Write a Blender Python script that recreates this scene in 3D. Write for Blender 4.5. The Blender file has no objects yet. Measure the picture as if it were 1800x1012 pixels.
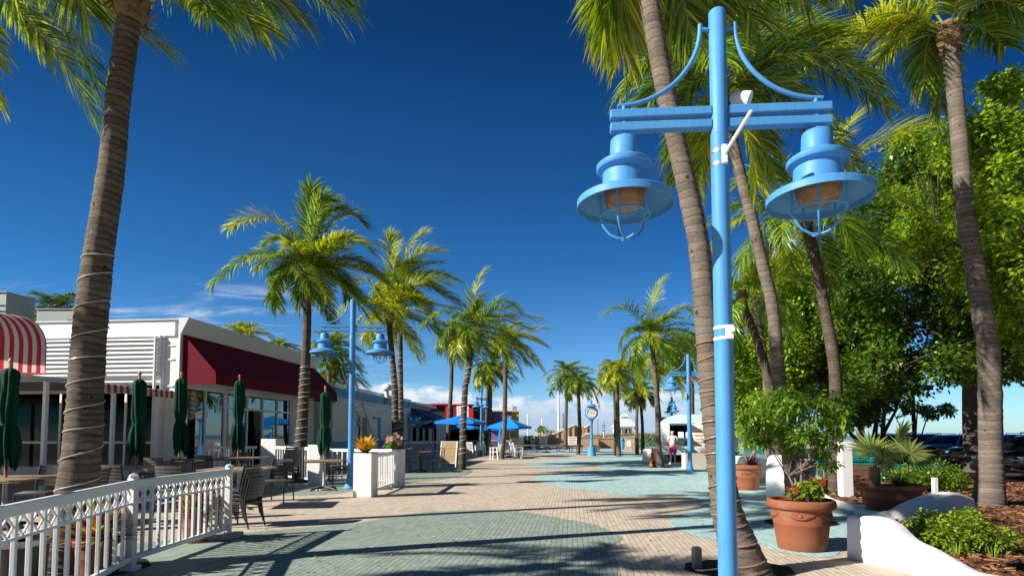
import bpy, bmesh, math, random
import numpy as np
from mathutils import Vector, Matrix
R = math.radians
sc = bpy.context.scene
COL = sc.collection

# ---------------------------------------------------------------- camera
EYE, FPX, PITCH = 1.37, 1000.0, R(3.0)
PCY = 712.0                                   # optical axis row in the 1800 x 1012 photograph
cd = bpy.data.cameras.new('camera'); cam = bpy.data.objects.new('camera', cd); COL.objects.link(cam)
cd.sensor_width = 36.0; cd.lens = 36.0 * FPX / 1800.0; cd.shift_y = (PCY - 506.0) / 1800.0
cd.clip_start = 0.05; cd.clip_end = 9000.0
cam.location = (0, 0, EYE); cam.rotation_euler = (R(90) + PITCH, 0, 0)
sc.camera = cam

# ---------------------------------------------------------------- sun, sky, exposure
SUN_TO = Vector((-0.93, -0.37, 0)).normalized()
SUN_EL = R(31)
sd = bpy.data.lights.new('sun', 'SUN'); sun = bpy.data.objects.new('sun', sd); COL.objects.link(sun)
sd.energy = 4.6; sd.angle = R(0.5); sd.color = (1.0, 0.94, 0.86)
sv = Vector((SUN_TO.x * math.cos(SUN_EL), SUN_TO.y * math.cos(SUN_EL), math.sin(SUN_EL)))
sun.rotation_euler = sv.to_track_quat('Z', 'Y').to_euler()
sun.location = sv * 60
sc.view_settings.view_transform = 'Standard'; sc.view_settings.look = 'None'
sc.view_settings.exposure = 0.92; sc.view_settings.gamma = 1.0

class G:                                       # tiny node-graph writer
    def __init__(s, tree): s.t = tree; s.x = 0
    def __call__(s, typ, *ins, **kw):
        n = s.t.nodes.new(typ); s.x += 40; n.location = (s.x, 0)
        names = kw.pop('I', {})
        for k, v in kw.items(): setattr(n, k, v)
        for i, v in enumerate(ins): s.put(n.inputs[i], v)
        for k, v in names.items(): s.put(n.inputs[k], v)
        return n
    def put(s, sock, v):
        if v is None: return
        if hasattr(v, 'is_output'): s.t.links.new(v, sock)
        elif hasattr(v, 'outputs'): s.t.links.new(v.outputs[0], sock)
        else:
            if sock.type == 'RGBA' and not hasattr(v, '__len__'): v = (v, v, v, 1)
            if sock.type == 'RGBA' and len(v) == 3: v = (*v, 1)
            sock.default_value = v
    def m(s, op, a, b=None, c=None, clamp=False):
        n = s.t.nodes.new('ShaderNodeMath'); n.operation = op; n.use_clamp = clamp
        for i, v in enumerate((a, b, c)): s.put(n.inputs[i], v)
        return n.outputs[0]
    def mix(s, f, a, b, blend='MIX'):
        n = s.t.nodes.new('ShaderNodeMix'); n.data_type = 'RGBA'; n.blend_type = blend
        s.put(n.inputs[0], f); s.put(n.inputs[6], a); s.put(n.inputs[7], b)
        return n.outputs[2]
    def ramp(s, f, stops):
        n = s.t.nodes.new('ShaderNodeValToRGB'); s.put(n.inputs[0], f)
        el = n.color_ramp.elements
        while len(el) < len(stops): el.new(0.5)
        for e, (p, c) in zip(el, stops):
            e.position = p; e.color = (c, c, c, 1) if not hasattr(c, '__len__') else (*c[:3], 1)
        return n.outputs[0]
    def step(s, v, a, b):                      # smooth 0..1 between a and b
        n = s.t.nodes.new('ShaderNodeMapRange'); n.interpolation_type = 'SMOOTHSTEP'
        s.put(n.inputs[0], v); s.put(n.inputs[1], a); s.put(n.inputs[2], b)
        return n.outputs[0]

w = bpy.data.worlds.new('World'); sc.world = w; w.use_nodes = True
g = G(w.node_tree); w.node_tree.nodes.clear()
sky = g('ShaderNodeTexSky', sky_type='NISHITA', sun_disc=False)
sky.sun_elevation = SUN_EL
sky.sun_rotation = math.atan2(SUN_TO.x, SUN_TO.y)
sky.altitude = 0; sky.air_density = 1.0; sky.dust_density = 0.35; sky.ozone_density = 3.0
hs = g('ShaderNodeHueSaturation', 0.5, 1.10, 1.0, 1.0, sky.outputs[0])
tc = g('ShaderNodeTexCoord')
sep = g('ShaderNodeSeparateXYZ', tc.outputs['Generated'])
dx, dy, dz = sep.outputs
az = g.m('DIVIDE', dx, g.m('MAXIMUM', dy, 0.05))          # tangent of the bearing from straight down the street
el = g.m('DIVIDE', dz, g.m('MAXIMUM', dy, 0.05))          # tangent of the height above the horizon
# polarised deep blue: darker away from the horizon, as the photograph's polariser leaves it
pol = g.ramp(el, [(0.0, (0.54, 0.80, 1.08)), (0.10, (0.40, 0.67, 0.94)), (0.30, (0.16, 0.47, 0.73)), (0.75, (0.05, 0.24, 0.42)), (1.0, (0.04, 0.20, 0.36))])
skyc = g.mix(1.0, hs.outputs[0], pol, 'MULTIPLY')
# the polariser bites hardest to the right, square to the sun
skyc = g.mix(g.m('MULTIPLY', g.step(az, -0.3, 1.0), g.step(el, 0.05, 0.5)), skyc, g.mix(1.0, skyc, (0.52, 0.68, 0.80), 'MULTIPLY'))
cv = g('ShaderNodeCombineXYZ', az, el, 0.0)
def cn(sx, sy, scale, det, rough, dist=0.0, off=(0, 0, 0)):
    mp = g('ShaderNodeMapping', cv, off, (0, 0, 0), (sx, sy, 1))
    return g('ShaderNodeTexNoise', I={'Vector': mp, 'Scale': scale, 'Detail': det, 'Roughness': rough, 'Distortion': dist}).outputs[0]
# low bank of cloud over the sea
n1 = cn(1, 2.6, 7.0, 7, 0.55, 0.3, (3.1, 0.4, 0))
n1b = cn(1, 2.0, 22.0, 6, 0.6, 0.2, (1.1, 0.9, 0))
top = g.m('ADD', 0.088, g.m('MULTIPLY', g.m('SUBTRACT', n1, 0.5), 0.14))
band = g.m('MULTIPLY', g.step(g.m('SUBTRACT', top, el), 0.0, 0.022), 1.0)
azm = g.m('MULTIPLY', g.step(az, -0.36, -0.20), g.m('SUBTRACT', 1.0, g.step(az, 0.26, 0.48)))
bank = g.m('MULTIPLY', g.m('MULTIPLY', band, azm), g.step(n1b, 0.30, 0.52))
lit = g.step(g.m('SUBTRACT', el, g.m('MULTIPLY', top, 0.35)), -0.012, 0.05)
bankc = g.mix(g.m('MULTIPLY', lit, g.step(n1b, 0.25, 0.65)), (3.2, 4.1, 5.4), (6.9, 6.9, 7.0))
skyc = g.mix(g.m('MULTIPLY', bank, 0.9), skyc, bankc)
# thin streaks over the left roofs
n2 = cn(1.0, 6.5, 4.5, 8, 0.62, 0.8, (0.2, 1.3, 0))
cir = g.m('MULTIPLY', g.step(n2, 0.50, 0.76), g.m('MULTIPLY', g.step(el, 0.0, 0.1), g.m('SUBTRACT', 1.0, g.step(el, 0.20, 0.30))))
cir = g.m('MULTIPLY', cir, g.m('SUBTRACT', 1.0, g.step(az, -0.42, -0.1)))
skyc = g.mix(g.m('MULTIPLY', cir, 0.75), skyc, (6.6, 7.0, 7.6))
bg = g('ShaderNodeBackground', skyc, 0.08)
out = g('ShaderNodeOutputWorld', bg)

# ---------------------------------------------------------------- picture -> place
_F = Vector((0, math.cos(PITCH), math.sin(PITCH))); _U = Vector((0, -math.sin(PITCH), math.cos(PITCH)))
def ray(px, py):
    return Vector((1, 0, 0)) * ((px - 900) / FPX) + _U * ((PCY - py) / FPX) + _F
def gr(px, py, z=0.0):                         # the spot on the ground (or at height z)
    r = ray(px, py); t = (z - EYE) / r.z
    return Vector((r.x * t, r.y * t, z))
def at(px, py, d):                             # the spot at distance d down the street
    r = ray(px, py); t = d / r.y
    return Vector((r.x * t, d, EYE + r.z * t))
def proj(x, y, z):                             # the pixel where a spot appears
    v = Vector((x, y, z - EYE)); f = v.dot(_F)
    return (900 + FPX * v.x / f, PCY - FPX * v.dot(_U) / f)
def dep(py): return gr(900, py).y
UD = Vector((0.1045, 0.9945, 0)); VD = Vector((0.9945, -0.1045, 0)); SA = math.atan2(-0.1045, 0.9945)   # along / across the street

def lin(h):
    h = h.lstrip('#'); o = []
    for i in (0, 2, 4):
        c = int(h[i:i + 2], 16) / 255
        o.append(c / 12.92 if c <= 0.04045 else ((c + 0.055) / 1.055) ** 2.4)
    return tuple(o)

# ---------------------------------------------------------------- mesh builder and tagging
class MB:
    def __init__(s): s.v = []; s.f = []; s.k = []
    def add(s, vs, fs, k=0):
        o = len(s.v); s.v.extend([tuple(v) for v in vs]); s.f.extend([tuple(i + o for i in f) for f in fs]); s.k.extend([k] * len(fs)); return s
    def box(s, c, d, rz=0.0, mtx=None, k=0, taper=1.0):
        x, y, z = d[0] / 2, d[1] / 2, d[2] / 2
        vs = [Vector((sx * x * (taper if sz > 0 else 1), sy * y * (taper if sz > 0 else 1), sz * z)) for sz in (-1, 1) for sx, sy in ((-1, -1), (1, -1), (1, 1), (-1, 1))]
        mt = mtx if mtx is not None else Matrix.Rotation(rz, 3, 'Z')
        vs = [mt @ v + Vector(c) for v in vs]
        return s.add(vs, [(3, 2, 1, 0), (4, 5, 6, 7), (0, 1, 5, 4), (1, 2, 6, 5), (2, 3, 7, 6), (3, 0, 4, 7)], k)
    def bar(s, p0, p1, wd, th, up=(0, 0, 1), k=0):            # a rectangular bar between two points
        p0, p1 = Vector(p0), Vector(p1); d = p1 - p0; t = d.normalized(); up = Vector(up)
        if abs(t.dot(up)) > 0.98: up = Vector((0, 1, 0))
        a = t.cross(up).normalized(); b = a.cross(t).normalized()
        mt = Matrix((a, t, b)).transposed()
        return s.box((p0 + p1) / 2, (wd, d.length, th), mtx=mt, k=k)
    def tube(s, pts, rad, n=8, cap=True, k=0):
        pts = [Vector(p) for p in pts]; m = len(pts)
        if not hasattr(rad, '__len__'): rad = [rad] * m
        ref = None; vs = []
        for i, p in enumerate(pts):
            t = (pts[min(i + 1, m - 1)] - pts[max(i - 1, 0)]).normalized()
            if ref is None: ref = Vector((1, 0, 0)) if abs(t.x) < 0.8 else Vector((0, 1, 0))
            a = (ref - t * ref.dot(t)).normalized(); b = t.cross(a); ref = a
            for j in range(n):
                q = 2 * math.pi * j / n
                vs.append(p + (a * math.cos(q) + b * math.sin(q)) * rad[i])
        fs = [(i * n + j, i * n + (j + 1) % n, (i + 1) * n + (j + 1) % n, (i + 1) * n + j) for i in range(m - 1) for j in range(n)]
        if cap: fs += [tuple(reversed(range(n))), tuple(range((m - 1) * n, m * n))]
        return s.add(vs, fs, k)
    def cyl(s, p0, p1, r0, r1=None, n=12, cap=True, k=0):
        return s.tube([p0, p1], [r0, r0 if r1 is None else r1], n, cap, k)
    def lathe(s, prof, n=24, o=(0, 0, 0), k=0, sq=(1, 1), cap=True):
        vs = [(o[0] + r * math.cos(2 * math.pi * j / n) * sq[0], o[1] + r * math.sin(2 * math.pi * j / n) * sq[1], o[2] + z) for r, z in prof for j in range(n)]
        m = len(prof)
        fs = [(i * n + j, i * n + (j + 1) % n, (i + 1) * n + (j + 1) % n, (i + 1) * n + j) for i in range(m - 1) for j in range(n)]
        if cap:
            if prof[0][0] > 1e-4: fs.append(tuple(reversed(range(n))))
            if prof[-1][0] > 1e-4: fs.append(tuple(range((m - 1) * n, m * n)))
        return s.add(vs, fs, k)
    def ext(s, poly, vec, k=0):                               # a flat outline pushed along a vector
        n = len(poly); vec = Vector(vec); p = [Vector(q) for q in poly]
        return s.add(p + [q + vec for q in p], [tuple(range(n))[::-1], tuple(range(n, 2 * n))] + [(i, (i + 1) % n, n + (i + 1) % n, n + i) for i in range(n)], k)
    def quad(s, *p, k=0): return s.add(p, [tuple(range(len(p)))], k)
    def build(s, name, mats, parent=None, smooth=35, bevel=0.0, off=None, fix=True, seg=2):
        me = bpy.data.meshes.new(name)
        v = np.array(s.v, dtype=np.float64).reshape(-1, 3)
        if off is not None: v = v - np.array(off)
        elif parent is not None and parent.get('_w'): v = v - np.array(parent.location)
        me.from_pydata(v.tolist(), [], s.f)
        if not isinstance(mats, (list, tuple)): mats = [mats]
        for m in mats: me.materials.append(m)
        if len(mats) > 1: me.polygons.foreach_set('material_index', s.k)
        if fix:
            bm = bmesh.new(); bm.from_mesh(me); bmesh.ops.recalc_face_normals(bm, faces=bm.faces); bm.to_mesh(me); bm.free()
        if smooth:
            me.polygons.foreach_set('use_smooth', [True] * len(me.polygons))
            me.set_sharp_from_angle(angle=R(smooth))
        me.update()
        ob = bpy.data.objects.new(name, me); COL.objects.link(ob)
        if parent is not None: ob.parent = parent
        if bevel:
            bv = ob.modifiers.new('bevel', 'BEVEL'); bv.width = bevel; bv.segments = seg; bv.limit_method = 'ANGLE'; bv.angle_limit = R(40)
        return ob

def tag(o, label, cat, group=None, kind=None):
    o['label'] = label; o['category'] = cat
    if group: o['group'] = group
    if kind: o['kind'] = kind
    return o
def thing(name, label, cat, loc=(0, 0, 0), rz=0.0, group=None, world=False):
    o = bpy.data.objects.new(name, None); COL.objects.link(o); o.location = loc; o.rotation_euler = (0, 0, rz); o.empty_display_size = 0.1
    if world: o['_w'] = 1
    return tag(o, label, cat, group)
def struct(o, label, cat): o['kind'] = 'structure'; o['label'] = label; o['category'] = cat; return o
def centre(o):                                  # move a single-mesh thing's origin to its base
    me = o.data; v = np.zeros(len(me.vertices) * 3); me.vertices.foreach_get('co', v); v = v.reshape(-1, 3)
    c = np.array([(v[:, 0].min() + v[:, 0].max()) / 2, (v[:, 1].min() + v[:, 1].max()) / 2, v[:, 2].min()])
    me.vertices.foreach_set('co', (v - c).ravel()); me.update(); o.location = tuple(c); return o
KIDS = {}
def dup(root, loc, rz=0.0, label=None, scale=None, group=None):
    c = root.copy(); COL.objects.link(c); c.location = loc; c.rotation_euler = (0, 0, rz)
    if scale: c.scale = (scale,) * 3
    if label: c['label'] = label
    if group: c['group'] = group
    for ch in [o for o in root.children]:
        d = ch.copy(); COL.objects.link(d); d.parent = c
        for gch in [o for o in ch.children]:
            e = gch.copy(); COL.objects.link(e); e.parent = d
    return c

# ---------------------------------------------------------------- materials
MATS = {}
def newmat(name):
    m = bpy.data.materials.new(name); m.use_nodes = True; m.node_tree.nodes.clear(); return m, G(m.node_tree)
def finish(m, g, sh): g('ShaderNodeOutputMaterial', sh); return m
def pbsdf(g, col, rough=0.6, metal=0.0, normal=None, spec=0.5, **kw):
    I = {'Base Color': col, 'Roughness': rough, 'Metallic': metal, 'Specular IOR Level': spec}
    if normal is not None: I['Normal'] = normal
    I.update(kw); return g('ShaderNodeBsdfPrincipled', I=I)
def surf(name, col, rough=0.6, var=0.12, scale=6.0, bump=0.0, bscale=60.0, metal=0.0, dirt=0.0, dcol=(0.10, 0.085, 0.07), spec=0.5, rvar=0.15, coat=0.0):
    """paint, plaster, wood, metal ... : a base colour with patchy wear, scattered grime and a fine surface grain"""
    if name in MATS: return MATS[name]
    if isinstance(col, str): col = lin(col)
    m, g = newmat(name)
    tc = g('ShaderNodeTexCoord'); P = tc.outputs['Object']
    n = g('ShaderNodeTexNoise', I={'Vector': P, 'Scale': scale, 'Detail': 6.0, 'Roughness': 0.6})
    c = g.mix(n.outputs[0], tuple(x * (1 - var) for x in col), tuple(min(1, x * (1 + var)) for x in col))
    if dirt:
        n2 = g('ShaderNodeTexNoise', I={'Vector': P, 'Scale': scale * 0.7, 'Detail': 9.0, 'Roughness': 0.7})
        c = g.mix(g.m('MULTIPLY', g.step(n2.outputs[0], 0.50, 0.72), dirt), c, dcol)
    ro = g.m('ADD', rough - rvar / 2, g.m('MULTIPLY', n.outputs[0], rvar), clamp=True)
    nor = None
    if bump:
        n3 = g('ShaderNodeTexNoise', I={'Vector': P, 'Scale': bscale, 'Detail': 5.0, 'Roughness': 0.65})
        nor = g('ShaderNodeBump', I={'Strength': bump, 'Distance': 0.01, 'Height': n3.outputs[0]}).outputs[0]
    kw = {'Coat Weight': coat, 'Coat Roughness': 0.08} if coat else {}
    MATS[name] = finish(m, g, pbsdf(g, c, ro, metal, nor, spec, **kw)); return m
def leafmat(name, stops, trans, rough=0.42, tw=0.38, spec=0.45):
    """thin leaves: every leaf gets its own tint, light passes through"""
    if name in MATS: return MATS[name]
    m, g = newmat(name)
    geo = g('ShaderNodeNewGeometry')
    c = g.ramp(geo.outputs['Random Per Island'], stops)
    p = pbsdf(g, c, rough, spec=spec)
    t = g('ShaderNodeBsdfTranslucent', g.mix(1.0, c, trans, 'MULTIPLY'))
    MATS[name] = finish(m, g, g('ShaderNodeMixShader', tw, p, t)); return m
def trunkmat(name, c0, c1, ring=14.0, lich=0.3):
    if name in MATS: return MATS[name]
    m, g = newmat(name)
    tc = g('ShaderNodeTexCoord'); P = tc.outputs['Object']
    wob = g('ShaderNodeTexNoise', I={'Vector': P, 'Scale': 3.0, 'Detail': 4.0})
    s = g('ShaderNodeSeparateXYZ', P)
    zz = g.m('ADD', g.m('MULTIPLY', s.outputs[2], ring), g.m('MULTIPLY', wob.outputs[0], 1.6))
    fr = g.m('FRACT', zz); rid = g.m('FLOOR', zz)
    wn = g('ShaderNodeTexWhiteNoise', noise_dimensions='1D', I={'W': rid}).outputs[0]
    mp = g('ShaderNodeMapping', P, (0, 0, 0), (0, 0, 0), (1, 1, 6))
    fib = g('ShaderNodeTexNoise', I={'Vector': mp, 'Scale': 14.0, 'Detail': 8.0, 'Roughness': 0.7})
    mpv = g('ShaderNodeMapping', P, (0, 0, 0), (0, 0, 0), (1, 1, .12))
    vert = g('ShaderNodeTexNoise', I={'Vector': mpv, 'Scale': 55.0, 'Detail': 5.0, 'Roughness': 0.7})
    c = g.mix(fib.outputs[0], c0, c1)
    c = g.mix(g.m('MULTIPLY', g.step(fr, 0.74, 0.97), 0.62), c, tuple(x * 0.28 for x in c0))
    c = g.mix(g.m('MULTIPLY', wn, 0.55), c, tuple(x * 0.45 for x in c0))
    blot = g('ShaderNodeTexNoise', I={'Vector': P, 'Scale': 1.7, 'Detail': 7.0, 'Roughness': 0.7})
    c = g.mix(g.m('MULTIPLY', g.step(blot.outputs[0], 0.45, 0.7), 0.45), c, tuple(x * 0.5 for x in c0))
    l = g('ShaderNodeTexNoise', I={'Vector': P, 'Scale': 4.5, 'Detail': 8.0, 'Roughness': 0.72})
    c = g.mix(g.m('MULTIPLY', g.step(l.outputs[0], 0.52, 0.70), lich), c, (0.33, 0.30, 0.26))
    vo = g('ShaderNodeTexVoronoi', I={'Vector': P, 'Scale': 6.0})
    c = g.mix(g.m('MULTIPLY', g.m('SUBTRACT', 1.0, g.step(vo.outputs[0], 0.10, 0.15)), 0.9), c, (0.02, 0.016, 0.012))
    h = g.m('ADD', g.m('MULTIPLY', g.m('SUBTRACT', 1.0, g.step(fr, 0.6, 1.0)), 0.8), g.m('ADD', g.m('MULTIPLY', fib.outputs[0], 0.9), g.m('MULTIPLY', vert.outputs[0], 0.5)))
    b = g('ShaderNodeBump', I={'Strength': 0.9, 'Distance': 0.02, 'Height': h})
    MATS[name] = finish(m, g, pbsdf(g, c, 0.88, normal=b.outputs[0], spec=0.2)); return m

# ---------------------------------------------------------------- coconut palms
GREEN = [(0.0, (0.028, 0.065, 0.009)), (0.40, (0.088, 0.175, 0.013)), (0.75, (0.185, 0.30, 0.018)), (0.93, (0.34, 0.42, 0.03)), (1.0, (0.46, 0.44, 0.07))]
YELLOW = [(0.0, (0.075, 0.125, 0.010)), (0.35, (0.19, 0.275, 0.014)), (0.7, (0.38, 0.43, 0.022)), (0.93, (0.56, 0.53, 0.04)), (1.0, (0.62, 0.50, 0.10))]
DARK = [(0.0, (0.02, 0.042, 0.008)), (0.5, (0.06, 0.11, 0.012)), (0.9, (0.14, 0.20, 0.02)), (1.0, (0.28, 0.27, 0.04))]
DRY = [(0.0, (0.16, 0.10, 0.045)), (0.6, (0.30, 0.21, 0.10)), (1.0, (0.42, 0.34, 0.18))]
TR = (2.3, 2.1, 1.0)
m_fr = leafmat('palm_leaf_green', GREEN, TR, 0.34, tw=.36); m_fy = leafmat('palm_leaf_yellow', YELLOW, TR, 0.34, tw=.36); m_fd = leafmat('palm_leaf_deep', DARK, TR, 0.34, tw=.36)
m_dry = leafmat('palm_leaf_dry', DRY, (1.4, 1.3, 1.0), 0.7, 0.25, 0.2)
m_rach = surf('frond_stem', (0.24, 0.24, 0.05), 0.45, 0.3)
m_boot = surf('palm_fibre', (0.17, 0.105, 0.055), 0.9, 0.5, 9.0, 0.8, 40.0)
m_tr = trunkmat('palm_trunk_grey', (0.115, 0.09, 0.068), (0.225, 0.182, 0.14))
m_tb = trunkmat('palm_trunk_brown', (0.075, 0.055, 0.040), (0.18, 0.135, 0.10), 13.0, 0.18)
m_tp = trunkmat('palm_trunk_pale', (0.15, 0.12, 0.092), (0.265, 0.218, 0.172), 11.0, 0.25)

def bez(a, b, c, t): return a * (1 - t) ** 2 + b * 2 * t * (1 - t) + c * t * t
def add_frond(mb, mr, P0, P1, P2, rng, nl=44, lmax=None, wl=0.034, t0=0.16, wind=(0.35, 0.1, 0), droop=0.55, rs=0.020, ragged=0.0):
    L = ((P1 - P0).length + (P2 - P1).length + (P2 - P0).length) * 0.5
    nl = int(nl * 1.75); wl *= 0.88
    lmax = (lmax or L * 0.285) * 1.08
    pts = [bez(P0, P1, P2, i / 11) for i in range(12)]
    mr.tube(pts, [rs * (1.25 - 1.1 * i / 11) for i in range(12)], 5)
    W = Vector(wind); Z = Vector((0, 0, -1))
    for sgn in (-1, 1):
        for i in range(nl):
            u = (i + rng.uniform(0.1, 0.9)) / nl
            if ragged and rng.random() < ragged: continue
            t = t0 + (1 - t0) * u
            p = bez(P0, P1, P2, t); T = ((P1 - P0) * (1 - t) + (P2 - P1) * t).normalized()
            S = T.cross(Vector((0, 0, 1)))
            if S.length < 0.15: S = T.cross(Vector((0.3, -1, 0)))
            S.normalize(); N = S.cross(T).normalized()
            ln = lmax * (0.48 + 0.56 * math.sin(math.pi * min(1.0, 0.14 + u * 0.72))) * rng.uniform(0.82, 1.12) * 1.0
            al = R(66 - 40 * u + rng.uniform(-12, 12))
            D = (T * math.cos(al) + S * sgn * math.sin(al) + N * rng.uniform(-0.05, 0.38)).normalized()
            wv = (D.cross(N) + Vector((rng.uniform(-.5, .5), rng.uniform(-.5, .5), rng.uniform(-.5, .5))) * 0.7).normalized()
            seg = ln / 4; w0 = wl * rng.uniform(0.8, 1.15)
            q = p; vs = []; dr = droop * rng.uniform(0.6, 1.6)
            for k, ww in enumerate((0.55, 1.0, 0.85, 0.5)):
                vs += [q - wv * w0 * ww * 0.5, q + wv * w0 * ww * 0.5]
                q = q + D * seg
                D = (D + Z * dr * (0.30 + 0.16 * k) + W * 0.34 * rng.uniform(0.6, 1.3)).normalized()
                wv = (wv - D * wv.dot(D)).normalized()
            vs.append(q)
            mb.add(vs, [(0, 1, 3, 2), (2, 3, 5, 4), (4, 5, 7, 6), (6, 7, 8)])

PALMS = 'coconut palms along the pedestrian street'
def palm(label, path, crown, d=None, L=3.0, n=16, fr=(), seed=1, nl=40, leaf=None, trunk=None, wind=0.35, rings=False, boot=True, dry=0, lmax=None,
         group=PALMS, e_hi=82, e_lo=-18, hide_az=None, spread=1.0, wl=0.034, dd=0.0, nside=14, bend=78):
    """path: [(px, py, width px)] from the foot up; crown: px of the point the fronds leave; fr: fronds as (control px, tip px, depth offset of the tip)"""
    rng = random.Random(seed)
    leaf = leaf or m_fr; trunk = trunk or m_tr
    if d is None: d = dep(path[0][1])
    foot = at(path[0][0], path[0][1], d); foot.z = 0.0
    rt = thing('coconut_palm', label, 'palm tree', foot, 0, group, world=True)
    pts = [at(x, y, d) for x, y, _ in path]; rad = [wpx * d / FPX / 2 for _, _, wpx in path]
    pts[0].z = -0.05
    C = at(crown[0], crown[1], d); C.y += dd
    pts.append(C - Vector((0, 0, 0.05))); rad.append(rad[-1] * 0.95)
    # smooth the polyline
    sp, sr = [], []
    m = len(pts)
    steps = 10 if not rings else 26
    for i in range(m - 1):
        p0, p1, p2, p3 = pts[max(i - 1, 0)], pts[i], pts[i + 1], pts[min(i + 2, m - 1)]
        for k in range(steps):
            t = k / steps
            sp.append(0.5 * ((2 * p1) + (p2 - p0) * t + (2 * p0 - 5 * p1 + 4 * p2 - p3) * t * t + (3 * p1 - p0 - 3 * p2 + p3) * t ** 3))
            sr.append(rad[i] + (rad[i + 1] - rad[i]) * t)
    sp.append(pts[-1]); sr.append(rad[-1])
    rr = [r * (1 + rng.uniform(-0.032, 0.032) + (rng.uniform(0.0, 0.05) if (rings and rng.random() < 0.35) else 0)) for i, r in enumerate(sr)]
    rr[0] *= 1.12
    tm = MB(); tm.tube(sp, rr, nside); tm.build('trunk', trunk, rt, smooth=60)
    if boot:
        bm_ = MB(); r = rad[-1]; 
        bm_.tube([C + Vector((0, 0, -2.2 * r)), C + Vector((0, 0, -1.2 * r)), C + Vector((0, 0, 0.4 * r)), C + Vector((0, 0, 2.0 * r))], [r * 1.02, r * 1.6, r * 1.7, r * 0.9], 9)
        for k in range(34):
            a = rng.uniform(0, 6.28); z = rng.uniform(-2.6, 1.2) * r
            h = Vector((math.cos(a), math.sin(a), 0)); s = Vector((-h.y, h.x, 0)) * r * rng.uniform(0.2, 0.55)
            p = C + h * r * 1.3 + Vector((0, 0, z)); q = p + h * r * rng.uniform(0.2, 1.3) + Vector((0, 0, r * rng.uniform(-2.0, 1.4)))
            bm_.add([p - s, p + s, q + s * .4, q - s * .4], [(0, 1, 2, 3)])
        bm_.build('crown_fibre', m_boot, rt, smooth=0, fix=False)
    frs = []
    for (cx, cy, tx, ty, dy_) in fr:
        frs.append((C, at(cx, cy, d + dy_ * 0.5), at(tx, ty, d + dy_), leaf if rng.random() < 0.8 else m_fy, 0.28 if ty < crown[1] - 40 else 0.6))
    ga = rng.uniform(0, 6.28); n = int(n * 1.3)
    for k in range(n):
        t = (k + 0.5) / max(n, 1); a = ga + k * 2.39996
        h = Vector((math.cos(a) * spread, math.sin(a) * spread, 0))
        e = R(e_hi + (e_lo - e_hi) * t ** 0.85 + rng.uniform(-8, 8)); LL = L * rng.uniform(0.82, 1.08) * (0.72 + 0.28 * min(1, t * 3))
        P1 = C + (h * math.cos(e) + Vector((0, 0, math.sin(e)))) * LL * 0.5 + Vector((wind, 0.1 * wind, 0)) * LL * 0.10
        e2 = e - R(bend + rng.uniform(-12, 12))
        P2 = P1 + (h * math.cos(e2) + Vector((0, 0, math.sin(e2)))) * LL * 0.52 + Vector((wind, 0.1 * wind, -0.05)) * LL * 0.42
        lm = leaf
        if k >= n - dry: lm = m_dry
        elif rng.random() < 0.16: lm = m_fy
        frs.append((C + h * rad[-1] * 0.8 * math.cos(e), P1, P2, lm, 0.22 + 0.5 * t))
    for (A, B, Cc, lm, dro) in frs:
        mb, mr = MB(), MB()
        add_frond(mb, mr, Vector(A), Vector(B), Vector(Cc), rng, nl, lmax, wl, droop=dro, wind=(wind, 0.1 * wind, 0), rs=max(0.016, rad[-1] * 0.14), ragged=0.0 if lm is not m_dry else 0.3)
        mb.k = [0] * len(mb.f); o = len(mb.v); mb.v += mr.v; mb.f += [tuple(i + o for i in f) for f in mr.f]; mb.k += [1] * len(mr.f)
        mb.build('frond', [lm, m_rach], rt, smooth=0, fix=False)
    rt['_sp'] = 0
    PATHS[label] = (sp, sr, rt)
    return rt
PATHS = {}
m_rope = surf('rope_light_clear', (0.46, 0.46, 0.44), 0.3, 0.05)
m_ropeb = surf('rope_light_brown', (0.30, 0.17, 0.10), 0.4, 0.1)
ROPES = 'rope lights wound round palm trunks'
def rope(palm_label, label, z0, z1, turns, r=0.010, mat=None, seed=3, phase=0.0):
    sp, sr, _ = PATHS[palm_label]; rng = random.Random(seed)
    zs = [p.z for p in sp]; nst = int(turns * 18); pts = []
    jit = [rng.uniform(-0.5, 0.5) for _ in range(int(turns) + 3)]
    for i in range(nst + 1):
        u = i / nst; tz = u * turns; k = int(tz); f = tz - k
        z = z0 + (z1 - z0) * (tz + (jit[k] * (1 - f) + jit[k + 1] * f) * 0.8) / turns
        j = min(range(len(zs)), key=lambda q: abs(zs[q] - z)); p = sp[j]
        if 0 < j < len(zs) - 1:
            q = j + 1 if zs[j] < z else j - 1
            den = zs[q] - zs[j]; f2 = (z - zs[j]) / den if abs(den) > 1e-6 else 0; p = sp[j] * (1 - f2) + sp[q] * f2
        a = phase + 2 * math.pi * u * turns
        pts.append(Vector((p.x + math.cos(a) * (sr[j] * 1.03 + r * .6), p.y + math.sin(a) * (sr[j] * 1.03 + r * .6), z)))
    o = MB().tube(pts, r, 5).build('rope_light', mat or m_rope, None)
    tag(centre(o), label, 'rope light', ROPES); return o

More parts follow.
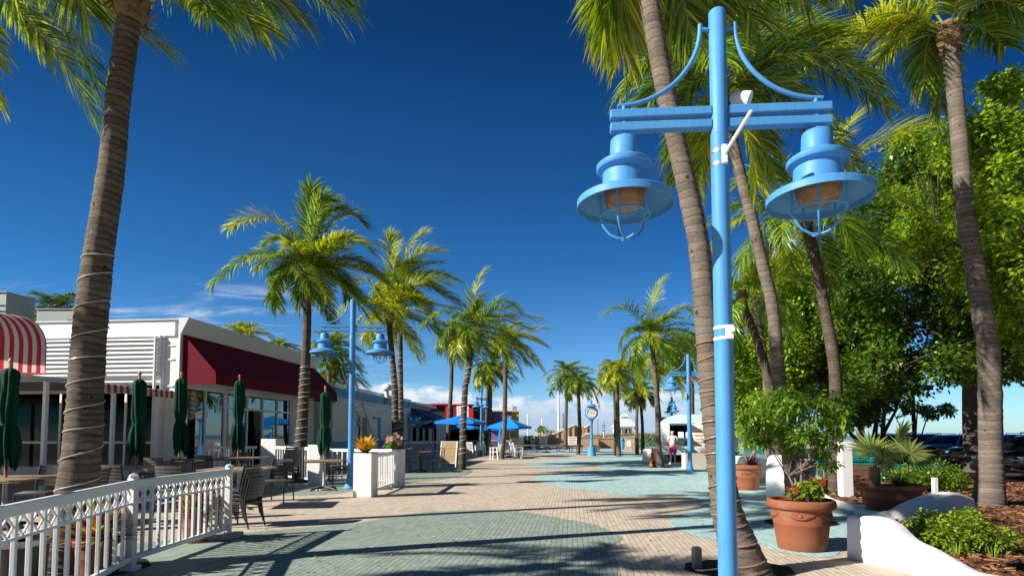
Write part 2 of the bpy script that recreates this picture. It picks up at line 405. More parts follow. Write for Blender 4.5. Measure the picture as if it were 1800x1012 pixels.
# the palms of the left side ------------------------------------------------
A_ = 'thick grey palm nearest on the left, rising behind the white railing'
palm(A_, [(112, 1004, 82), (122, 950, 70), (136, 860, 62), (147, 759, 56), (152, 664, 53), (159, 572, 51), (173, 450, 46), (196, 296, 41), (207, 178, 39), (219, 89, 38)], (231, 2), L=2.4, n=4, seed=5, nl=70,
     fr=[(110, -190, -30, 30, -0.6), (330, -140, 470, 15, -0.5), (430, -180, 605, 0, 0.4), (80, -120, 150, 10, 0.9), (310, -90, 370, 30, -1.0), (20, -160, -120, 70, 0.3), (400, -230, 570, 10, -0.9), (460, -130, 590, -20, 1.0), (370, -120, 520, 20, 0.2)],
     trunk=m_tr, rings=True, e_hi=85, e_lo=40, wl=0.032, lmax=0.60, wind=0.15, nside=20)
rope(A_, 'white rope light spiralling round the thick grey palm by the near railing', 0.75, 3.35, 10, 0.0062, phase=2.2, seed=11)
B_ = 'wind-blown palm rising in front of the maroon awning'
palm(B_, [(525, 846, 26), (527, 810, 22), (531, 750, 20), (537, 640, 16), (540, 560, 14), (540, 515, 13)], (541, 482), L=2.5, n=11, seed=8, nl=60,
     fr=[(470, 395, 372, 502, -0.4), (500, 340, 405, 400, 0.3), (530, 400, 470, 425, -0.6), (545, 380, 548, 328, 0.2), (560, 360, 600, 368, 0.3), (600, 370, 655, 445, -0.5), (620, 420, 672, 490, 0.5), (590, 330, 640, 395, 0.6), (600, 440, 610, 525, -0.6), (575, 400, 640, 430, -1.0), (560, 440, 575, 520, -0.9), (505, 440, 480, 520, 0.8), (555, 330, 585, 355, -0.3)],
     trunk=m_tb, wind=0.5, e_hi=70, e_lo=-5, lmax=0.62)
rope(B_, 'white rope light round the palm in front of the maroon awning', 0.9, 3.5, 13, 0.011, seed=4)
C_ = 'dark-trunked palm with yellow fronds, left one of the twin palms behind the planter boxes'
palm(C_, [(697, 822, 15), (695, 780, 13), (694, 684, 11), (689, 623, 10), (685, 580, 10)], (684, 556), L=2.6, n=16, seed=21, nl=44, leaf=m_fy, trunk=m_tb, wind=0.45,
     fr=[(640, 500, 598, 548, -0.3), (650, 470, 622, 500, 0.4), (720, 470, 790, 500, -0.3), (700, 470, 745, 545, -0.6), (690, 460, 700, 440, 0.2), (650, 530, 640, 590, -0.5)])
D_ = 'pale-trunked taller palm, right one of the twin palms behind the planter boxes'
palm(D_, [(704, 822, 14), (704, 780, 12), (704, 684, 10), (703, 563, 9)], (706, 500), d=25.2, L=2.8, n=16, seed=22, nl=44, wind=0.55,
     fr=[(705, 430, 745, 408, 0.2), (720, 430, 775, 440, -0.4), (690, 440, 660, 430, 0.5), (740, 460, 800, 490, 0.3), (680, 430, 690, 415, -0.2)])
rope(C_, 'white rope light up the dark twin palm behind the planter boxes', 0.9, 4.6, 17, 0.012, seed=6)
rope(D_, 'white rope light up the pale twin palm behind the planter boxes', 0.9, 5.0, 18, 0.012, seed=7)
palm('slender palm beside the red and black shop front', [(786, 802, 9), (787, 776, 8), (793, 680, 7), (794, 610, 7)], (795, 588), L=2.5, n=18, seed=23, nl=26, wl=.05, wind=0.4)
F_ = 'curved dark palm beside the sandwich board'
palm(F_, [(811, 825, 16), (813, 800, 13), (814, 759, 11), (818, 680, 10), (821, 667, 10), (829, 612, 10)], (832, 582), L=2.5, n=17, seed=24, nl=42, trunk=m_tb, leaf=m_fr, wind=0.45,
     fr=[(780, 520, 742, 575, -0.3), (830, 500, 850, 480, 0.2), (870, 500, 910, 545, -0.3), (860, 540, 950, 560, 0.4)])
rope(F_, 'white rope light round the curved dark palm by the sandwich board', 0.5, 4.4, 17, 0.012, seed=9)
palm('palm with yellowing fronds among the white plastic chairs', [(881, 806, 11), (885, 770, 9), (887, 749, 8), (888, 680, 8), (889, 620, 7)], (890, 598), L=2.5, n=19, seed=25, nl=34, wl=.042, leaf=m_fy, wind=0.5, dry=1)
palm('palm behind the white chairs, its trunk wrapped in lights', [(858, 801, 9), (858, 790, 8), (861, 743, 7), (862, 680, 7)], (862, 650), L=2.1, n=18, seed=26, nl=26, wl=.05, leaf=m_fy, wind=0.3, dry=1)
palm('dark thin palm just behind the light-wrapped one by the blue umbrellas', [(853, 796, 6), (855, 740, 5), (857, 680, 5)], (857, 655), d=43, L=2.2, n=14, seed=27, nl=22, wl=.06, leaf=m_fd, wind=0.3)
palm('tiny short palm far off beside the timber ramp', [(951, 770, 3), (951, 760, 2.6)], (951, 752), d=75, L=1.0, n=14, seed=28, nl=14, wl=.09, boot=False)
palm('tall thin palm behind the timber stage', [(994, 789, 7), (995, 735, 6), (996, 690, 5.5)], (996, 658), d=54, L=3.0, n=18, seed=29, nl=26, wl=.07, leaf=m_fr, wind=0.2)
palm('palm just left of the blue street clock', [(1016, 798, 8), (1018, 770, 7), (1019, 749, 6.5), (1017, 698, 6)], (1017, 672), L=2.0, n=16, seed=30, nl=26, wl=.055, wind=0.3, fr=[(1040, 660, 1052, 716, -0.3)])
palm('brighter front palm of the pair right of the blue clock', [(1088, 802, 9), (1086, 743, 7.5), (1085, 690, 7)], (1084, 656), L=2.3, n=20, seed=31, nl=30, wl=.05, leaf=m_fy, wind=0.4)
palm('dark palm standing behind the brighter one right of the blue clock', [(1081, 801, 7), (1082, 743, 6), (1080, 690, 6)], (1078, 650), d=38.5, L=2.3, n=14, seed=32, nl=26, wl=.05, leaf=m_fr, trunk=m_tb, wind=0.4)
palm('short dark palm left of the bicycle', [(1120, 798, 7), (1119, 743, 5.5), (1121, 705, 5)], (1121, 690), L=1.7, n=18, seed=33, nl=24, wl=.055, leaf=m_fd, wind=0.1)
palm('short palm leaning over the bicycle', [(1130, 796, 6.5), (1129, 743, 5.5), (1126, 710, 5)], (1125, 692), d=43, L=1.8, n=14, seed=34, nl=24, wl=.055, leaf=m_fr, trunk=m_tb, wind=0.1)
M_ = 'tall knobbly palm beside the traffic cone'
palm(M_, [(1161, 821, 14), (1157, 780, 10), (1156, 727, 9), (1152, 663, 8), (1147, 615, 8)], (1146, 594), L=2.5, n=17, seed=35, nl=42, leaf=m_fr, wind=0.45,
     fr=[(1110, 520, 1068, 550, -0.3), (1140, 520, 1165, 492, 0.2), (1190, 510, 1225, 560, -0.3), (1100, 560, 1090, 610, 0.3)], dry=1)
palm('yellowish palm behind the knobbly one by the food trailer', [(1166, 810, 8), (1160, 740, 7), (1156, 690, 6)], (1158, 640), d=32, L=2.6, n=18, seed=36, nl=30, wl=.05, leaf=m_fy, wind=0.4)
palm('dark thin palm rising behind the food trailer', [(1218, 790, 9), (1217, 730, 8), (1216, 660, 7)], (1214, 622), d=36, L=2.6, n=16, seed=37, nl=26, wl=.055, leaf=m_fr, trunk=m_tb)

# the palms of the right side -----------------------------------------------
O_ = 'leaning palm close behind the nearest blue lamp post'
palm(O_, [(1312, 1010, 92), (1298, 960, 66), (1278, 897, 50), (1262, 787, 42), (1247, 640, 40), (1231, 450, 37), (1212, 348, 36), (1188, 243, 34), (1164, 130, 34), (1141, 0, 34)], (1126, -95), L=1.9, n=2, seed=41, nl=64,
     fr=[(1090, -130, 1070, 60, 0.5), (1090, -150, 1062, 50, 0.2), (1110, -110, 1095, 90, 0.7), (1190, -140, 1260, 20, 0.9), (1250, -170, 1420, 0, 1.2), (1220, -130, 1330, 40, 1.0), (1180, -110, 1215, 60, 1.1), (1290, -190, 1500, -10, 1.0)],
     trunk=m_tp, rings=True, e_hi=85, e_lo=40, wl=0.032, lmax=0.62, wind=0.12, nside=20)
rope(O_, 'brown rope light wound round the leaning palm behind the near lamp post', 0.05, 2.35, 15, 0.0085, m_ropeb, phase=1.0, seed=14)
P_ = 'leaning palm growing behind the terracotta pot with the leafy bush'
palm(P_, [(1402, 917, 40), (1393, 824, 29), (1371, 688, 23), (1359, 546, 21), (1341, 467, 20), (1319, 373, 19.5), (1297, 289, 19), (1276, 200, 19)], (1266, 150), L=2.8, n=7, seed=42, nl=58,
     fr=[(1200, 30, 1110, 150, -0.4), (1330, 20, 1470, 60, 0.3), (1340, 90, 1440, 210, -0.3), (1200, 100, 1190, 260, 0.4), (1300, 140, 1360, 300, 0.6), (1390, 40, 1560, 190, 0.5), (1250, 200, 1225, 330, 0.5), (1310, 190, 1330, 330, -0.3), (1380, 130, 1500, 290, 0.9)],
     trunk=m_tp, rings=True, wind=0.2, lmax=0.62, e_lo=10)
rope(P_, 'brown rope light low on the leaning palm behind the bush pot', 0.5, 2.6, 8, 0.010, m_ropeb, seed=15)
Q_ = 'brown palm beside the square white post in the mulch bed'
palm(Q_, [(1469, 864, 26), (1470, 750, 22), (1467, 645, 20), (1448, 536, 19), (1431, 447, 18)], (1414, 385), L=2.9, n=9, seed=43, nl=52,
     fr=[(1370, 250, 1290, 330, -0.3), (1480, 250, 1600, 235, 0.4), (1330, 330, 1250, 440, 0.4), (1350, 350, 1300, 470, -0.4), (1470, 330, 1520, 440, 0.4), (1440, 270, 1500, 210, 0.3)], trunk=m_tb, wind=0.2)
S_ = 'thin reddish palm leaning among the trees behind the lamp post'
palm(S_, [(1374, 852, 18), (1354, 684, 15), (1331, 600, 14), (1310, 545, 13)], (1304, 520), d=16, L=2.2, n=9, seed=44, nl=44, trunk=m_tb, wind=0.1)
palm('pale slim palm behind the thin reddish one', [(1350, 830, 12), (1345, 640, 10), (1334, 570, 9)], (1330, 535), d=20, L=2.0, n=8, seed=45, nl=36, trunk=m_tp, wind=0.1)
Rr = 'tall pale palm standing in the mulch bed at the right edge'
palm(Rr, [(1737, 892, 54), (1740, 850, 42), (1741, 787, 35), (1739, 640, 33), (1728, 560, 31), (1710, 450, 29), (1696, 363, 27), (1686, 240, 26), (1675, 125, 26)], (1668, 62), L=2.4, n=4, seed=46, nl=60,
     fr=[(1560, -40, 1415, 120, -0.5), (1560, 0, 1470, 70, 0.6), (1620, 30, 1625, 150, 0.6), (1640, 60, 1655, 190, 0.9), (1740, -60, 1840, 60, -0.5), (1760, -20, 1850, 40, 0.6), (1600, -70, 1510, -20, 0.8), (1720, -10, 1770, 60, 1.0)],
     trunk=m_tp, rings=True, e_hi=85, e_lo=30, lmax=0.66, wind=0.1, nside=18)
# two more palms of the left row, standing just left of the camera's view; their shadows cross the paving
def off(label, x, y, zc, seed, n, L):
    palm(label, [(*proj(x, y, 0), 300 / y), (*proj(x + .1, y, zc * .4), 240 / y), (*proj(x + .25, y, zc * .8), 220 / y)], proj(x + .3, y, zc), d=y, L=L, n=n, seed=seed, nl=40, trunk=m_tb)
off('palm of the left row just outside the view, beside the terrace canopy', -7.7, 7.5, 7.6, 61, 13, 2.4)
off('palm of the left row outside the view, close to the camera', -9.3, 2.3, 6.0, 62, 9, 2.2)
# behind the left roofs, and far right
BK = 'palms showing above the left-hand roofs'
palm('palm above the rooftop air-conditioning boxes, far left', [(95, 800, 9), (97, 650, 8)], (98, 545), d=33, L=2.9, n=18, seed=51, nl=36, wl=.05, group=BK, wind=0.1, leaf=m_fd)
palm('bright palm crown over the middle of the white parapet', [(425, 800, 8), (425, 660, 7)], (425, 592), d=40, L=2.5, n=18, seed=52, nl=28, wl=.06, group=BK, leaf=m_fy)
palm('dark low palm crown at the left end of the white parapet', [(376, 800, 7), (376, 660, 6)], (374, 598), d=42, L=2.0, n=16, seed=53, nl=22, wl=.07, group=BK, leaf=m_fd)
palm('round palm crown near the far end of the white parapet', [(488, 800, 7), (488, 660, 6)], (490, 612), d=44, L=2.1, n=18, seed=54, nl=24, wl=.065, group=BK, leaf=m_fr)
palm('palm crown behind the left lantern of the second lamp post', [(578, 800, 9), (578, 700, 8)], (580, 612), d=36, L=2.6, n=18, seed=55, nl=30, wl=.055, group=BK, leaf=m_fr)
palm('low palm crown between the two shop roofs', [(585, 800, 8), (585, 720, 7)], (588, 655), d=38, L=2.4, n=18, seed=56, nl=28, wl=.06, group=BK, leaf=m_fd)
FARR = 'slim palms beyond the parking lot'
palm('slim palm trunk left of the forked tree by the parked cars', [(1511, 790, 8), (1512, 700, 7)], (1512, 640), d=38, L=1.6, n=9, seed=57, nl=22, wl=.06, group=FARR)
palm('slim palm right of the forked tree by the parked cars', [(1551, 790, 8), (1553, 735, 7)], (1562, 700), d=36, L=1.5, n=16, seed=58, nl=22, wl=.06, group=FARR, leaf=m_fy)
palm('thin palm between the near lamp post and the pot with purple leaves', [(1294, 800, 8), (1290, 700, 7)], (1286, 610), d=27, L=1.8, n=8, seed=59, nl=28, wl=.05, group=FARR)

# ---------------------------------------------------------------- ground
def smooth_px(poly, k=6):
    n = len(poly); o = []
    for i in range(n):
        p0, p1, p2, p3 = [Vector(poly[(i + j) % n]) for j in (-1, 0, 1, 2)]
        for s in range(k):
            t = s / k
            o.append(0.5 * ((2 * p1) + (p2 - p0) * t + (2 * p0 - 5 * p1 + 4 * p2 - p3) * t * t + (3 * p1 - p0 - 3 * p2 + p3) * t ** 3))
    return o
def sheet(name, pts, z, mat, label, cat, stuff=False):
    mb = MB(); mb.add([(p[0], p[1], z) for p in pts], [tuple(range(len(pts)))])
    o = mb.build(name, mat, smooth=0)
    if o.data.polygons[0].normal.z < 0: o.data.flip_normals()
    struct(o, label, cat)
    return o
def pavermat(name, col, var=0.20):
    m, g = newmat(name)
    geo = g('ShaderNodeNewGeometry')
    mp = g('ShaderNodeMapping', geo.outputs['Position'], (0, 0, 0), (0, 0, -SA), (1, 1, 1))
    s = g('ShaderNodeSeparateXYZ', mp)
    wob = g('ShaderNodeTexNoise', I={'Vector': geo.outputs['Position'], 'Scale': 2.2, 'Detail': 3.0})
    wo = g.m('MULTIPLY', g.m('SUBTRACT', wob.outputs[0], 0.5), 0.028)
    u = g.m('DIVIDE', g.m('ADD', s.outputs[0], wo), 0.0675); v = g.m('DIVIDE', g.m('ADD', s.outputs[1], wo), 0.195)
    fu = g.m('FRACT', u); fv = g.m('FRACT', v)
    eu = g.m('SUBTRACT', 0.5, g.m('ABSOLUTE', g.m('SUBTRACT', fu, 0.5))); ev = g.m('SUBTRACT', 0.5, g.m('ABSOLUTE', g.m('SUBTRACT', fv, 0.5)))
    gu = g.m('SUBTRACT', 1.0, g.step(eu, 0.035, 0.10)); gv = g.m('SUBTRACT', 1.0, g.step(ev, 0.010, 0.030))
    wear = g('ShaderNodeTexNoise', I={'Vector': geo.outputs['Position'], 'Scale': 3.1, 'Detail': 6.0, 'Roughness': 0.65})
    dp = g.m('ADD', 0.35, g.m('MULTIPLY', wear.outputs[0], 0.8), clamp=True)
    line = g.m('MULTIPLY', g.m('MAXIMUM', gu, g.m('MULTIPLY', gv, 0.75)), dp)
    cid = g('ShaderNodeCombineXYZ', g.m('FLOOR', u), g.m('FLOOR', v), 0.0)
    wn = g('ShaderNodeTexWhiteNoise', noise_dimensions='2D', I={'Vector': cid}).outputs[0]
    gum = g('ShaderNodeTexVoronoi', I={'Vector': geo.outputs['Position'], 'Scale': 2.6})
    big = g('ShaderNodeTexNoise', I={'Vector': geo.outputs['Position'], 'Scale': 0.55, 'Detail': 7.0, 'Roughness': 0.6})
    f = g.m('ADD', g.m('MULTIPLY', wn, 0.65), g.m('MULTIPLY', big.outputs[0], 0.65))
    c = g.mix(f, tuple(x * (1 - var) for x in col), tuple(min(1, x * (1 + var)) for x in col))
    sp = g('ShaderNodeTexNoise', I={'Vector': geo.outputs['Position'], 'Scale': 14.0, 'Detail': 9.0, 'Roughness': 0.75})
    c = g.mix(g.m('MULTIPLY', g.step(sp.outputs[0], 0.56, 0.74), 0.35), c, tuple(x * 0.55 for x in col))
    c = g.mix(g.m('MULTIPLY', g.step(wear.outputs[0], 0.58, 0.75), 0.25), c, tuple(min(1, x * 1.35 + .04) for x in col))
    st = g('ShaderNodeTexNoise', I={'Vector': geo.outputs['Position'], 'Scale': 1.1, 'Detail': 8.0, 'Roughness': 0.7, 'Distortion': 0.6})
    c = g.mix(g.m('MULTIPLY', g.step(st.outputs[0], 0.54, 0.76), 0.26), c, tuple(x * 0.5 for x in col))
    c = g.mix(g.m('MULTIPLY', g.m('SUBTRACT', 1.0, g.step(gum.outputs['Distance'], 0.035, 0.06)), 0.55), c, (0.12, 0.11, 0.10))
    c = g.mix(g.m('MULTIPLY', line, 0.68), c, tuple(x * 0.16 for x in col))
    h = g.m('SUBTRACT', g.m('MULTIPLY', sp.outputs[0], 0.15), line)
    b = g('ShaderNodeBump', I={'Strength': 0.55, 'Distance': 0.006, 'Height': h})
    return finish(m, g, pbsdf(g, c, g.m('ADD', 0.62, g.m('MULTIPLY', sp.outputs[0], 0.2)), normal=b.outputs[0], spec=0.35))
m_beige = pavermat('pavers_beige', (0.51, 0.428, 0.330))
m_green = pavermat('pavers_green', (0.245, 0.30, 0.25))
m_teal = pavermat('pavers_teal', (0.36, 0.52, 0.51))
def soilmat(name, c0, c1, scale, bump=1.0, dist=0.03):
    m, g = newmat(name)
    geo = g('ShaderNodeNewGeometry'); P = geo.outputs['Position']
    n = g('ShaderNodeTexNoise', I={'Vector': P, 'Scale': scale, 'Detail': 8.0, 'Roughness': 0.7})
    mp = g('ShaderNodeMapping', P, (0, 0, 0), (0, 0, 0.6), (1, 2.2, 1))
    v = g('ShaderNodeTexVoronoi', I={'Vector': mp, 'Scale': scale * 1.4})
    big = g('ShaderNodeTexNoise', I={'Vector': P, 'Scale': scale * 0.06, 'Detail': 5.0})
    c = g.mix(v.outputs['Color'], c0, c1)
    c = g.mix(g.m('MULTIPLY', n.outputs[0], 0.7), c, tuple(x * 0.35 for x in c0))
    c = g.mix(g.m('MULTIPLY', big.outputs[0], 0.5), c, tuple(x * 0.7 for x in c1))
    h = g.m('SUBTRACT', g.m('MULTIPLY', n.outputs[0], 0.6), v.outputs['Distance'])
    b = g('ShaderNodeBump', I={'Strength': bump, 'Distance': dist, 'Height': h})
    return finish(m, g, pbsdf(g, c, 0.9, normal=b.outputs[0], spec=0.2))
m_mulch = soilmat('mulch_bark', (0.10, 0.040, 0.018), (0.34, 0.16, 0.075), 26.0)
m_soil = soilmat('dark_soil', (0.018, 0.014, 0.012), (0.05, 0.038, 0.03), 30.0)
m_sand = soilmat('sand', (0.50, 0.43, 0.33), (0.60, 0.53, 0.42), 3.0, 0.3)
m_asph = soilmat('asphalt', (0.045, 0.045, 0.047), (0.07, 0.07, 0.07), 60.0, 0.4, 0.004)

sheet('ground', [(-4000, -40), (4000, -40), (4000, 180), (-4000, 180)], -0.03, m_sand, 'pale sandy ground beyond and around the paved street', 'ground')
def water():
    m, g = newmat('sea_water')
    geo = g('ShaderNodeNewGeometry')
    n = g('ShaderNodeTexNoise', I={'Vector': geo.outputs['Position'], 'Scale': 0.3, 'Detail': 5.0})
    b = g('ShaderNodeBump', I={'Strength': 0.5, 'Distance': 0.4, 'Height': n.outputs[0]})
    return finish(m, g, pbsdf(g, (0.03, 0.09, 0.13), 0.22, normal=b.outputs[0]))
sheet('sea', [(-6000, 180), (6000, 180), (6000, 8000), (-6000, 8000)], -0.6, water(), 'strip of blue sea at the horizon beyond the beach', 'sea')
plaza = [(-30, -12), (9, -12), (9, 9), (10.2, 14), (12.6, 34), (15, 72), (-30, 72)]
sheet('plaza', plaza, 0.0, m_beige, 'beige brick paving of the pedestrian street', 'paving')
def gpoly(px): return [gr(p.x, p.y) for p in smooth_px(px)]
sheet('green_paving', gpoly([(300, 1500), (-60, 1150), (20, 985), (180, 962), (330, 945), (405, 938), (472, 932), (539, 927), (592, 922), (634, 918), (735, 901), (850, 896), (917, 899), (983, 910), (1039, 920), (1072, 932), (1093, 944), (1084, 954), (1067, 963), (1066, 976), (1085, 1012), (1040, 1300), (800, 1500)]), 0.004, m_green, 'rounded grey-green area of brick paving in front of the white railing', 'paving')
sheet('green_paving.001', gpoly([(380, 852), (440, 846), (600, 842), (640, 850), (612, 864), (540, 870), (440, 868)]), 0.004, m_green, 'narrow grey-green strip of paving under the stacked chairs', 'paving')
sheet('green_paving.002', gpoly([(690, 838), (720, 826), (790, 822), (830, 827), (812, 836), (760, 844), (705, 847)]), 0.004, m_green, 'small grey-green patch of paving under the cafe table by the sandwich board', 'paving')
sheet('teal_paving', gpoly([(942, 838), (975, 855), (1050, 863), (1110, 871), (1180, 868), (1222, 878), (1238, 890), (1190, 906), (1178, 922), (1215, 940), (1262, 948), (1330, 955), (1370, 970), (1470, 975), (1500, 900), (1470, 850), (1430, 815), (1260, 799), (1105, 797), (1060, 801), (1012, 812), (1065, 822), (1010, 830)]), 0.004, m_teal, 'large pale turquoise area of paving on the right side of the street', 'paving')
sheet('teal_paving.001', gpoly([(922, 817), (958, 810), (1015, 806), (1050, 814), (990, 823)]), 0.008, m_teal, 'thin turquoise tongue of paving in the middle of the street', 'paving')
sheet('teal_paving.002', gpoly([(890, 794), (1000, 789), (1100, 790), (1110, 795), (1010, 798)]), 0.004, m_teal, 'turquoise strip of paving in front of the timber stage', 'paving')
sheet('parking_lot', [(14.0, 12.5), (60, 12.5), (60, 60), (19, 60), (17.6, 27.3)], -0.01, m_asph, 'dark asphalt parking lot behind the mulch bed', 'parking lot')
# tree pits
def pit(px, py, rx, ry, label):
    c = gr(px, py); pts = [(c.x + math.cos(a * .2094) * rx * (1 + .04 * math.sin(a * 1.7)), c.y + math.sin(a * .2094) * ry * (1 + .05 * math.sin(a * 2.3)), 0) for a in range(30)]
    sheet('tree_pit', pts, 0.010, m_soil, label, 'soil')
pit(1298, 1000, 0.55, 0.42, 'round pit of dark soil at the foot of the leaning palm by the lamp post')
pit(1408, 918, 0.56, 0.42, 'round pit of dark soil behind the terracotta pot')
pit(120, 1000, 0.75, 0.6, 'round pit of dark soil at the foot of the thick near palm')
pit(525, 846, 0.8, 0.6, 'round pit of dark soil at the foot of the palm by the stacked chairs')
pit(812, 825, 0.45, 0.35, 'small soil ring at the foot of the curved palm')
pit(1162, 821, 0.5, 0.4, 'small soil ring at the foot of the knobbly palm')

# ---------------------------------------------------------------- street lamps
def paintmat():
    m, g = newmat('lamp_blue_paint')
    P = g('ShaderNodeTexCoord').outputs['Object']
    n = g('ShaderNodeTexNoise', I={'Vector': P, 'Scale': 2.2, 'Detail': 6.0, 'Roughness': 0.6})
    mp = g('ShaderNodeMapping', P, (0, 0, 0), (0, 0, 0), (1, 1, .06))
    dr = g('ShaderNodeTexNoise', I={'Vector': mp, 'Scale': 30.0, 'Detail': 5.0, 'Roughness': 0.6})
    sc_ = g('ShaderNodeTexNoise', I={'Vector': P, 'Scale': 38.0, 'Detail': 6.0, 'Roughness': 0.75})
    c = g.mix(n.outputs[0], (0.045, 0.215, 0.50), (0.090, 0.325, 0.63))
    c = g.mix(g.m('MULTIPLY', g.step(dr.outputs[0], 0.50, 0.72), 0.5), c, (0.05, 0.17, 0.40))
    c = g.mix(g.m('MULTIPLY', g.step(sc_.outputs[0], 0.66, 0.74), 0.6), c, (0.22, 0.36, 0.52))
    c = g.mix(g.m('MULTIPLY', g.step(sc_.outputs[0], 0.745, 0.78), 0.8), c, (0.11, 0.055, 0.03))
    b = g('ShaderNodeBump', I={'Strength': 0.12, 'Distance': 0.004, 'Height': sc_.outputs[0]})
    return finish(m, g, pbsdf(g, c, g.m('ADD', 0.42, g.m('MULTIPLY', n.outputs[0], 0.2)), normal=b.outputs[0], spec=0.35))
m_blue = paintmat()
m_amber = surf('amber_globe', (0.25, 0.15, 0.062), 0.22, 0.15, 12.0)
m_whitep = surf('white_plastic', (0.74, 0.74, 0.72), 0.4, 0.06, 5.0, dirt=0.2)
m_band = surf('steel_band', (0.55, 0.55, 0.55), 0.35, 0.1, metal=0.8)
LAMPS = 'blue twin-lantern street lamps'
def street_lamp(label, loc, rz, H, BZ, span, pr, extras=0):
    t = thing('street_lamp', label, 'street lamp', loc, rz, LAMPS)
    hs_ = span / 2; Rp = span * 0.255; KZ = 1.03
    mb = MB()
    mb.lathe([(pr * 2.5, 0), (pr * 2.5, 0.025), (pr * 2.2, 0.05), (pr * 1.5, 0.15), (pr * 1.2, 0.28), (pr * 1.18, 0.33), (pr * 1.05, 0.345)], 28)
    mb.build('base', m_blue, t, smooth=40)
    j = BZ - 0.12
    MB().lathe([(pr * 1.04, 0.33), (pr, j - 0.01), (pr * 1.03, j), (pr * 0.97, j + .004), (pr * 0.97, H), (pr * 0.9, H + 0.006), (0, H + 0.008)], 28).build('pole', m_blue, t, smooth=40)
    bh = span * 0.046
    for zz in (BZ + bh * 0.78, BZ - bh * 0.78):
        for s in (-1, 1):
            MB().box((s * (pr * 0.9 + (hs_ * 1.15 - pr * 0.9) / 2), 0, zz), (hs_ * 1.15 - pr * 0.9, bh * 1.1, bh)).build('crossbeam', m_blue, t, bevel=0.006)
    for s in (-1, 1):
        x0, z0 = pr + span * 0.045, H - 0.10; x1, z1 = hs_ * 1.07, BZ + bh * 1.9
        pts = []
        for i in range(19):
            a = i / 18 * math.pi / 2
            pts.append((s * (x1 - (x1 - x0) * math.cos(a)), 0, z0 - (z0 - z1) * math.sin(a)))
        mb = MB().tube([(s * x0, 0, z0 + 0.02)] + pts, span * 0.0125, 10)
        mb.cyl((s * pr * .8, 0, z0 - 0.02), (s * x0, 0, z0 - 0.02), span * 0.011, n=8)
        mb.cyl((s * hs_, 0, BZ - bh), (s * hs_, 0, z1), span * 0.013, n=8)
        mb.build('scroll_arm', m_blue, t, smooth=50)
        zc = BZ - bh * 1.3 - span * 0.04             # top of the lantern
        b0 = zc - 1.30 * Rp * KZ
        o = (s * hs_, 0, b0)
        mb = MB()
        mb.lathe([(0.0, 1.34 * Rp * KZ), (0.06 * Rp, 1.34 * Rp * KZ), (0.06 * Rp, 1.30 * Rp * KZ), (0.27 * Rp, 1.30 * Rp * KZ), (0.29 * Rp, 1.27 * Rp * KZ), (0.31 * Rp, 0.92 * Rp * KZ), (0.40 * Rp, 0.86 * Rp * KZ), (0.54 * Rp, 0.79 * Rp * KZ), (0.59 * Rp, 0.75 * Rp * KZ), (0.59 * Rp, 0.68 * Rp * KZ), (0.57 * Rp, 0.65 * Rp * KZ),
                  (0.50 * Rp, 0.63 * Rp * KZ), (0.46 * Rp, 0.60 * Rp * KZ), (0.47 * Rp, 0.26 * Rp * KZ), (0.54 * Rp, 0.22 * Rp * KZ), (0.80 * Rp, 0.13 * Rp * KZ), (0.98 * Rp, 0.05 * Rp * KZ), (1.0 * Rp, 0.03 * Rp * KZ), (1.0 * Rp, -0.10 * Rp * KZ), (0.985 * Rp, -0.10 * Rp * KZ), (0.98 * Rp, 0.01 * Rp * KZ),
                  (0.78 * Rp, 0.10 * Rp * KZ), (0.52 * Rp, 0.19 * Rp * KZ), (0.46 * Rp, 0.20 * Rp * KZ), (0.0, 0.21 * Rp * KZ)], 40, o, cap=False)
        mb.cyl((s * hs_, 0, zc - .01), (s * hs_, 0, BZ - bh * 1.3), span * 0.016, n=10)
        lt = mb.build('lantern', m_blue, t, smooth=38, fix=False)
        MB().lathe([(0.43 * Rp, 0.195 * Rp * KZ), (0.43 * Rp, 0.08 * Rp * KZ), (0.38 * Rp, -0.05 * Rp * KZ), (0.29 * Rp, -0.12 * Rp * KZ), (0.14 * Rp, -0.15 * Rp * KZ), (0, -0.155 * Rp * KZ)], 24, o).build('globe', m_amber, lt, smooth=60)
        cg = MB(); rr = 0.016 * Rp * 1.5
        for k in range(5):
            a = 2 * math.pi * k / 5 + 0.5; ca, sa = math.cos(a), math.sin(a)
            prof = [(0.52, 0.16), (0.51, -0.05), (0.50, -0.30), (0.45, -0.48), (0.33, -0.64), (0.17, -0.73), (0.0, -0.76)]
            cg.tube([(o[0] + r * Rp * ca, r * Rp * sa, o[2] + z * Rp * KZ) for r, z in prof], rr, 6)
        for zz, r in ((-0.28, 0.505),):
            cg.tube([(o[0] + r * Rp * math.cos(a * math.pi / 16), r * Rp * math.sin(a * math.pi / 16), o[2] + zz * Rp * KZ) for a in range(33)], rr, 6)
        cg.build('cage', m_blue, lt, smooth=50)
    if extras:
        for zz in ((j - 0.13, j - 0.22) if extras == 1 else (j - 0.1, j - 0.14)):
            MB().lathe([(pr * 1.04, -0.012), (pr * 1.07, -0.010), (pr * 1.07, 0.010), (pr * 1.04, 0.012)], 24, (0, 0, zz)).build('clamp_band', m_band, t)
        zl = 2.10 if extras == 1 else BZ * 0.55
        for zz in (zl, zl - 0.075):
            MB().lathe([(pr * 1.04, -0.010), (pr * 1.07, -0.008), (pr * 1.07, 0.008), (pr * 1.04, 0.010)], 24, (0, 0, zz)).build('clamp_band', m_band if extras > 1 else m_whitep, t)
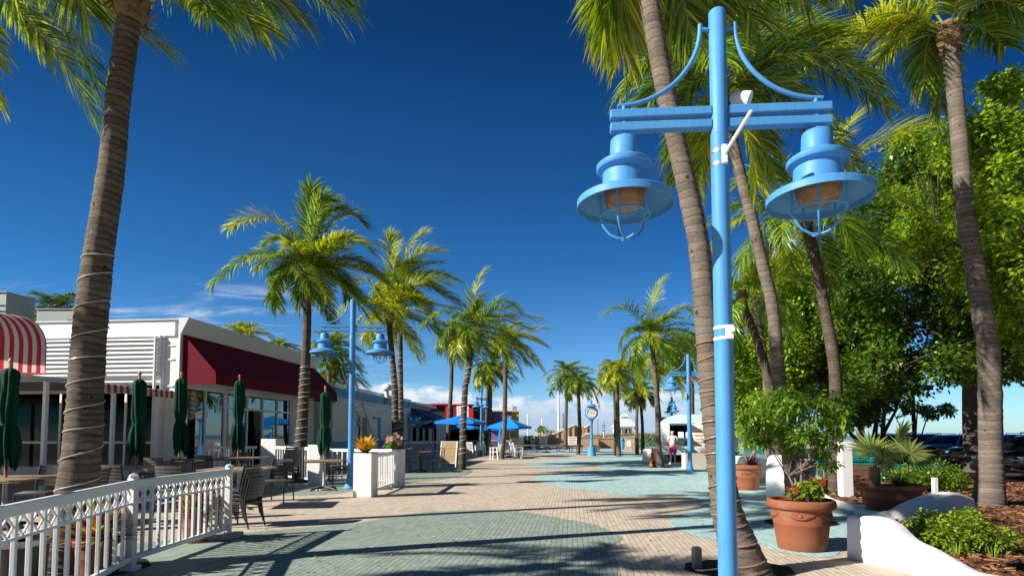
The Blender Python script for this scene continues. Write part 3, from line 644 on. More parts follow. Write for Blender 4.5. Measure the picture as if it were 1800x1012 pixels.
    if extras == 1:
        mb = MB().cyl((pr * 0.2, -pr * 1.15, j - 0.17), (pr * 1.55, -0.36, j - 0.04), 0.012, n=10)
        mb.box((pr * 0.2, -pr * 1.1, j - 0.17), (0.035, 0.03, 0.13)); mb.build('banner_bracket', m_whitep, t, bevel=0.003)
        mb = MB().box((pr * 0.35, -pr * 1.12, zl - 0.038), (0.05, 0.035, 0.095)); mb.cyl((pr * 0.5, -pr * 1.2, zl - 0.03), (pr * 0.5, -pr * 1.9, zl - 0.03), 0.018, n=10)
        mb.build('bracket_socket', m_whitep, t, bevel=0.004)
        sp = MB(); c = Vector((pr + 0.105, 0.06, BZ + bh * 1.2 + 0.10))
        ax = Vector((0.75, -0.35, -0.35)).normalized()
        sp.tube([c - ax * 0.07, c - ax * 0.05, c + ax * 0.03, c + ax * 0.07], [0.02, 0.04, 0.052, 0.055], 14)
        sp.cyl((c.x + .01, c.y, BZ + bh), (c.x + .01, c.y, c.z), 0.014, n=8)
        sp.build('spotlight', m_whitep, t, smooth=50)
    return t
d1 = 3.86
p = at(1282, 1126, d1)
def zat(py, d): return at(900, py, d).z
street_lamp('nearest blue twin-lantern lamp post, large on the right, with white brackets on its pole', (p.x, d1, 0), R(-4), zat(23, d1), zat(208, d1), 1.31, 0.060, 1)
def lamp_at(label, px, py, top, beam, span_px, rz, ex):
    d = dep(py); q = gr(px, py)
    return street_lamp(label, (q.x, q.y, 0), R(rz), zat(top, d), zat(beam, d), span_px * d / FPX, 0.075, ex)
lamp_at('blue twin-lantern lamp post between the cafe chairs and the white planter box', 616, 858, 527, 577, 97, 4, 2)
lamp_at('blue twin-lantern lamp post in front of the food trailer', 1213, 829, 623, 657, 59, -2, 2)
lamp_at('small distant blue lamp post among the blue umbrellas', 846, 801, 682, 701, 32, 62, 0)
d4 = 37.0; q = at(1182, 800, d4)
street_lamp('farthest blue lamp post, seen end-on above the food trailer', (q.x, d4, 0), R(88), zat(697, d4), zat(708, d4), 1.3, 0.07, 0)

# ---------------------------------------------------------------- shop fronts on the left
m_wht = surf('white_plaster', (0.80, 0.79, 0.76), 0.75, 0.06, 1.5, 0.25, 35.0, dirt=0.16, dcol=(0.42, 0.38, 0.33))
m_whp = surf('white_paint', (0.80, 0.80, 0.78), 0.45, 0.05, 4.0, 0.08, 50.0, dirt=0.12, dcol=(0.45, 0.42, 0.38))
m_grey = surf('grey_metal_trim', (0.50, 0.53, 0.55), 0.45, 0.08, 2.0)
m_fas = surf('fascia_pale_metal', (0.60, 0.64, 0.66), 0.5, 0.06, 1.0, dirt=0.25, dcol=(0.35, 0.36, 0.36))
m_beigew = surf('beige_wall_paint', (0.76, 0.73, 0.67), 0.7, 0.07, 1.2, 0.2, 30.0, dirt=0.2, dcol=(0.4, 0.37, 0.32))
m_mar = surf('maroon_canvas', (0.125, 0.003, 0.015), 0.75, 0.16, 2.5, 0.15, 120.0, spec=0.15)
m_roof = surf('roof_felt', (0.22, 0.21, 0.20), 0.9, 0.2, 2.0)
m_ac = surf('air_unit_paint', (0.33, 0.40, 0.36), 0.6, 0.1, 2.0, dirt=0.3, dcol=(0.18, 0.17, 0.13))
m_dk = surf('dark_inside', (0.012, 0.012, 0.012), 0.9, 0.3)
m_bfas = surf('blue_fascia_paint', (0.050, 0.28, 0.60), 0.55, 0.08, 2.0, 0.1, dirt=0.15, dcol=(0.1, 0.2, 0.3))
m_alum = surf('ladder_aluminium', (0.62, 0.62, 0.62), 0.5, 0.1, metal=0.3)
def glassmat():
    m, g = newmat('shop_glass')
    fr = g('ShaderNodeFresnel', 1.55)
    tr = g('ShaderNodeBsdfTransparent', (0.55, 0.60, 0.60)); gl = g('ShaderNodeBsdfGlossy', (0.92, 0.95, 1.0), 0.015)
    return finish(m, g, g('ShaderNodeMixShader', g.m('ADD', 0.12, g.m('MULTIPLY', fr.outputs[0], 0.9), clamp=True), tr, gl))
m_glass = glassmat()
def darkglass():
    m, g = newmat('terrace_glass'); fr = g('ShaderNodeFresnel', 1.45)
    tr = g('ShaderNodeBsdfTransparent', (0.22, 0.24, 0.24)); gl = g('ShaderNodeBsdfGlossy', (0.8, 0.85, 0.9), 0.02)
    return finish(m, g, g('ShaderNodeMixShader', g.m('MULTIPLY', fr.outputs[0], 0.30), tr, gl))
m_glassd = darkglass()
def stripemat(name, c0, c1, period, axis=1, trans=0.25):
    m, g = newmat(name)
    tc = g('ShaderNodeTexCoord'); s = g('ShaderNodeSeparateXYZ', tc.outputs['Object'])
    f = g.m('FRACT', g.m('DIVIDE', s.outputs[axis], period))
    c = g.mix(g.m('GREATER_THAN', f, 0.5), c0, c1)
    n = g('ShaderNodeTexNoise', I={'Vector': tc.outputs['Object'], 'Scale': 3.0, 'Detail': 5.0})
    c = g.mix(g.m('MULTIPLY', n.outputs[0], 0.25), c, (0.3, 0.25, 0.25))
    p = pbsdf(g, c, 0.7, spec=0.2); t = g('ShaderNodeBsdfTranslucent', c)
    return finish(m, g, g('ShaderNodeMixShader', trans, p, t))
m_str = stripemat('red_white_canvas', (0.52, 0.018, 0.024), (0.72, 0.70, 0.68), 0.215, 1, 0.4)
m_str2 = stripemat('red_white_valance', (0.50, 0.02, 0.03), (0.72, 0.70, 0.68), 0.22, 1, 0.3)

C0 = Vector((-10.57, 18.0, 0.0))
wb = thing('shop_building', 'low white building with louvres facing the camera and a maroon awning along the street', 'building', C0, SA)
def bx(mb, x0, x1, y0, y1, z0, z1, k=0): return mb.box(((x0 + x1) / 2, (y0 + y1) / 2, (z0 + z1) / 2), (x1 - x0, y1 - y0, z1 - z0), k=k)
H = 5.02
mb = MB()
bx(mb, -14, -0.62, 0.0, 0.3, 3.05, H)                  # wall above the front opening
bx(mb, -0.62, 0.0, 0.0, 0.3, 0.0, H)                   # corner pier
bx(mb, -14, -0.62, 0.06, 0.3, 0.0, 0.35)
bx(mb, -0.3, 0.0, 0.3, 9.6, 3.0, H)                     # wall above the shop windows
bx(mb, -0.3, 0.0, 7.4, 9.6, 0.0, 3.0)
bx(mb, -0.3, -0.01, 0.3, 2.5, 0.0, 0.4)
bx(mb, -14, -0.3, 9.3, 9.6, 0.0, H)
mb.build('wall', m_wht, wb, bevel=0.012)
bx(MB(), -14, 0.0, 0.3, 9.6, H - 0.35, H - 0.30).build('roof', m_roof, wb)
mb = MB()
mb.ext([(0.36, -0.12, H + .07), (0.02, -0.12, H + .07), (0.02, -0.12, H - 0.44), (0.10, -0.12, H - 0.44)], (0, 9.8, 0))
mb.build('street_fascia', m_fas, wb, bevel=0.006)
mb = MB()
bx(mb, -14.1, 0.06, -0.10, 0.32, H + .003, H + 0.06); mb.build('coping', m_grey, wb, bevel=0.01)
mb = MB(); bx(mb, -14, -0.16, -0.05, 0.0, H - 0.50, H)
bx(mb, -0.62, -0.5, -0.05, -0.001, 0.0, H - .5)
bx(mb, -0.5, -0.18, -0.03, -0.001, 3.75, 3.80); bx(mb, -0.5, -0.18, -0.03, -0.001, 2.9, 2.95); bx(mb, -0.5, -0.18, -0.03, -0.001, 4.2, 4.23)
mb.build('front_fascia', m_wht, wb, bevel=0.008)
lv = MB()
for i in range(8):
    z = 3.42 + i * 0.142
    lv.box((-2.95, -0.07, z + .03), (4.6, 0.13, 0.014), mtx=Matrix.Rotation(R(48), 3, 'X'))
lv.build('louvre_slats', m_whp, wb)
bx(MB(), -5.25, -0.67, -0.004, -0.001, 3.32, 4.50).build('louvre_gap_shade', m_grey, wb)  # grey sheet added to put shade into the gaps between slats
mb = MB(); bx(mb, -0.67, -0.60, -0.14, -0.002, 3.28, 4.52); bx(mb, -5.32, -5.25, -0.14, -0.002, 3.28, 4.52); bx(mb, -5.32, -0.6, -0.12, -0.003, 3.26, 3.32); bx(mb, -5.32, -0.6, -0.12, -0.003, 4.50, 4.54); mb.build('louvre_frame', m_whp, wb, bevel=0.005)
MB().cyl((-0.72, -0.16, 0.0), (-0.72, -0.16, 4.5), 0.045, n=10).build('downpipe', m_whp, wb)
wn = MB()
for x in (-13.9, -11.4, -9.0, -6.6, -4.2, -1.9, -0.66): bx(wn, x - 0.04, x + 0.04, 0.10, 0.18, 0.35, 3.05)
bx(wn, -14, -0.62, 0.10, 0.18, 1.10, 1.17); bx(wn, -14, -0.62, 0.10, 0.18, 2.97, 3.05)
wf = wn.build('window', m_whp, wb, bevel=0.006)
bx(MB(), -14, -0.62, 0.13, 0.138, 0.35, 3.0).build('pane', m_glassd, wf)
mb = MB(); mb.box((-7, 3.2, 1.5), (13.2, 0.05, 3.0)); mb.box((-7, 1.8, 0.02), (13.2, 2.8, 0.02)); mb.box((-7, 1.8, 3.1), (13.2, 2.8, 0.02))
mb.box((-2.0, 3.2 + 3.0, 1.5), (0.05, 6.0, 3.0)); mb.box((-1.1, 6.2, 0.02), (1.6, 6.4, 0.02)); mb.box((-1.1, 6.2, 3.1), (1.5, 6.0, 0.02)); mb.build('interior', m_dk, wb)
cu = MB()
for (x, w_) in ((-5.4, 1.0), (-3.0, 0.9), (-8.0, 1.2)):
    cu.add([(x - w_ / 2, 0.5, 2.95), (x + w_ / 2, 0.5, 2.95), (x + w_ / 2 + .1, 0.5, 0.5), (x + w_ * .1, 0.5, 1.5)], [(0, 1, 2, 3)])
for y, w_ in ((0.75, 0.8), (1.95, 0.8), (5.6, .7), (6.8, .6)):
    cu.add([(-0.6, y - w_ / 2, 2.4), (-0.6, y + w_ / 2, 2.4), (-0.6, y + 0.06, 1.0), (-0.6, y - 0.06, 1.0)], [(0, 1, 2, 3)])
cu.build('curtain', surf('cream_curtain', (0.45, 0.43, 0.38), 0.9, 0.2), wb, smooth=0)
sw = MB()
for y in (0.34, 1.43, 2.49): bx(sw, -0.14, -0.04, y - .035, y + .035, 0.4, 2.92)
bx(sw, -0.14, -0.04, 0.3, 2.5, 0.40, 0.46); bx(sw, -0.14, -0.03, 0.3, 7.4, 2.88, 3.0)
s_ = sw.build('shop_window', m_whp, wb, bevel=0.005)
bx(MB(), -0.10, -0.09, 0.34, 2.49, 0.45, 2.9).build('pane', m_glass, s_)
dr = MB()
for y in (2.56, 3.95, 5.05, 6.2, 7.35): bx(dr, -0.14, -0.035, y - .04, y + .04, 0, 2.9)
bx(dr, -0.14, -0.035, 2.56, 7.35, 2.32, 2.40); bx(dr, -0.14, -0.035, 5.05, 7.35, 0.9, 0.96); bx(dr, -0.14, -0.035, 5.05, 7.35, 0.0, 0.12)
d_ = dr.build('door_frame', m_whp, wb, bevel=0.005)
mb = MB(); bx(mb, -0.1, -0.09, 2.6, 3.93, 0.02, 2.34); bx(mb, -0.1, -0.09, 5.09, 7.33, 0.1, 2.34); bx(mb, -0.1, -0.09, 2.6, 7.33, 2.38, 2.9); mb.build('pane', m_glass, d_)
aw = MB()
y0, y1 = 0.12, 9.5
T0, T1, T2 = (0.02, 4.60), (1.15, 3.38), (1.18, 2.98)
aw.add([(T0[0], y0, T0[1]), (T1[0], y0, T1[1]), (T1[0], y1, T1[1]), (T0[0], y1, T0[1])], [(0, 1, 2, 3)])
aw.add([(T1[0], y0, T1[1]), (T2[0], y0, T2[1]), (T2[0], y1, T2[1]), (T1[0], y1, T1[1])], [(0, 1, 2, 3)])
aw.add([(T0[0], y0, T0[1]), (T1[0], y0, T1[1]), (T2[0], y0, T2[1]), (T0[0], y0, T2[1])], [(0, 1, 2, 3)])
aw.add([(T0[0], y1, T0[1]), (T1[0], y1, T1[1]), (T2[0], y1, T2[1]), (T0[0], y1, T2[1])], [(3, 2, 1, 0)])
a_ = aw.build('awning', m_mar, wb, smooth=0, fix=False)
for y in (1.9, 3.8, 5.7, 7.6): MB().bar((T0[0] + .01, y, T0[1] + .012), (T1[0] + .006, y, T1[1] + .012), .022, .006).build('seam', m_mar, wb)
so = a_.modifiers.new('cloth', 'SOLIDIFY'); so.thickness = 0.012
mb = MB()
for y in (y0 + .03, 2.4, 4.8, 7.2, y1 - .03): mb.tube([(0.05, y, 2.99), (T2[0] - .03, y, 2.99)], 0.018, 6)
mb.tube([(T2[0] - .03, y0 + .03, 2.99), (T2[0] - .03, y1 - .03, 2.99)], 0.018, 6); mb.build('awning_frame', m_grey, wb)
# roof plant
def ac(label, px0, px1, py, d, dy, dep_=1.6):
    a, b = at(px0, 562, d), at(px1, 562, d); zt = zat(py, d)
    t = thing('roof_air_unit', label, 'air unit', ((a.x + b.x) / 2, d, H - 0.3), 0, 'air units on the white roof')
    w_ = b.x - a.x; h_ = zt - H + 0.3
    MB().box((0, dep_ / 2, h_ / 2), (w_, dep_, h_)).build('casing', m_ac, t, bevel=0.02)
    mb = MB()
    for i in range(5): mb.box((w_ * 0.36, -0.012, h_ * (0.25 + 0.12 * i)), (w_ * 0.2, 0.02, 0.03))
    mb.build('grille', m_dk, t)
    MB().box((0, dep_ / 2, h_ + 0.02), (w_ + 0.08, dep_ + 0.08, 0.04)).build('cap', m_ac, t, bevel=0.008)
ac('tall grey-green air unit on the white roof above the striped awning', -60, 10, 514, 20.0, 0, 1.2)
ac('long low grey-green air unit on the white roof behind the thick palm', 64, 136, 544, 22.0, 0, .7)
# canopy over the front terrace
cn_ = thing('terrace_canopy', 'terrace canopy with a rounded red and white striped awning on white posts', 'awning', C0, SA)
mb = MB()
for y in (-0.9, -2.55, -4.55, -7.5):
    for x in (-0.02, -8.0): MB().box((x, y, 1.32), (0.09, 0.09, 2.64)).build('post', m_whp, cn_, bevel=0.008)
pass
mb = MB(); bx(mb, -0.07, 0.03, -9.2, -0.12, 2.64, 2.74)
bx(mb, -10, -0.08, -4.6, -4.5, 2.64, 2.74); bx(mb, -10, -0.08, -0.9, -0.8, 2.64, 2.74); bx(mb, -10, -0.08, -8, -7.9, 2.64, 2.74); mb.build('beam', m_grey, cn_, bevel=0.008)
bx(MB(), -12, -0.08, -9.2, -0.16, 2.745, 2.765).build('canopy_shade_roof', surf('canvas_grey', (0.25, 0.24, 0.23), 0.85, 0.2), cn_)  # canopy roof, carried farther left out of view to keep the terrace shaded
pr = [(0.10, 2.80), (0.10, 3.4)] + [(0.10 - 0.8 * (1 - math.cos(a * math.pi / 16)), 3.4 + 0.78 * math.sin(a * math.pi / 16)) for a in range(1, 9)] + [(-1.7, 4.2)]
mb = MB()
n_ = 26
for i in range(n_ + 1):
    y = -9.5 + (9.5 - 4.7) * i / n_
    mb.v += [(x, y, z + 0.02 * math.sin(i * 1.3)) for x, z in pr]
m_ = len(pr)
mb.f = [(i * m_ + j, i * m_ + j + 1, (i + 1) * m_ + j + 1, (i + 1) * m_ + j) for i in range(n_) for j in range(m_ - 1)]; mb.k = [0] * len(mb.f)
mb.add([(x, -4.7, z) for x, z in pr] + [(-1.7, -4.7, 2.8)], [tuple(range(m_ + 1))])
mb.build('striped_awning', m_str, cn_, smooth=30, fix=False)
mb = MB()
for i in range(40):
    y = -3.9 + i * 0.095
    mb.add([(0.045, y, 2.74), (0.045, y + 0.095, 2.74), (0.06, y + 0.095, 2.53), (0.06, y + 0.047, 2.50), (0.06, y, 2.53)], [(0, 1, 2, 3, 4)])
mb.build('valance', m_str2, cn_, smooth=0, fix=False)

# blue-banded building
B0 = Vector((-8.72, 27.7, 0.0))
bb = thing('shop_building', 'low cream building with a blue fascia edged in white scallops', 'building', B0, SA)
mb = MB()
bx(mb, -9, 0, 0, 0.3, 0, 3.75); bx(mb, -0.3, 0, 0.3, 3.35, 0, 3.75); bx(mb, -0.3, 0, 4.7, 13, 0, 3.75); bx(mb, -0.3, 0, 3.35, 4.7, 2.35, 3.75); bx(mb, -9, 0, 12.7, 13, 0, 3.74)
mb.build('wall', m_beigew, bb, bevel=0.012)
bx(MB(), -9, -0.3, 0.3, 12.7, 3.5, 3.55).build('roof', m_roof, bb)
bx(MB(), -0.25, 0.14, -0.1, 13.1, 3.7, 3.9).build('cornice', m_whp, bb, bevel=0.02)
bx(MB(), 0.002, 0.10, -0.05, 13.05, 2.94, 3.70).build('fascia_band', m_bfas, bb, bevel=0.01)
mb = MB(); bx(mb, 0.103, 0.125, -0.03, 13.03, 2.93, 3.00)
for i in range(52): bx(mb, 0.103, 0.125, i * 0.25, i * 0.25 + 0.14, 3.0, 3.24)
mb.build('scalloped_edge', m_whp, bb)
bx(MB(), 0.002, 0.03, 0, 3.3, 0.5, 1.05).build('dado_band', m_bfas, bb); bx(MB(), 0.002, 0.03, 7.0, 13, 0.5, 1.05).build('dado_band', m_bfas, bb); pass
dd_ = bx(MB(), 0.004, 0.05, 4.85, 6.3, 0.0, 2.28).build('door', m_beigew, bb, bevel=0.006)
mb = MB(); mb.box((0.09, 6.1, 1.0), (0.06, 0.06, 0.16)); mb.cyl((0.06, 6.1, 1.0), (0.12, 6.1, 1.0), 0.03, n=8); mb.build('handle', m_dk, dd_)
mb = MB(); bx(mb, 0.004, 0.06, 6.45, 6.85, 0.0, 2.45); bx(mb, 0.004, 0.065, 5.6, 6.45, 2.31, 2.45); bx(mb, 0.004, 0.06, 3.1, 3.3, 1.9, 2.5); mb.build('door_surround', m_bfas, bb)
mb = MB(); mb.box((-1.0, 4.0, 1.2), (1.2, 1.3, 2.3)); mb.build('doorway', m_dk, bb)
# ladder
lb, ltp = Vector((-7.35, 30.9, 0.0)), at(607, 642, 28.3)
ld = thing('ladder', 'long aluminium extension ladder leaning on the blue-banded roof', 'ladder', lb, 0, world=True)
ax_ = (ltp - lb).normalized(); sd_ = ax_.cross((lb + ltp) / 2 - Vector((0, 0, EYE))).normalized() * 0.22
mb = MB()
for s in (-1, 1): mb.bar(lb + sd_ * s, ltp + sd_ * s, 0.035, 0.075, up=sd_)
mb.build('side_rail', m_alum, ld)
Lh = (ltp - lb).length
mb = MB()
for i in range(1, int(Lh / 0.3)): mb.cyl(lb + ax_ * 0.3 * i - sd_, lb + ax_ * 0.3 * i + sd_, 0.018, n=6)
mb.build('rung', m_alum, ld)
vt = thing('roof_vent', 'white hooded vent on the blue-banded roof', 'roof vent', at(680, 690, 34) - Vector((0, 0, 0.4)), 0)
MB().lathe([(0.13, -0.2), (0.13, 0.55), (0.28, 0.55), (0.33, 0.62), (0.32, 0.76), (0.22, 0.88), (0, 0.92)], 16).build('hood', m_whp, vt)
MB().lathe([(0.2, -0.25), (0.2, 0.1), (0.14, 0.14)], 12).build('flashing', m_ac, vt)

# cafe kiosk with the blue awning
kb = thing('cafe_building', 'grey-eaved cafe kiosk with a sloping blue awning and two small windows', 'building', B0 + UD * 13.2, SA)
mb = MB(); bx(mb, -6, 0, 0, 0.25, 0, 3.55); bx(mb, -0.25, 0, 0.25, 6, 2.1, 3.55); bx(mb, -0.25, 0, 0.25, 6, 0, 0.85)
for y in (0.25, 2.0, 3.8, 5.6): bx(mb, -0.25, 0, y, y + .4, 0.85, 2.1)
mb.build('wall', surf('kiosk_grey_wall', (0.40, 0.41, 0.40), 0.7, 0.1, 2.0, dirt=0.2), kb, bevel=0.01)
bx(MB(), -6, 0.45, -0.2, 6.3, 3.55, 3.75).build('roof', m_fas, kb, bevel=0.02)
mb = MB(); bx(mb, -1.5, -0.27, 0.3, 5.8, 0.2, 2.2); mb.build('interior', m_dk, kb)
for y in (0.65, 2.4, 4.2):
    f_ = MB(); bx(f_, -0.06, 0.02, y, y + 1.4 - .05, 0.85, 0.93); bx(f_, -0.06, 0.02, y, y + .06, 0.93, 2.1); bx(f_, -0.06, 0.02, y + 1.29, y + 1.35, 0.93, 2.1)
    w_ = f_.build('window', m_whp, kb); bx(MB(), -0.04, -0.03, y + .06, y + 1.29, 0.93, 2.1).build('pane', m_glass, w_)
mb = MB(); mb.add([(0.02, 0.3, 3.35), (1.9, 0.3, 2.42), (1.9, 6.0, 2.42), (0.02, 6.0, 3.35)], [(0, 1, 2, 3)]); mb.add([(0.02, .3, 3.35), (1.9, .3, 2.42), (0.02, .3, 2.42)], [(0, 1, 2)])
for i in range(28): mb.add([(1.9, .3 + i * .2035, 2.42), (1.9, .3 + (i + 1) * .2035, 2.42), (1.9, .3 + (i + .8) * .2035, 2.24), (1.9, .3 + (i + .2) * .2035, 2.24)], [(0, 1, 2, 3)])
a_ = mb.build('awning', surf('navy_canvas', (0.035, 0.10, 0.22), 0.8, 0.15, 3.0), kb, smooth=0, fix=False); a_.modifiers.new('cloth', 'SOLIDIFY').thickness = 0.012
kp = tag(MB().box((0, 0, 1.25), (0.65, 0.65, 2.5)).build('square_pillar', m_wht, None, bevel=0.02), 'square white pillar at the end of the blue awning', 'pillar')
q = at(776, 780, 41.0); kp.location = (q.x, 41.0, 0)
sg = thing('hanging_sign', 'blue and white sign board hanging under the grey eave', 'sign', at(728, 741, 39.0), SA)
MB().box((0, 0, 0), (0.95, 0.05, 0.75)).build('board', m_bfas, sg, bevel=0.01)
rg = random.Random(2)
for i in range(9):
    a = rg.uniform(-.38, .38); b = rg.uniform(-.28, .28); MB().box((a, -0.03 - i * .001, b), (rg.uniform(.08, .25), 0.006, rg.uniform(.04, .12)), mtx=Matrix.Rotation(rg.uniform(-.6, .6), 3, 'Y')).build('painted_mark', m_whp, sg)

# the red and black shop, the purple and yellow ones beyond
def far_shop(label, px0, px1, pytop, d, depth, mat, rec=None):
    a, b = at(px0, 700, d), at(px1, 700, d); h = zat(pytop, d)
    t = thing('shop_building', label, 'building', ((a.x + b.x) / 2, d, 0), 0, 'colourful shops at the far end of the street')
    return t, b.x - a.x, h
m_red = surf('red_paint', (0.62, 0.012, 0.035), 0.5, 0.08, 2.0); m_blk = surf('black_paint', (0.02, 0.02, 0.022), 0.6, 0.3, 2.0)
m_mrd = surf('dark_red_paint', (0.22, 0.01, 0.03), 0.6, 0.1); m_pur = surf('purple_paint', (0.16, 0.14, 0.30), 0.6, 0.08, 2.0, dirt=0.1); m_yel = surf('yellow_paint', (0.80, 0.58, 0.12), 0.6, 0.06)
t, W_, h_ = far_shop('red-trimmed black shop front with a white panel on its parapet', 736, 853, 710, 50, 8, m_blk)
mb = MB(); mb.box((0, 3, h_ / 2 + 1.1), (W_, 5.6, h_ - 2.3)); mb.box((-W_ * .4, 3, 1.2), (1.2, 5.6, 2.4)); mb.box((W_ * .45, 3, 1.2), (0.5, 5.6, 2.4)); mb.build('wall', m_blk, t, bevel=0.02)
MB().box((0, 5.9, h_ / 2), (W_ * .99, 0.2, h_ * .98)).build('rear_wall', m_dk, t)
mb = MB(); mb.box((-W_ * .29, 0.1, h_ - 0.02), (W_ * .43, 0.5, 0.14)); mb.box((W_ * .16, 0.1, h_ - 0.04), (W_ * .32, 0.4, 0.10)); mb.box((-W_ * .055, 0.12, h_ - 0.75), (W_ * .07, 0.42, 1.55)); mb.box((W_ * .29, 0.12, h_ - 0.95), (W_ * .07, 0.42, 1.2)); mb.build('red_trim', m_red, t, bevel=0.02)
MB().box((W_ * .03, 0.16, h_ - 0.7), (W_ * .10, 0.3, 1.25)).build('dark_red_panel', m_mrd, t)
MB().box((W_ * .165, 0.1, h_ - 0.72), (W_ * .18, 0.4, 1.1)).build('white_panel', m_whp, t, bevel=0.02)
t, W_, h_ = far_shop('purple shop front between the red shop and the yellow one', 855, 900, 722, 54, 8, m_pur)
mb = MB(); mb.box((0, 3, h_ / 2 + 0.9), (W_, 6, h_ - 1.9)); mb.box((0, 5.8, 1), (W_, .2, 2)); mb.build('wall', m_pur, t, bevel=0.02)
MB().box((0, 0.0, h_ + 0.05), (W_ + .2, 0.5, 0.14)).build('coping', m_whp, t, bevel=0.02)
MB().box((-W_ * .36, -0.06, h_ - 0.7), (W_ * .25, 0.3, 1.4)).build('dark_pier', surf('deep_violet', (.09, .04, .2)), t)
t, W_, h_ = far_shop('small yellow shop front at the right end of the colourful row', 890, 912, 723, 56, 8, m_yel)
mb = MB(); mb.box((0, 3, h_ / 2), (W_, 6, h_)); mb.build('wall', m_yel, t, bevel=0.02); MB().box((0, 0, h_ + .04), (W_ + .15, .4, .09)).build('coping', m_yel, t)
for lab, a, b, py, mt, dz in (('wide white air unit on the purple roof', 865, 880, 715, m_whp, 0), ('tall white air unit on the roof behind the yellow shop', 879, 900, 709, m_whp, 0), ('small navy air unit on the roof behind the yellow shop', 901, 908, 712, m_bfas, 0)):
    p0, p1 = at(a, 722, 57), at(b, 722, 57); zt = zat(py, 57); z0 = zat(724, 57)
    t = thing('roof_air_unit', lab, 'air unit', ((p0.x + p1.x) / 2, 57.5, z0 - .1), 0, 'air units on the far roofs')
    MB().box((0, 0, (zt - z0) / 2), (p1.x - p0.x, 1.2, zt - z0)).build('casing', mt, t, bevel=0.03)
    mb = MB()
    for i in range(4): mb.box((0, -.61, (zt - z0) * (.25 + .15 * i)), ((p1.x - p0.x) * .7, .02, .04))
    mb.build('grille', m_grey, t)

# ---------------------------------------------------------------- railings, planters
def railing(label, p0, p1, h, n, lattice=False, ends=(1, 1), group=None, post=0.075, mat=None, bal=0.03):
    p0, p1 = Vector(p0), Vector(p1); d = p1 - p0; L = d.length; rz = math.atan2(d.y, d.x)
    mat = mat or m_whp
    t = thing('railing_panel', label, 'railing', p0, rz, group)
    MB().box((L / 2, 0, h - 0.035), (L - post, 0.055, 0.085)).build('top_rail', mat, t, bevel=0.008)
    MB().box((L / 2, 0, 0.13), (L - post, 0.045, 0.055)).build('bottom_rail', mat, t, bevel=0.006)
    zt = h - 0.075
    if lattice:
        MB().box((L / 2, 0, zt - 0.155), (L - post, 0.016, 0.022)).build('lattice_rail', mat, t)
    st = (L - post) / n
    base = None
    for i in range(n - 1):
        x = post / 2 + st * (i + 1)
        if base is None: base = MB().box((0, 0, (zt + .155) / 2), (bal, bal, zt - .155)).build('baluster', mat, t, bevel=0.004); o = base
        else: o = base.copy(); COL.objects.link(o); o.parent = t
        o.location = (x, 0, 0)
    if lattice:
        lb_ = None
        for i in range(n):
            x = post / 2 + st * (i + 0.5)
            if lb_ is None:
                mb = MB(); z = zt - 0.073; w_ = st * 0.40; hh = 0.068
                for (a, b) in (((-w_, 0), (0, hh)), ((0, hh), (w_, 0)), ((w_, 0), (0, -hh)), ((0, -hh), (-w_, 0))):
                    mb.bar((a[0], 0, z + a[1]), (b[0], 0, z + b[1]), 0.010, 0.014)
                lb_ = mb.build('lattice_diamond', mat, t); o = lb_
            else: o = lb_.copy(); COL.objects.link(o); o.parent = t
            o.location = (x, 0, 0)
    for e, x in zip(ends, (0, L)):
        if e:
            mb = MB().box((x, 0, (h + 0.03) / 2), (post, post, h + 0.03))
            po = mb.build('post', mat, t, bevel=0.006)
            MB().lathe([(post * .72, 0), (post * .72, .018), (post * .5, .03), (0, .045)], 4, (x, 0, h + 0.03)).build('cap', mat, po)
            MB().box((x, 0, 0.03), (post * 1.9, post * 1.9, 0.05)).build('foot', mat, po, bevel=0.01)
    return t
RG = 'white railing panels round the cafe terraces'
E0, E1, E2 = gr(400, 944), gr(229, 1003), Vector((-3.22, 3.45, 0))
railing('white railing panel with a row of diamonds, ending beside the stacked dark chairs', E1, E0, 0.91, 14, True, (1, 1), RG)
railing('nearest white railing panel with a row of diamonds, cut by the left edge', E2, E1, 0.91, 13, True, (1, 0), RG)
bd = MB().box((0, 0, 0.03), (0.7, 0.35, 0.06)).build('stone_slab', surf('concrete', (0.45, 0.43, 0.40), 0.8, 0.12, 5.0, 0.3), None, bevel=0.012)
bd.location = gr(372, 945); bd.location.z = 0.004; tag(bd, 'low concrete slab at the foot of the white railing end post', 'slab')
def pillar(label, loc, w_, h, rz=0.0, planter=True):
    t = thing('planter_box', label, 'planter', loc, rz, 'white square planter boxes')
    mb = MB(); mb.box((0, 0, h / 2), (w_, w_, h)); mb.build('box', m_wht, t, bevel=0.012)
    MB().box((0, 0, h + 0.001), (w_ * 0.82, w_ * 0.82, 0.03)).build('soil', m_soil, t)
    return t
K0 = gr(634, 874) + Vector((0.05, 0.22, 0)); L0 = gr(695, 855) + Vector((0, .15, 0))
pillar('front white planter box holding the yellow croton', K0, 0.42, 0.97, SA)
pillar('rear white planter box holding pink and white flowers', L0, 0.36, 1.0, SA)
railing('white railing panel between the two planter boxes', K0 + Vector((0.17, 0.22, 0)), L0 + Vector((0.08, -0.19, 0)), 0.95, 13, False, (0, 0), RG)
N0 = gr(556, 850); pillar('white planter box behind the table with the right-hand green parasol', N0, 0.36, 1.1, SA)
O0 = gr(440, 846); pillar('white planter box in front of the shop doorway', O0 + Vector((0, 1.5, 0)), 0.5, 1.25, SA)
railing('white railing panel behind the stacked chairs, in front of the shop door', O0 + Vector((0.3, 1.0, 0)), N0 + Vector((-0.2, .1, 0)), 1.02, 14, False, (0, 0), RG)
railing('white railing panel in front of the shop window, behind the terrace tables', gr(325, 845) + Vector((0, 1, 0)), O0 + Vector((-0.3, 1.1, 0)), 1.02, 16, False, (1, 0), RG)
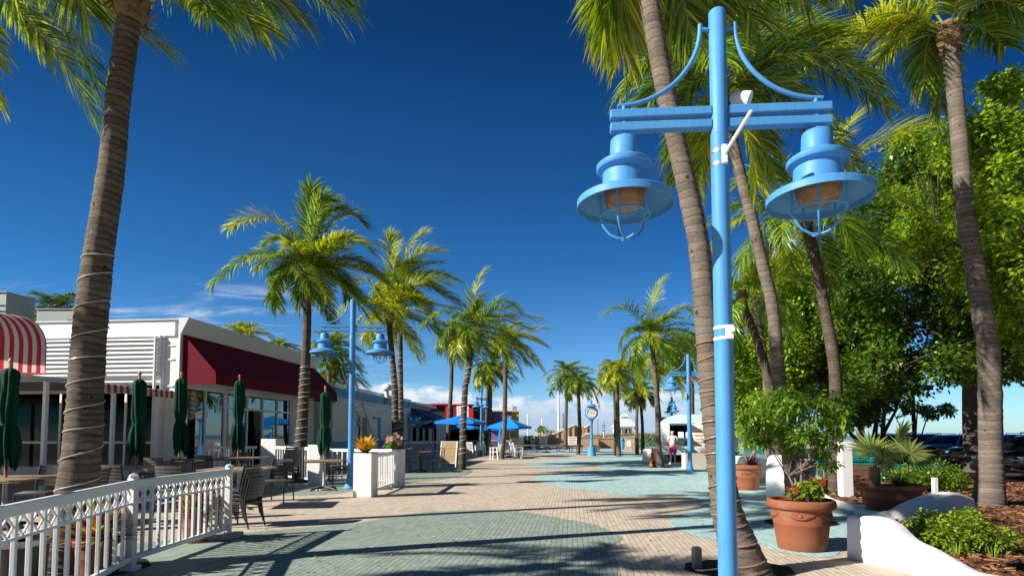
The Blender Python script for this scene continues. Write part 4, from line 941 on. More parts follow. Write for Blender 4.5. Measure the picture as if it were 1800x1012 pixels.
railing('white railing panel behind the second lamp post', N0 + Vector((0.22, .1, 0)), K0 + Vector((-0.05, 2.9, 0)), 0.98, 12, False, (0, 0), RG)

# ---------------------------------------------------------------- plants made of many small leaves
m_croton_y = leafmat('croton_yellow', [(0, (0.30, 0.22, 0.01)), (0.5, (0.72, 0.42, 0.02)), (0.85, (0.80, 0.55, 0.06)), (1, (0.45, 0.40, 0.03))], (1.4, 1.2, .8), 0.35, 0.3)
m_croton_r = leafmat('croton_red', [(0, (0.14, 0.012, 0.012)), (0.25, (0.40, 0.03, 0.02)), (0.5, (0.12, 0.16, 0.015)), (0.72, (0.55, 0.42, 0.02)), (1, (0.75, 0.58, 0.04))], (1.5, 1.3, .8), 0.35, 0.3)
m_lime = leafmat('lime_leaf', [(0, (0.09, 0.15, 0.012)), (0.5, (0.19, 0.28, 0.02)), (1, (0.33, 0.42, 0.04))], TR, 0.4, 0.35)
m_ficus = leafmat('glossy_leaf', [(0, (0.035, 0.085, 0.010)), (0.5, (0.09, 0.19, 0.014)), (0.9, (0.19, 0.31, 0.02)), (1, (0.30, 0.42, 0.03))], TR, 0.28, 0.30, 0.6)
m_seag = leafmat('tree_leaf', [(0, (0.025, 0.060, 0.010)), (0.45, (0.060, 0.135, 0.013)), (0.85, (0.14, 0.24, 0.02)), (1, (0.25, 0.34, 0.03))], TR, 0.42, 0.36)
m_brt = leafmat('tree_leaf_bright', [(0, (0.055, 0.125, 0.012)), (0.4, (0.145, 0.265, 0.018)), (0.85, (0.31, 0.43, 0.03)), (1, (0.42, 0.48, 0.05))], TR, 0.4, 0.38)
m_hedge = leafmat('hedge_leaf', [(0, (0.05, 0.11, 0.012)), (0.5, (0.12, 0.22, 0.018)), (1, (0.26, 0.38, 0.03))], TR, 0.38, 0.3)
m_bark = surf('grey_bark', (0.17, 0.14, 0.11), 0.9, 0.4, 6.0, 0.9, 25.0)
m_barkd = surf('dark_bark', (0.085, 0.068, 0.053), 0.9, 0.4, 6.0, 0.9, 25.0)
m_pink = leafmat('pink_petal', [(0, (0.7, 0.10, 0.22)), (0.6, (0.8, 0.45, 0.5)), (1, (0.85, 0.8, 0.78))], (1.2, 1, 1), 0.5, 0.3)
m_redp = leafmat('red_petal', [(0, (0.55, 0.01, 0.03)), (1, (0.75, 0.05, 0.08))], (1.2, 1, 1), 0.5, 0.3)
m_purp = leafmat('purple_leaf', [(0, (0.05, 0.012, 0.03)), (0.6, (0.12, 0.02, 0.06)), (1, (0.06, 0.07, 0.02))], (1.3, 1, 1), 0.4, 0.2)
def leaves(mb, rng, centres, count, ln, wd, shell=0.55, updown=0.35, squash=0.8, droop=0.0):
    """scatter leaf blades through ellipsoid clumps: (centre, radius)"""
    wts = [r ** 2 for _, r in centres]; tot = sum(wts)
    V, Fc = mb.v, mb.f
    for (c, r), wt in zip(centres, wts):
        for _ in range(max(3, int(count * wt / tot))):
            while True:
                x, y, z = rng.uniform(-1, 1), rng.uniform(-1, 1), rng.uniform(-1, 1); q = x * x + y * y + z * z
                if 0.02 < q <= 1: break
            q = math.sqrt(q); rad = r * (shell + (1 - shell) * rng.random()) * (1 if rng.random() < 0.85 else rng.uniform(1.0, 1.25))
            n = Vector((x / q, y / q, z / q)); p = Vector(c) + Vector((n.x * rad, n.y * rad, n.z * rad * squash))
            dr = (n + Vector((rng.uniform(-1, 1), rng.uniform(-1, 1), rng.uniform(-1, 1) * updown - droop)) * 0.9)
            if dr.length < 1e-3: continue
            dr.normalize()
            up = Vector((rng.uniform(-.6, .6), rng.uniform(-.6, .6), 1)); sd = dr.cross(up)
            if sd.length < 1e-3: continue
            sd.normalize(); k = rng.uniform(0.7, 1.25); l_ = ln * k; w_ = wd * k * 0.5
            m1 = p + dr * l_ * 0.45 - Vector((0, 0, l_ * 0.05)); tip = p + dr * l_ - Vector((0, 0, l_ * 0.22))
            o = len(V)
            V.extend((tuple(p), tuple(m1 + sd * w_), tuple(tip), tuple(m1 - sd * w_)))
            Fc.append((o, o + 1, o + 2, o + 3)); mb.k.append(0)
    return mb
def branches(mb, rng, base, tips, r0, bend=0.25, n=6):
    for tp in tips:
        tp = Vector(tp); base_ = Vector(base); m = base_ * 0.5 + tp * 0.5 + Vector((rng.uniform(-1, 1), rng.uniform(-1, 1), rng.uniform(-.2, .8))) * bend * (tp - base_).length * 0.5
        pts = [bez(base_, m, tp, i / n) for i in range(n + 1)]
        mb.tube(pts, [r0 * (1 - 0.8 * i / n) for i in range(n + 1)], 6)
    return mb
def bush(name, label, cat, c, rx, ry, h, cnt, ln, wd, mat, seed, group=None, z0=0.05, nclump=14, flowers=None, nfl=0, stems=True, stem_mat=None, droop=0.0):
    rng = random.Random(seed); c = Vector(c)
    t = thing(name, label, cat, c, 0, group, world=True)
    cl = []
    for _ in range(nclump):
        a = rng.uniform(0, 6.28); q = math.sqrt(rng.random())
        px, py = math.cos(a) * q * rx * 0.72, math.sin(a) * q * ry * 0.72
        top = h * (1 - 0.35 * q * q); r = rng.uniform(0.22, 0.34) * min(h * 1.2, rx)
        cl.append((c + Vector((px, py, z0 + rng.uniform(0.25, 1.0) * max(0.05, top - r))), r))
    fo = leaves(MB(), rng, cl, cnt, ln, wd, 0.35, droop=droop).build('foliage', mat, t, smooth=0, fix=False)
    if stems: branches(MB(), rng, c + Vector((0, 0, -0.02)), [x[0] for x in cl[:10]], 0.012 + 0.010 * h, 0.3).build('stems', stem_mat or m_bark, t, smooth=60)
    if flowers:
        fl = MB()
        for _ in range(nfl):
            cc, r = rng.choice(cl); p = cc + Vector((rng.uniform(-1, 1), rng.uniform(-1, .2), rng.uniform(0, 1))).normalized() * r * 1.1
            for k in range(5):
                a = k * 1.257; e = Vector((math.cos(a), 0.3 * math.sin(a * 2), math.sin(a))) * ln * 0.55
                s = Vector((-e.z, 0, e.x)) * 0.45
                fl.add([p, p + e * .6 + s, p + e + Vector((0, -.01, 0)), p + e * .6 - s], [(0, 1, 2, 3)])
        fl.build('flowers', flowers, t, smooth=0, fix=False)
    return t
def blades(name, label, cat, c, n, L, wd, mat, seed, group=None, lean=(35, 85), curve=0.5, z0=0.0):
    """a rosette of long strap leaves"""
    rng = random.Random(seed); c = Vector(c); t = thing(name, label, cat, c, 0, group, world=True); mb = MB()
    for i in range(n):
        a = rng.uniform(0, 6.28); e = R(rng.uniform(*lean)); l_ = L * rng.uniform(.65, 1.1)
        h = Vector((math.cos(a), math.sin(a), 0)); d = h * math.cos(e) + Vector((0, 0, math.sin(e))); s = Vector((-h.y, h.x, 0)); p = c + Vector((0, 0, z0)) + h * 0.02; vs = []
        for k, w_ in enumerate((0.6, 1.0, 0.9, 0.55)):
            vs += [p - s * wd * w_ / 2, p + s * wd * w_ / 2]; p = p + d * l_ / 4; d = (d + Vector((0, 0, -curve * 0.3)) + h * 0.05).normalized()
        vs.append(p); mb.add(vs, [(0, 1, 3, 2), (2, 3, 5, 4), (4, 5, 7, 6), (6, 7, 8)])
    mb.build('leaves', mat, t, smooth=40, fix=False); return t
blades('croton_plant', 'yellow croton growing in the front white planter box', 'plant', K0 + Vector((-0.02, 0, 0.98)), 60, 0.42, 0.13, m_croton_y, 3, lean=(25, 85), curve=0.35)
bush('flowering_plant', 'pink and white flowers growing in the rear white planter box', 'plant', L0 + Vector((-0.12, 0, 1.0)), 0.36, 0.3, 0.38, 420, 0.09, 0.05, m_hedge, 4, flowers=m_pink, nfl=26, nclump=9)

# ---------------------------------------------------------------- terracotta pots
m_terra = surf('terracotta', (0.25, 0.085, 0.042), 0.75, 0.16, 4.0, 0.12, 60.0, dirt=0.5, dcol=(0.34, 0.24, 0.19), spec=0.2)
POTS = 'terracotta pots along the street'
def pot(label, loc, rw, h, relief=False, seg=36, sq=1.0):
    t = thing('flower_pot', label, 'flower pot', loc, 0.3, POTS)
    R_ = rw
    MB().lathe([(0.68 * R_, 0), (0.70 * R_, 0.01), (0.74 * R_, .2 * h), (0.80 * R_, 0.5 * h), (0.815 * R_, 0.515 * h), (0.815 * R_, 0.535 * h), (0.81 * R_, 0.545 * h), (0.87 * R_, 0.80 * h), (0.93 * R_, 0.815 * h), (0.985 * R_, 0.84 * h), (1.0 * R_, 0.89 * h), (0.985 * R_, 0.955 * h), (0.97 * R_, 0.985 * h), (0.93 * R_, 1.0 * h), (0.87 * R_, 0.985 * h), (0.85 * R_, 0.90 * h)], seg, cap=False).build('body', m_terra, t, smooth=50)
    MB().lathe([(0.0, 0.93 * h), (0.5 * R_, 0.94 * h), (0.86 * R_, 0.92 * h)], 20, cap=False).build('soil', m_soil, t)
    if relief:
        mb = MB()
        for q in range(5):
            a0 = q * 2 * math.pi / 5 - 0.35
            for dz, sc_ in ((0, 1.0), (0.014, .6)):
                pts = []
                for i in range(13):
                    u = i / 12; a = a0 + u * 1.02; rr = 0.845 * R_ + 0.002; z = (0.74 - 0.09 * math.sin(math.pi * u)) * h + dz
                    pts.append((rr * math.cos(a), rr * math.sin(a), z))
                mb.tube(pts, [0.006 + 0.008 * math.sin(math.pi * i / 12) for i in range(13)], 6)
            for (u, z, r) in ((0.5, .70, .03), (0.42, .665, .022), (.58, .665, .022), (0, .75, .02), (.3, .69, .017), (.7, .69, .017)):
                a = a0 + u * 1.02; rr = 0.835 * R_
                mb.lathe([(0, -r), (r * .7, -r * .6), (r, 0), (r * .7, r * .6), (0, r)], 8, (rr * math.cos(a), rr * math.sin(a), z * h))
        mb.build('garland', m_terra, t, smooth=60)
    return t
q = Vector((-4.06, 5.62, 0)); pot('terracotta pot with a red and yellow croton, behind the nearest railing panel', q, 0.20, 0.37)
blades('croton_plant', 'red and yellow croton in the pot behind the nearest railing panel', 'plant', q + Vector((0, 0, .34)), 170, 0.42, 0.075, m_croton_r, 5, lean=(5, 88), curve=0.35)
q = Vector((-4.07, 7.38, 0)); pot('terracotta pot with a yellow croton, behind the far railing panel', q, 0.18, 0.41)
blades('croton_plant', 'yellow and red croton in the pot behind the far railing panel', 'plant', q + Vector((0, 0, .38)), 150, 0.38, 0.075, m_croton_r, 6, lean=(5, 88), curve=0.35)

# ---------------------------------------------------------------- terrace furniture
m_chm = surf('chair_dark_metal', (0.028, 0.026, 0.025), 0.42, 0.2, 8.0, metal=0.2)
m_slat = surf('chair_slat', (0.075, 0.067, 0.060), 0.42, 0.2, 8.0)
m_tbw = surf('table_teak', (0.34, 0.235, 0.14), 0.55, 0.25, 7.0, 0.2, 50.0)
m_gal = surf('table_base_metal', (0.33, 0.33, 0.34), 0.4, 0.15, 6.0, metal=0.7)
CH = 'dark slatted terrace chairs'
def chair(label, loc, rz, group=CH):
    t = thing('slatted_chair', label, 'chair', loc, rz, group)
    for x in (-0.235, 0.235):
        MB().tube([(x, -0.24, 0.0), (x, -0.235, 0.25), (x, -0.225, 0.43)], 0.014, 8).build('leg', m_chm, t, smooth=60)
        MB().tube([(x, 0.30, 0.0), (x, 0.245, 0.25), (x, 0.215, 0.46), (x * .97, 0.24, 0.62), (x * .94, 0.30, 0.87)], 0.014, 8).build('leg', m_chm, t, smooth=60)
    mb = MB()
    mb.bar((-.235, -.23, .42), (.235, -.23, .42), .02, .03); mb.bar((-.235, .22, .42), (.235, .22, .42), .02, .03); mb.bar((-.235, -.23, .425), (-.235, .22, .425), .02, .03); mb.bar((.235, -.23, .425), (.235, .22, .425), .02, .03)
    mb.build('seat_frame', m_chm, t)
    mb = MB()
    for i in range(6): mb.box((0, -0.20 + i * 0.076, 0.450 - 0.006 * abs(i - 2.5)), (0.46, 0.066, 0.016))
    mb.build('seat', m_slat, t, bevel=0.004)
    mb = MB()
    for i in range(6):
        z = 0.545 + i * 0.058
        for s in range(5):
            a0, a1 = -1 + s * .4, -1 + (s + 1) * .4
            f_ = lambda a: (a * 0.225, 0.232 + (z - 0.5) * 0.21 + 0.030 * (1 - a * a), z)
            mb.bar(f_(a0), f_(a1), 0.014, 0.050)
    mb.build('backrest', m_slat, t)
    return t
def table(label, loc, rz, size=0.8, hole=True, parent_kind='teak', round_=False):
    t = thing('terrace_table', label, 'table', loc, rz, 'teak-topped terrace tables')
    mb = MB(); n_ = 8; w_ = size / n_
    for i in range(n_): mb.box((-size / 2 + w_ * (i + .5), 0, 0.735), (w_ * .93, size, 0.025))
    mb.box((0, size / 2 - .03, .715), (size, .05, .03)); mb.box((0, -size / 2 + .03, .715), (size, .05, .03))
    mb.build('tabletop', m_tbw, t, bevel=0.004)
    MB().lathe([(0.05, 0.05), (0.035, 0.07), (0.032, 0.70), (0.10, 0.705), (0.10, 0.712)], 14).build('column', m_gal, t, smooth=50)
    for a in range(4):
        c_, s_ = math.cos(a * math.pi / 2 + .785), math.sin(a * math.pi / 2 + .785)
        mb = MB(); mb.tube([(0.03 * c_, .03 * s_, 0.09), (.25 * c_, .25 * s_, 0.06), (.40 * c_, .40 * s_, 0.03)], [0.028, 0.024, 0.02], 8); mb.lathe([(.028, 0), (.03, .015), (.02, .03)], 10, (.41 * c_, .41 * s_, 0)); mb.build('foot', m_chm, t, smooth=60)
    return t
m_gcan = surf('green_canvas', (0.003, 0.042, 0.024), 0.8, 0.2, 3.0, 0.25, 140.0, spec=0.15)
m_pole = surf('parasol_pole_wood', (0.40, 0.17, 0.085), 0.5, 0.2, 6.0)
PS = 'closed green parasols on the terrace'
def parasol(label, loc, top, hem=1.0, seed=1, fat=1.0, tilt=0.0):
    rng = random.Random(seed)
    t = thing('closed_parasol', label, 'parasol', loc, rng.uniform(0, 6), PS); t.rotation_euler.x = tilt
    MB().cyl((0, 0, 0.03), (0, 0, top - 0.05), 0.022, n=12).build('pole', m_pole, t)
    MB().lathe([(0, 0), (0.0, 0.09), (0.02, 0.07), (0.035, 0.03), (0.022, 0.0)][::-1], 12, (0, 0, top - 0.05)).build('finial', m_pole, t)
    MB().lathe([(0.22, 0), (0.23, 0.02), (0.22, 0.045), (0.06, 0.06), (0.04, 0.16), (0, .16)], 20).build('base_weight', m_gal, t)
    h = top - 0.12 - hem; tie = 0.40
    prof = [(0.0, 1.0, 0), (0.06, 0.992, .1), (0.105, 0.965, .3), (0.122, 0.92, .5), (0.118, 0.84, .6), (0.116, 0.74, .7), (0.118, 0.62, .75), (0.116, 0.52, .7), (0.105, 0.45, .5), (0.086, tie, .35), (0.112, 0.36, .6), (0.130, 0.29, .8), (0.138, 0.19, 1.0), (0.130, 0.10, 1.1), (0.11, 0.03, 1.2), (0.085, 0.0, 1.2)]
    n_ = 72; ph = [rng.uniform(0, 6.28) for _ in range(8)]; am = [rng.uniform(0.6, 1.3) for _ in range(8)]
    mb = MB()
    for r, z, f in prof:
        for j in range(n_):
            a = 2 * math.pi * j / n_; k = int(8 * j / n_) % 8
            fold = 0.52 * f * (abs(math.sin(4 * a + 0.8 * math.sin(z * 4 + ph[0]))) - 0.6) * am[k] + 0.16 * f * math.sin(3 * a + ph[1] + z * 4) + 0.07 * f * math.sin(13 * a + ph[4] + z * 9)
            rr = r * fat * (1 + fold)
            zz = hem + h * z + (0.06 * math.sin(8 * a + ph[2]) + 0.05 * math.sin(3 * a + ph[3])) * (1 - z) ** 3 * 1.4
            mb.v.append((rr * math.cos(a), rr * math.sin(a), zz))
    m_ = len(prof)
    mb.f = [(i * n_ + j, i * n_ + (j + 1) % n_, (i + 1) * n_ + (j + 1) % n_, (i + 1) * n_ + j) for i in range(m_ - 1) for j in range(n_)]; mb.k = [0] * len(mb.f)
    mb.build('canopy', m_gcan, t, smooth=70, fix=False)
    mb = MB(); zt_ = hem + h * tie
    mb.lathe([(0.10 * fat, -.018), (0.108 * fat, 0), (0.10 * fat, .018)], 20, (0, 0, zt_)); mb.bar((0.1 * fat, 0, zt_), (0.13 * fat, 0.03, zt_ - .16), .02, .006); mb.build('tie_strap', m_gcan, t)
    return t
def tp(px, py, z): return gr(px, py, z)
def set_at(px, py, top_px, lab_t, lab_p, rz, size, seed, fat=1.0, hem=0.98, par_dx=0.0):
    """a table whose top is seen at (px, py) with a parasol through it"""
    p = gr(px, py, 0.75); table(lab_t, (p.x, p.y, 0), rz, size)
    if lab_p:
        parasol(lab_p, (p.x + par_dx, p.y, 0), zat(top_px, p.y), hem, seed, fat)
    return p
U5 = set_at(570, 808, 680, 'square teak table under the right-hand parasol, beside the second lamp post', 'green parasol farthest right, over the square table by the lamp post', 0.3, 0.9, 11)
U4 = set_at(418, 803.5, 660, 'teak table under the parasol in front of the shop door', 'green parasol in front of the shop doorway', 0.05, 1.3, 12, 1.1)
U3 = set_at(315, 809, 655, 'teak table under the parasol by the white corner of the shop', 'green parasol against the white corner of the shop', 0.2, 0.9, 13, 1.05)
U2 = set_at(240, 820.5, 655, 'long teak table under the parasol just right of the thick palm', 'green parasol just right of the thick grey palm', 0.0, 1.2, 14, 0.95)
U1 = set_at(10, 838.5, 632, 'teak table under the parasol at the left edge', 'green parasol at the left edge, under the striped awning', 0.1, 1.1, 15, 0.92, 0.95)
U6 = set_at(420, 822, 0, 'teak table behind the stack of four chairs', None, 0.15, 1.1, 16)
def stack(px, py, rz, n, lab, first):
    p = gr(px, py)
    for i in range(n):
        l_ = lab[i]
        if i == 0 and first: o = chair(l_, (p.x, p.y, 0), rz); PR[0] = o; o.scale = (.86, .86, .86)
        else: o = dup(PR[0], (p.x + 0.03 * i * math.sin(rz), p.y - 0.03 * i * math.cos(rz), (0.062 if first else 0.095) * i), rz, l_, .86 if first else 1.0)
PR = [None]
stack(424, 925, R(-100), 4, ['dark chair at the bottom of the stack at the end of the near railing', 'second chair from the bottom of the stack at the railing end', 'third chair from the bottom of the stack at the railing end', 'top chair of the stack at the end of the near railing'], True)
stack(503, 853, R(-118), 3, ['dark chair at the bottom of the stack beside the palm with white lights', 'middle chair of the stack beside the palm with white lights', 'top chair of the stack beside the palm with white lights'], False)
stack(598, 852, R(-62), 2, ['lower dark chair of the pair stacked in front of the second lamp post', 'upper dark chair of the pair stacked in front of the second lamp post'], False)
for (p, dx, dy, rz, l_) in (
    (U1, 0.35, -0.95, 190, 'dark chair in front of the table at the left edge, nearest the thick palm'), (U1, -0.6, -1.0, 172, 'dark chair at the left edge in front of the leftmost table'), (U1, -0.3, 1.0, 5, 'dark chair behind the table at the left edge'),
    (U1, 0.95, 0.2, 275, 'dark chair between the left-edge table and the thick palm'),
    (U2, -0.35, -0.9, 185, 'dark chair in front of the long table, close to the thick palm'), (U2, 0.35, -0.95, 176, 'dark chair in front of the long table, in the middle of it'), (U2, 0.95, -0.5, 215, 'dark chair at the right end of the long table'), (U2, 0.2, 0.95, 4, 'dark chair behind the long table'),
    (U6, -0.55, -1.0, 178, 'dark chair behind the far railing panel, left of the potted croton'), (U6, 0.3, 1.05, 0, 'dark chair on the far side of the table behind the stack of four'),
    (U4, -0.5, 1.05, 3, 'dark chair behind the table in front of the shop door'), (U4, -0.3, -1.0, 183, 'dark chair in front of the table at the shop door'), (U3, 0.1, -0.85, 174, 'dark chair in front of the table by the white shop corner'), (U3, -0.9, 0.1, 95, 'dark chair left of the table by the white shop corner')):
    dup(PR[0], (p.x + dx, p.y + dy, 0), R(rz), l_, 1.0)
tb = thing('waste_bin', 'dark cylindrical bin on the terrace at the lower left edge', 'bin', (-4.35, 5.1, 0), 0)
MB().lathe([(0.17, 0), (0.18, 0.02), (0.20, 0.42), (0.205, 0.44), (0.19, 0.44), (0.175, 0.1)], 22, cap=False).build('body', m_chm, tb, smooth=50)
MB().lathe([(0.208, 0.40), (0.215, 0.41), (0.215, 0.45), (0.2, 0.452)], 22, cap=False).build('rim', m_gal, tb)

# black cafe set, sandwich board
m_bk = surf('cafe_black_metal', (0.02, 0.02, 0.02), 0.4, 0.2)
m_prp = surf('cafe_table_top', (0.22, 0.12, 0.14), 0.4, 0.2, 6.0)
CS = 'black wire cafe chairs round the small table'
def cafe_chair(label, loc, rz):
    t = thing('cafe_chair', label, 'chair', loc, rz, CS)
    for x in (-.2, .2):
        MB().tube([(x * 1.1, -.24, 0), (x, -.2, .44)], 0.011, 6).build('leg', m_bk, t); MB().tube([(x * 1.1, .28, 0), (x, .2, .44), (x, .27, .85)], 0.011, 6).build('leg', m_bk, t)
    MB().lathe([(0, .435), (.21, .437), (.215, .45), (0, .455)], 20).build('seat', m_bk, t)
    mb = MB(); mb.tube([(x * .2, .27 + .02 * (1 - x * x), .85 + .05 * (1 - x * x)) for x in (-1, -.6, -.2, .2, .6, 1)], 0.011, 6)
    for x in (-.75, -.45, -.15, .15, .45, .75): mb.tube([(x * .2, .205, .46), (x * .2, .285, .87)], 0.006, 5)
    mb.tube([(-.2, .2, .47), (.2, .2, .47)], .009, 6); mb.build('backrest', m_bk, t); return t
pc = gr(739, 829); ct = thing('cafe_table', 'small purple-topped cafe table beside the sandwich board', 'table', pc, 0.2)
MB().box((0, 0, .75), (.75, .75, .03)).build('tabletop', m_prp, ct, bevel=.006); MB().lathe([(.03, .04), (.028, .73)], 10).build('column', m_bk, ct)
for a in range(4):
    c_, s_ = math.cos(a * 1.571 + .6), math.sin(a * 1.571 + .6); MB().tube([(0, 0, .08), (.2 * c_, .2 * s_, .06), (.34 * c_, .34 * s_, .01)], [.024, .02, .016], 6).build('foot', m_bk, ct)
c1 = cafe_chair('black cafe chair left of the purple-topped table', (pc.x - .62, pc.y - .15, 0), R(100))
for dx, dy, rz, l_ in ((.62, -.35, -120, 'black cafe chair between the purple-topped table and the sandwich board'), (-.1, -.62, 172, 'black cafe chair in front of the purple-topped table'), (.15, .62, 5, 'black cafe chair behind the purple-topped table'), (-1.55, -.9, 60, 'black cafe chair half hidden by the rear white planter box')):
    dup(c1, (pc.x + dx, pc.y + dy, 0), R(rz), l_)
pb = gr(789, 824); sb = thing('sandwich_board', 'white-framed sandwich board with a tan panel of faint chalk lines', 'sign', pb + Vector((0, .25, 0)), R(-10))
def leaf_board(s):
    tl = Matrix.Rotation(R(13) * s, 4, 'X'); off = Vector((0, -.36 * s, 0)) if s < 0 else Vector((0, -.36, 0))
    def T(x, y, z): return Vector((x, (-0.30 if s > 0 else 0.30) + (z * 0.24 if s > 0 else -z * 0.24) + y, z))
    mb = MB()
    for x in (-.33, .33): mb.bar(T(x, 0, 0), T(x, 0, 1.12), .045, .03, up=(0, 1, 0))
    mb.bar(T(-.33, 0, 1.10), T(.33, 0, 1.10), .045, .03); mb.bar(T(-.33, 0, .24), T(.33, 0, .24), .045, .03)
    f_ = mb.build('frame', m_whp, sb, bevel=.004)
    b_ = MB().add([T(-.31, -.004, .26), T(.31, -.004, .26), T(.31, -.004, 1.08), T(-.31, -.004, 1.08)], [(0, 1, 2, 3)]).build('panel', surf('tan_board', (.36, .25, .12), .8, .15, 6.0), f_, smooth=0)
    if s > 0:
        mb = MB(); rg = random.Random(4)
        for (z, w_) in ((.93, .30), (.84, .36), (.68, .14), (.52, .34), (.43, .40)):
            x = -w_ / 2
            while x < w_ / 2:
                k = rg.uniform(.02, .05); mb.bar(T(x, -.009, z + rg.uniform(-.012, .012)), T(x + k, -.009, z + rg.uniform(-.012, .012)), .006, .008); x += k + .014
        mb.build('chalk_lines', surf('chalk_faint', (.30, .20, .10), .9), f_)
leaf_board(1); leaf_board(-1)
railing('grey shaded railing in front of the cafe kiosk', gr(706, 806), gr(772, 801), 0.95, 16, False, (1, 1), RG, mat=m_fas)

# ---------------------------------------------------------------- mulch bed, sculpted white walls
bed = [gr(*p) for p in ((1440, 836), (1447, 870), (1473, 887), (1512, 895), (1556, 895), (1562, 914), (1566, 924), (1592, 972), (1650, 1004), (1720, 1020), (1900, 1030))]
bed = [(p.x, p.y) for p in bed] + [(9.5, 5.0), (13.98, 12.4), (17.55, 27.2), (13.5, 34), (12.62, 34)]
sheet('mulch_bed', bed, 0.035, m_mulch, 'bed of red-brown bark mulch on the right, behind the white walls', 'mulch bed')
def inside(x, y, poly):
    c = False; j = len(poly) - 1
    for i in range(len(poly)):
        if (poly[i][1] > y) != (poly[j][1] > y) and x < (poly[j][0] - poly[i][0]) * (y - poly[i][1]) / (poly[j][1] - poly[i][1]) + poly[i][0]: c = not c
        j = i
    return c
rng = random.Random(77); mb = MB()
while len(mb.f) < 9000:
    y = 4.8 + 14 * rng.random() ** 1.6; x = rng.uniform(3.5, 14)
    if not inside(x, y, bed): continue
    L_, w_ = rng.uniform(.02, .07), rng.uniform(.008, .022); a = rng.uniform(0, 6.28); t_ = rng.uniform(-.5, .5)
    c_, s_ = math.cos(a), math.sin(a); z = 0.04 + rng.uniform(0, .02)
    mb.add([(x - c_ * L_ - s_ * w_, y - s_ * L_ + c_ * w_, z - t_ * L_), (x + c_ * L_ - s_ * w_, y + s_ * L_ + c_ * w_, z + t_ * L_), (x + c_ * L_ + s_ * w_, y + s_ * L_ - c_ * w_, z + t_ * L_ + .008), (x - c_ * L_ + s_ * w_, y - s_ * L_ - c_ * w_, z - t_ * L_ + .008)], [(0, 1, 2, 3)])
ch_ = mb.build('bark_chips', leafmat('bark_chip', [(0, (0.07, 0.028, 0.014)), (.5, (0.22, 0.095, 0.045)), (1, (0.42, 0.22, 0.12))], (1, 1, 1), 0.9, 0.02, 0.15), None, smooth=0, fix=False)
tag(ch_, 'loose bark chips scattered over the mulch bed', 'bark chips', None, 'stuff')
def stucco():
    m, g = newmat('white_stucco')
    P = g('ShaderNodeTexCoord').outputs['Object']; s = g('ShaderNodeSeparateXYZ', P)
    n = g('ShaderNodeTexNoise', I={'Vector': P, 'Scale': 2.5, 'Detail': 7.0, 'Roughness': 0.65})
    f = g('ShaderNodeTexNoise', I={'Vector': P, 'Scale': 24.0, 'Detail': 6.0, 'Roughness': 0.7})
    t = g('ShaderNodeTexNoise', I={'Vector': P, 'Scale': 7.0, 'Detail': 4.0, 'Roughness': 0.5, 'Distortion': 1.5})
    c = g.mix(n.outputs[0], (0.74, 0.74, 0.72), (0.82, 0.82, 0.81))
    spl = g.m('MULTIPLY', g.m('SUBTRACT', 1.0, g.step(g.m('ADD', s.outputs[2], g.m('MULTIPLY', f.outputs[0], -0.16)), -0.05, 0.06)), 0.55)
    c = g.mix(spl, c, (0.36, 0.28, 0.21))
    c = g.mix(g.m('MULTIPLY', g.step(n.outputs[0], 0.56, 0.74), 0.28), c, (0.48, 0.46, 0.42))
    c = g.mix(g.m('MULTIPLY', g.step(f.outputs[0], 0.68, 0.74), 0.5), c, (0.40, 0.38, 0.35))
    h = g.m('ADD', g.m('MULTIPLY', f.outputs[0], 0.4), t.outputs[0])
    b = g('ShaderNodeBump', I={'Strength': 0.35, 'Distance': 0.02, 'Height': h})
    return finish(m, g, pbsdf(g, c, 0.85, normal=b.outputs[0], spec=0.25))
m_stu = stucco() or surf('white_stucco', (0.80, 0.80, 0.79), 0.8, 0.05, 2.0, 0.35, 22.0, dirt=0.14, dcol=(0.45, 0.43, 0.40))
def wavy_wall(label, path, thick=0.22, cat='garden wall'):
    """path: (x, y, height) along the middle of the wall; the top is rounded over"""
    P = [Vector(p) for p in path]; m = len(P); pts = []
    for i in range(m - 1):
        p0, p1, p2, p3 = P[max(i - 1, 0)], P[i], P[i + 1], P[min(i + 2, m - 1)]
        for k in range(10):
            t = k / 10; pts.append(0.5 * ((2 * p1) + (p2 - p0) * t + (2 * p0 - 5 * p1 + 4 * p2 - p3) * t * t + (3 * p1 - p0 - 3 * p2 + p3) * t ** 3))
    pts.append(P[-1]); mb = MB(); n = len(pts); pr_ = [(-1.1, 0), (-1.04, .5), (-1.0, .86), (-.86, .96), (-.6, 1.0), (.6, 1.0), (.86, .96), (1.0, .86), (1.04, .5), (1.1, 0)]
    for i, p in enumerate(pts):
        d = (pts[min(i + 1, n - 1)] - pts[max(i - 1, 0)]); d.z = 0; d.normalize(); s = Vector((d.y, -d.x, 0))
        for a, b in pr_:
            z = p.z * b if b < .8 else p.z - (1 - b) * 0.35
            mb.v.append(tuple(Vector((p.x, p.y, z - (0.02 if b == 0 else 0))) + s * a * thick / 2))
    q_ = len(pr_)
    mb.f = [(i * q_ + j, i * q_ + j + 1, (i + 1) * q_ + j + 1, (i + 1) * q_ + j) for i in range(n - 1) for j in range(q_ - 1)] + [tuple(range(q_)), tuple((n - 1) * q_ + j for j in reversed(range(q_)))]
    mb.k = [0] * len(mb.f)
    o = mb.build('garden_wall', m_stu, None, smooth=45); return tag(centre(o), label, cat, 'sculpted white walls round the mulch bed')
wavy_wall('nearest white sculpted wall, stepping down in waves to the lower right corner', [(3.86, 6.44, .48), (3.95, 6.14, .49), (4.01, 5.99, .44), (4.06, 5.84, .31), (4.09, 5.62, .26), (4.14, 5.42, .19), (4.22, 5.24, .125), (4.42, 5.10, .105), (4.8, 5.06, .10), (5.3, 5.1, .10), (6.0, 5.2, .12), (7.5, 5.4, .14)], 0.26)
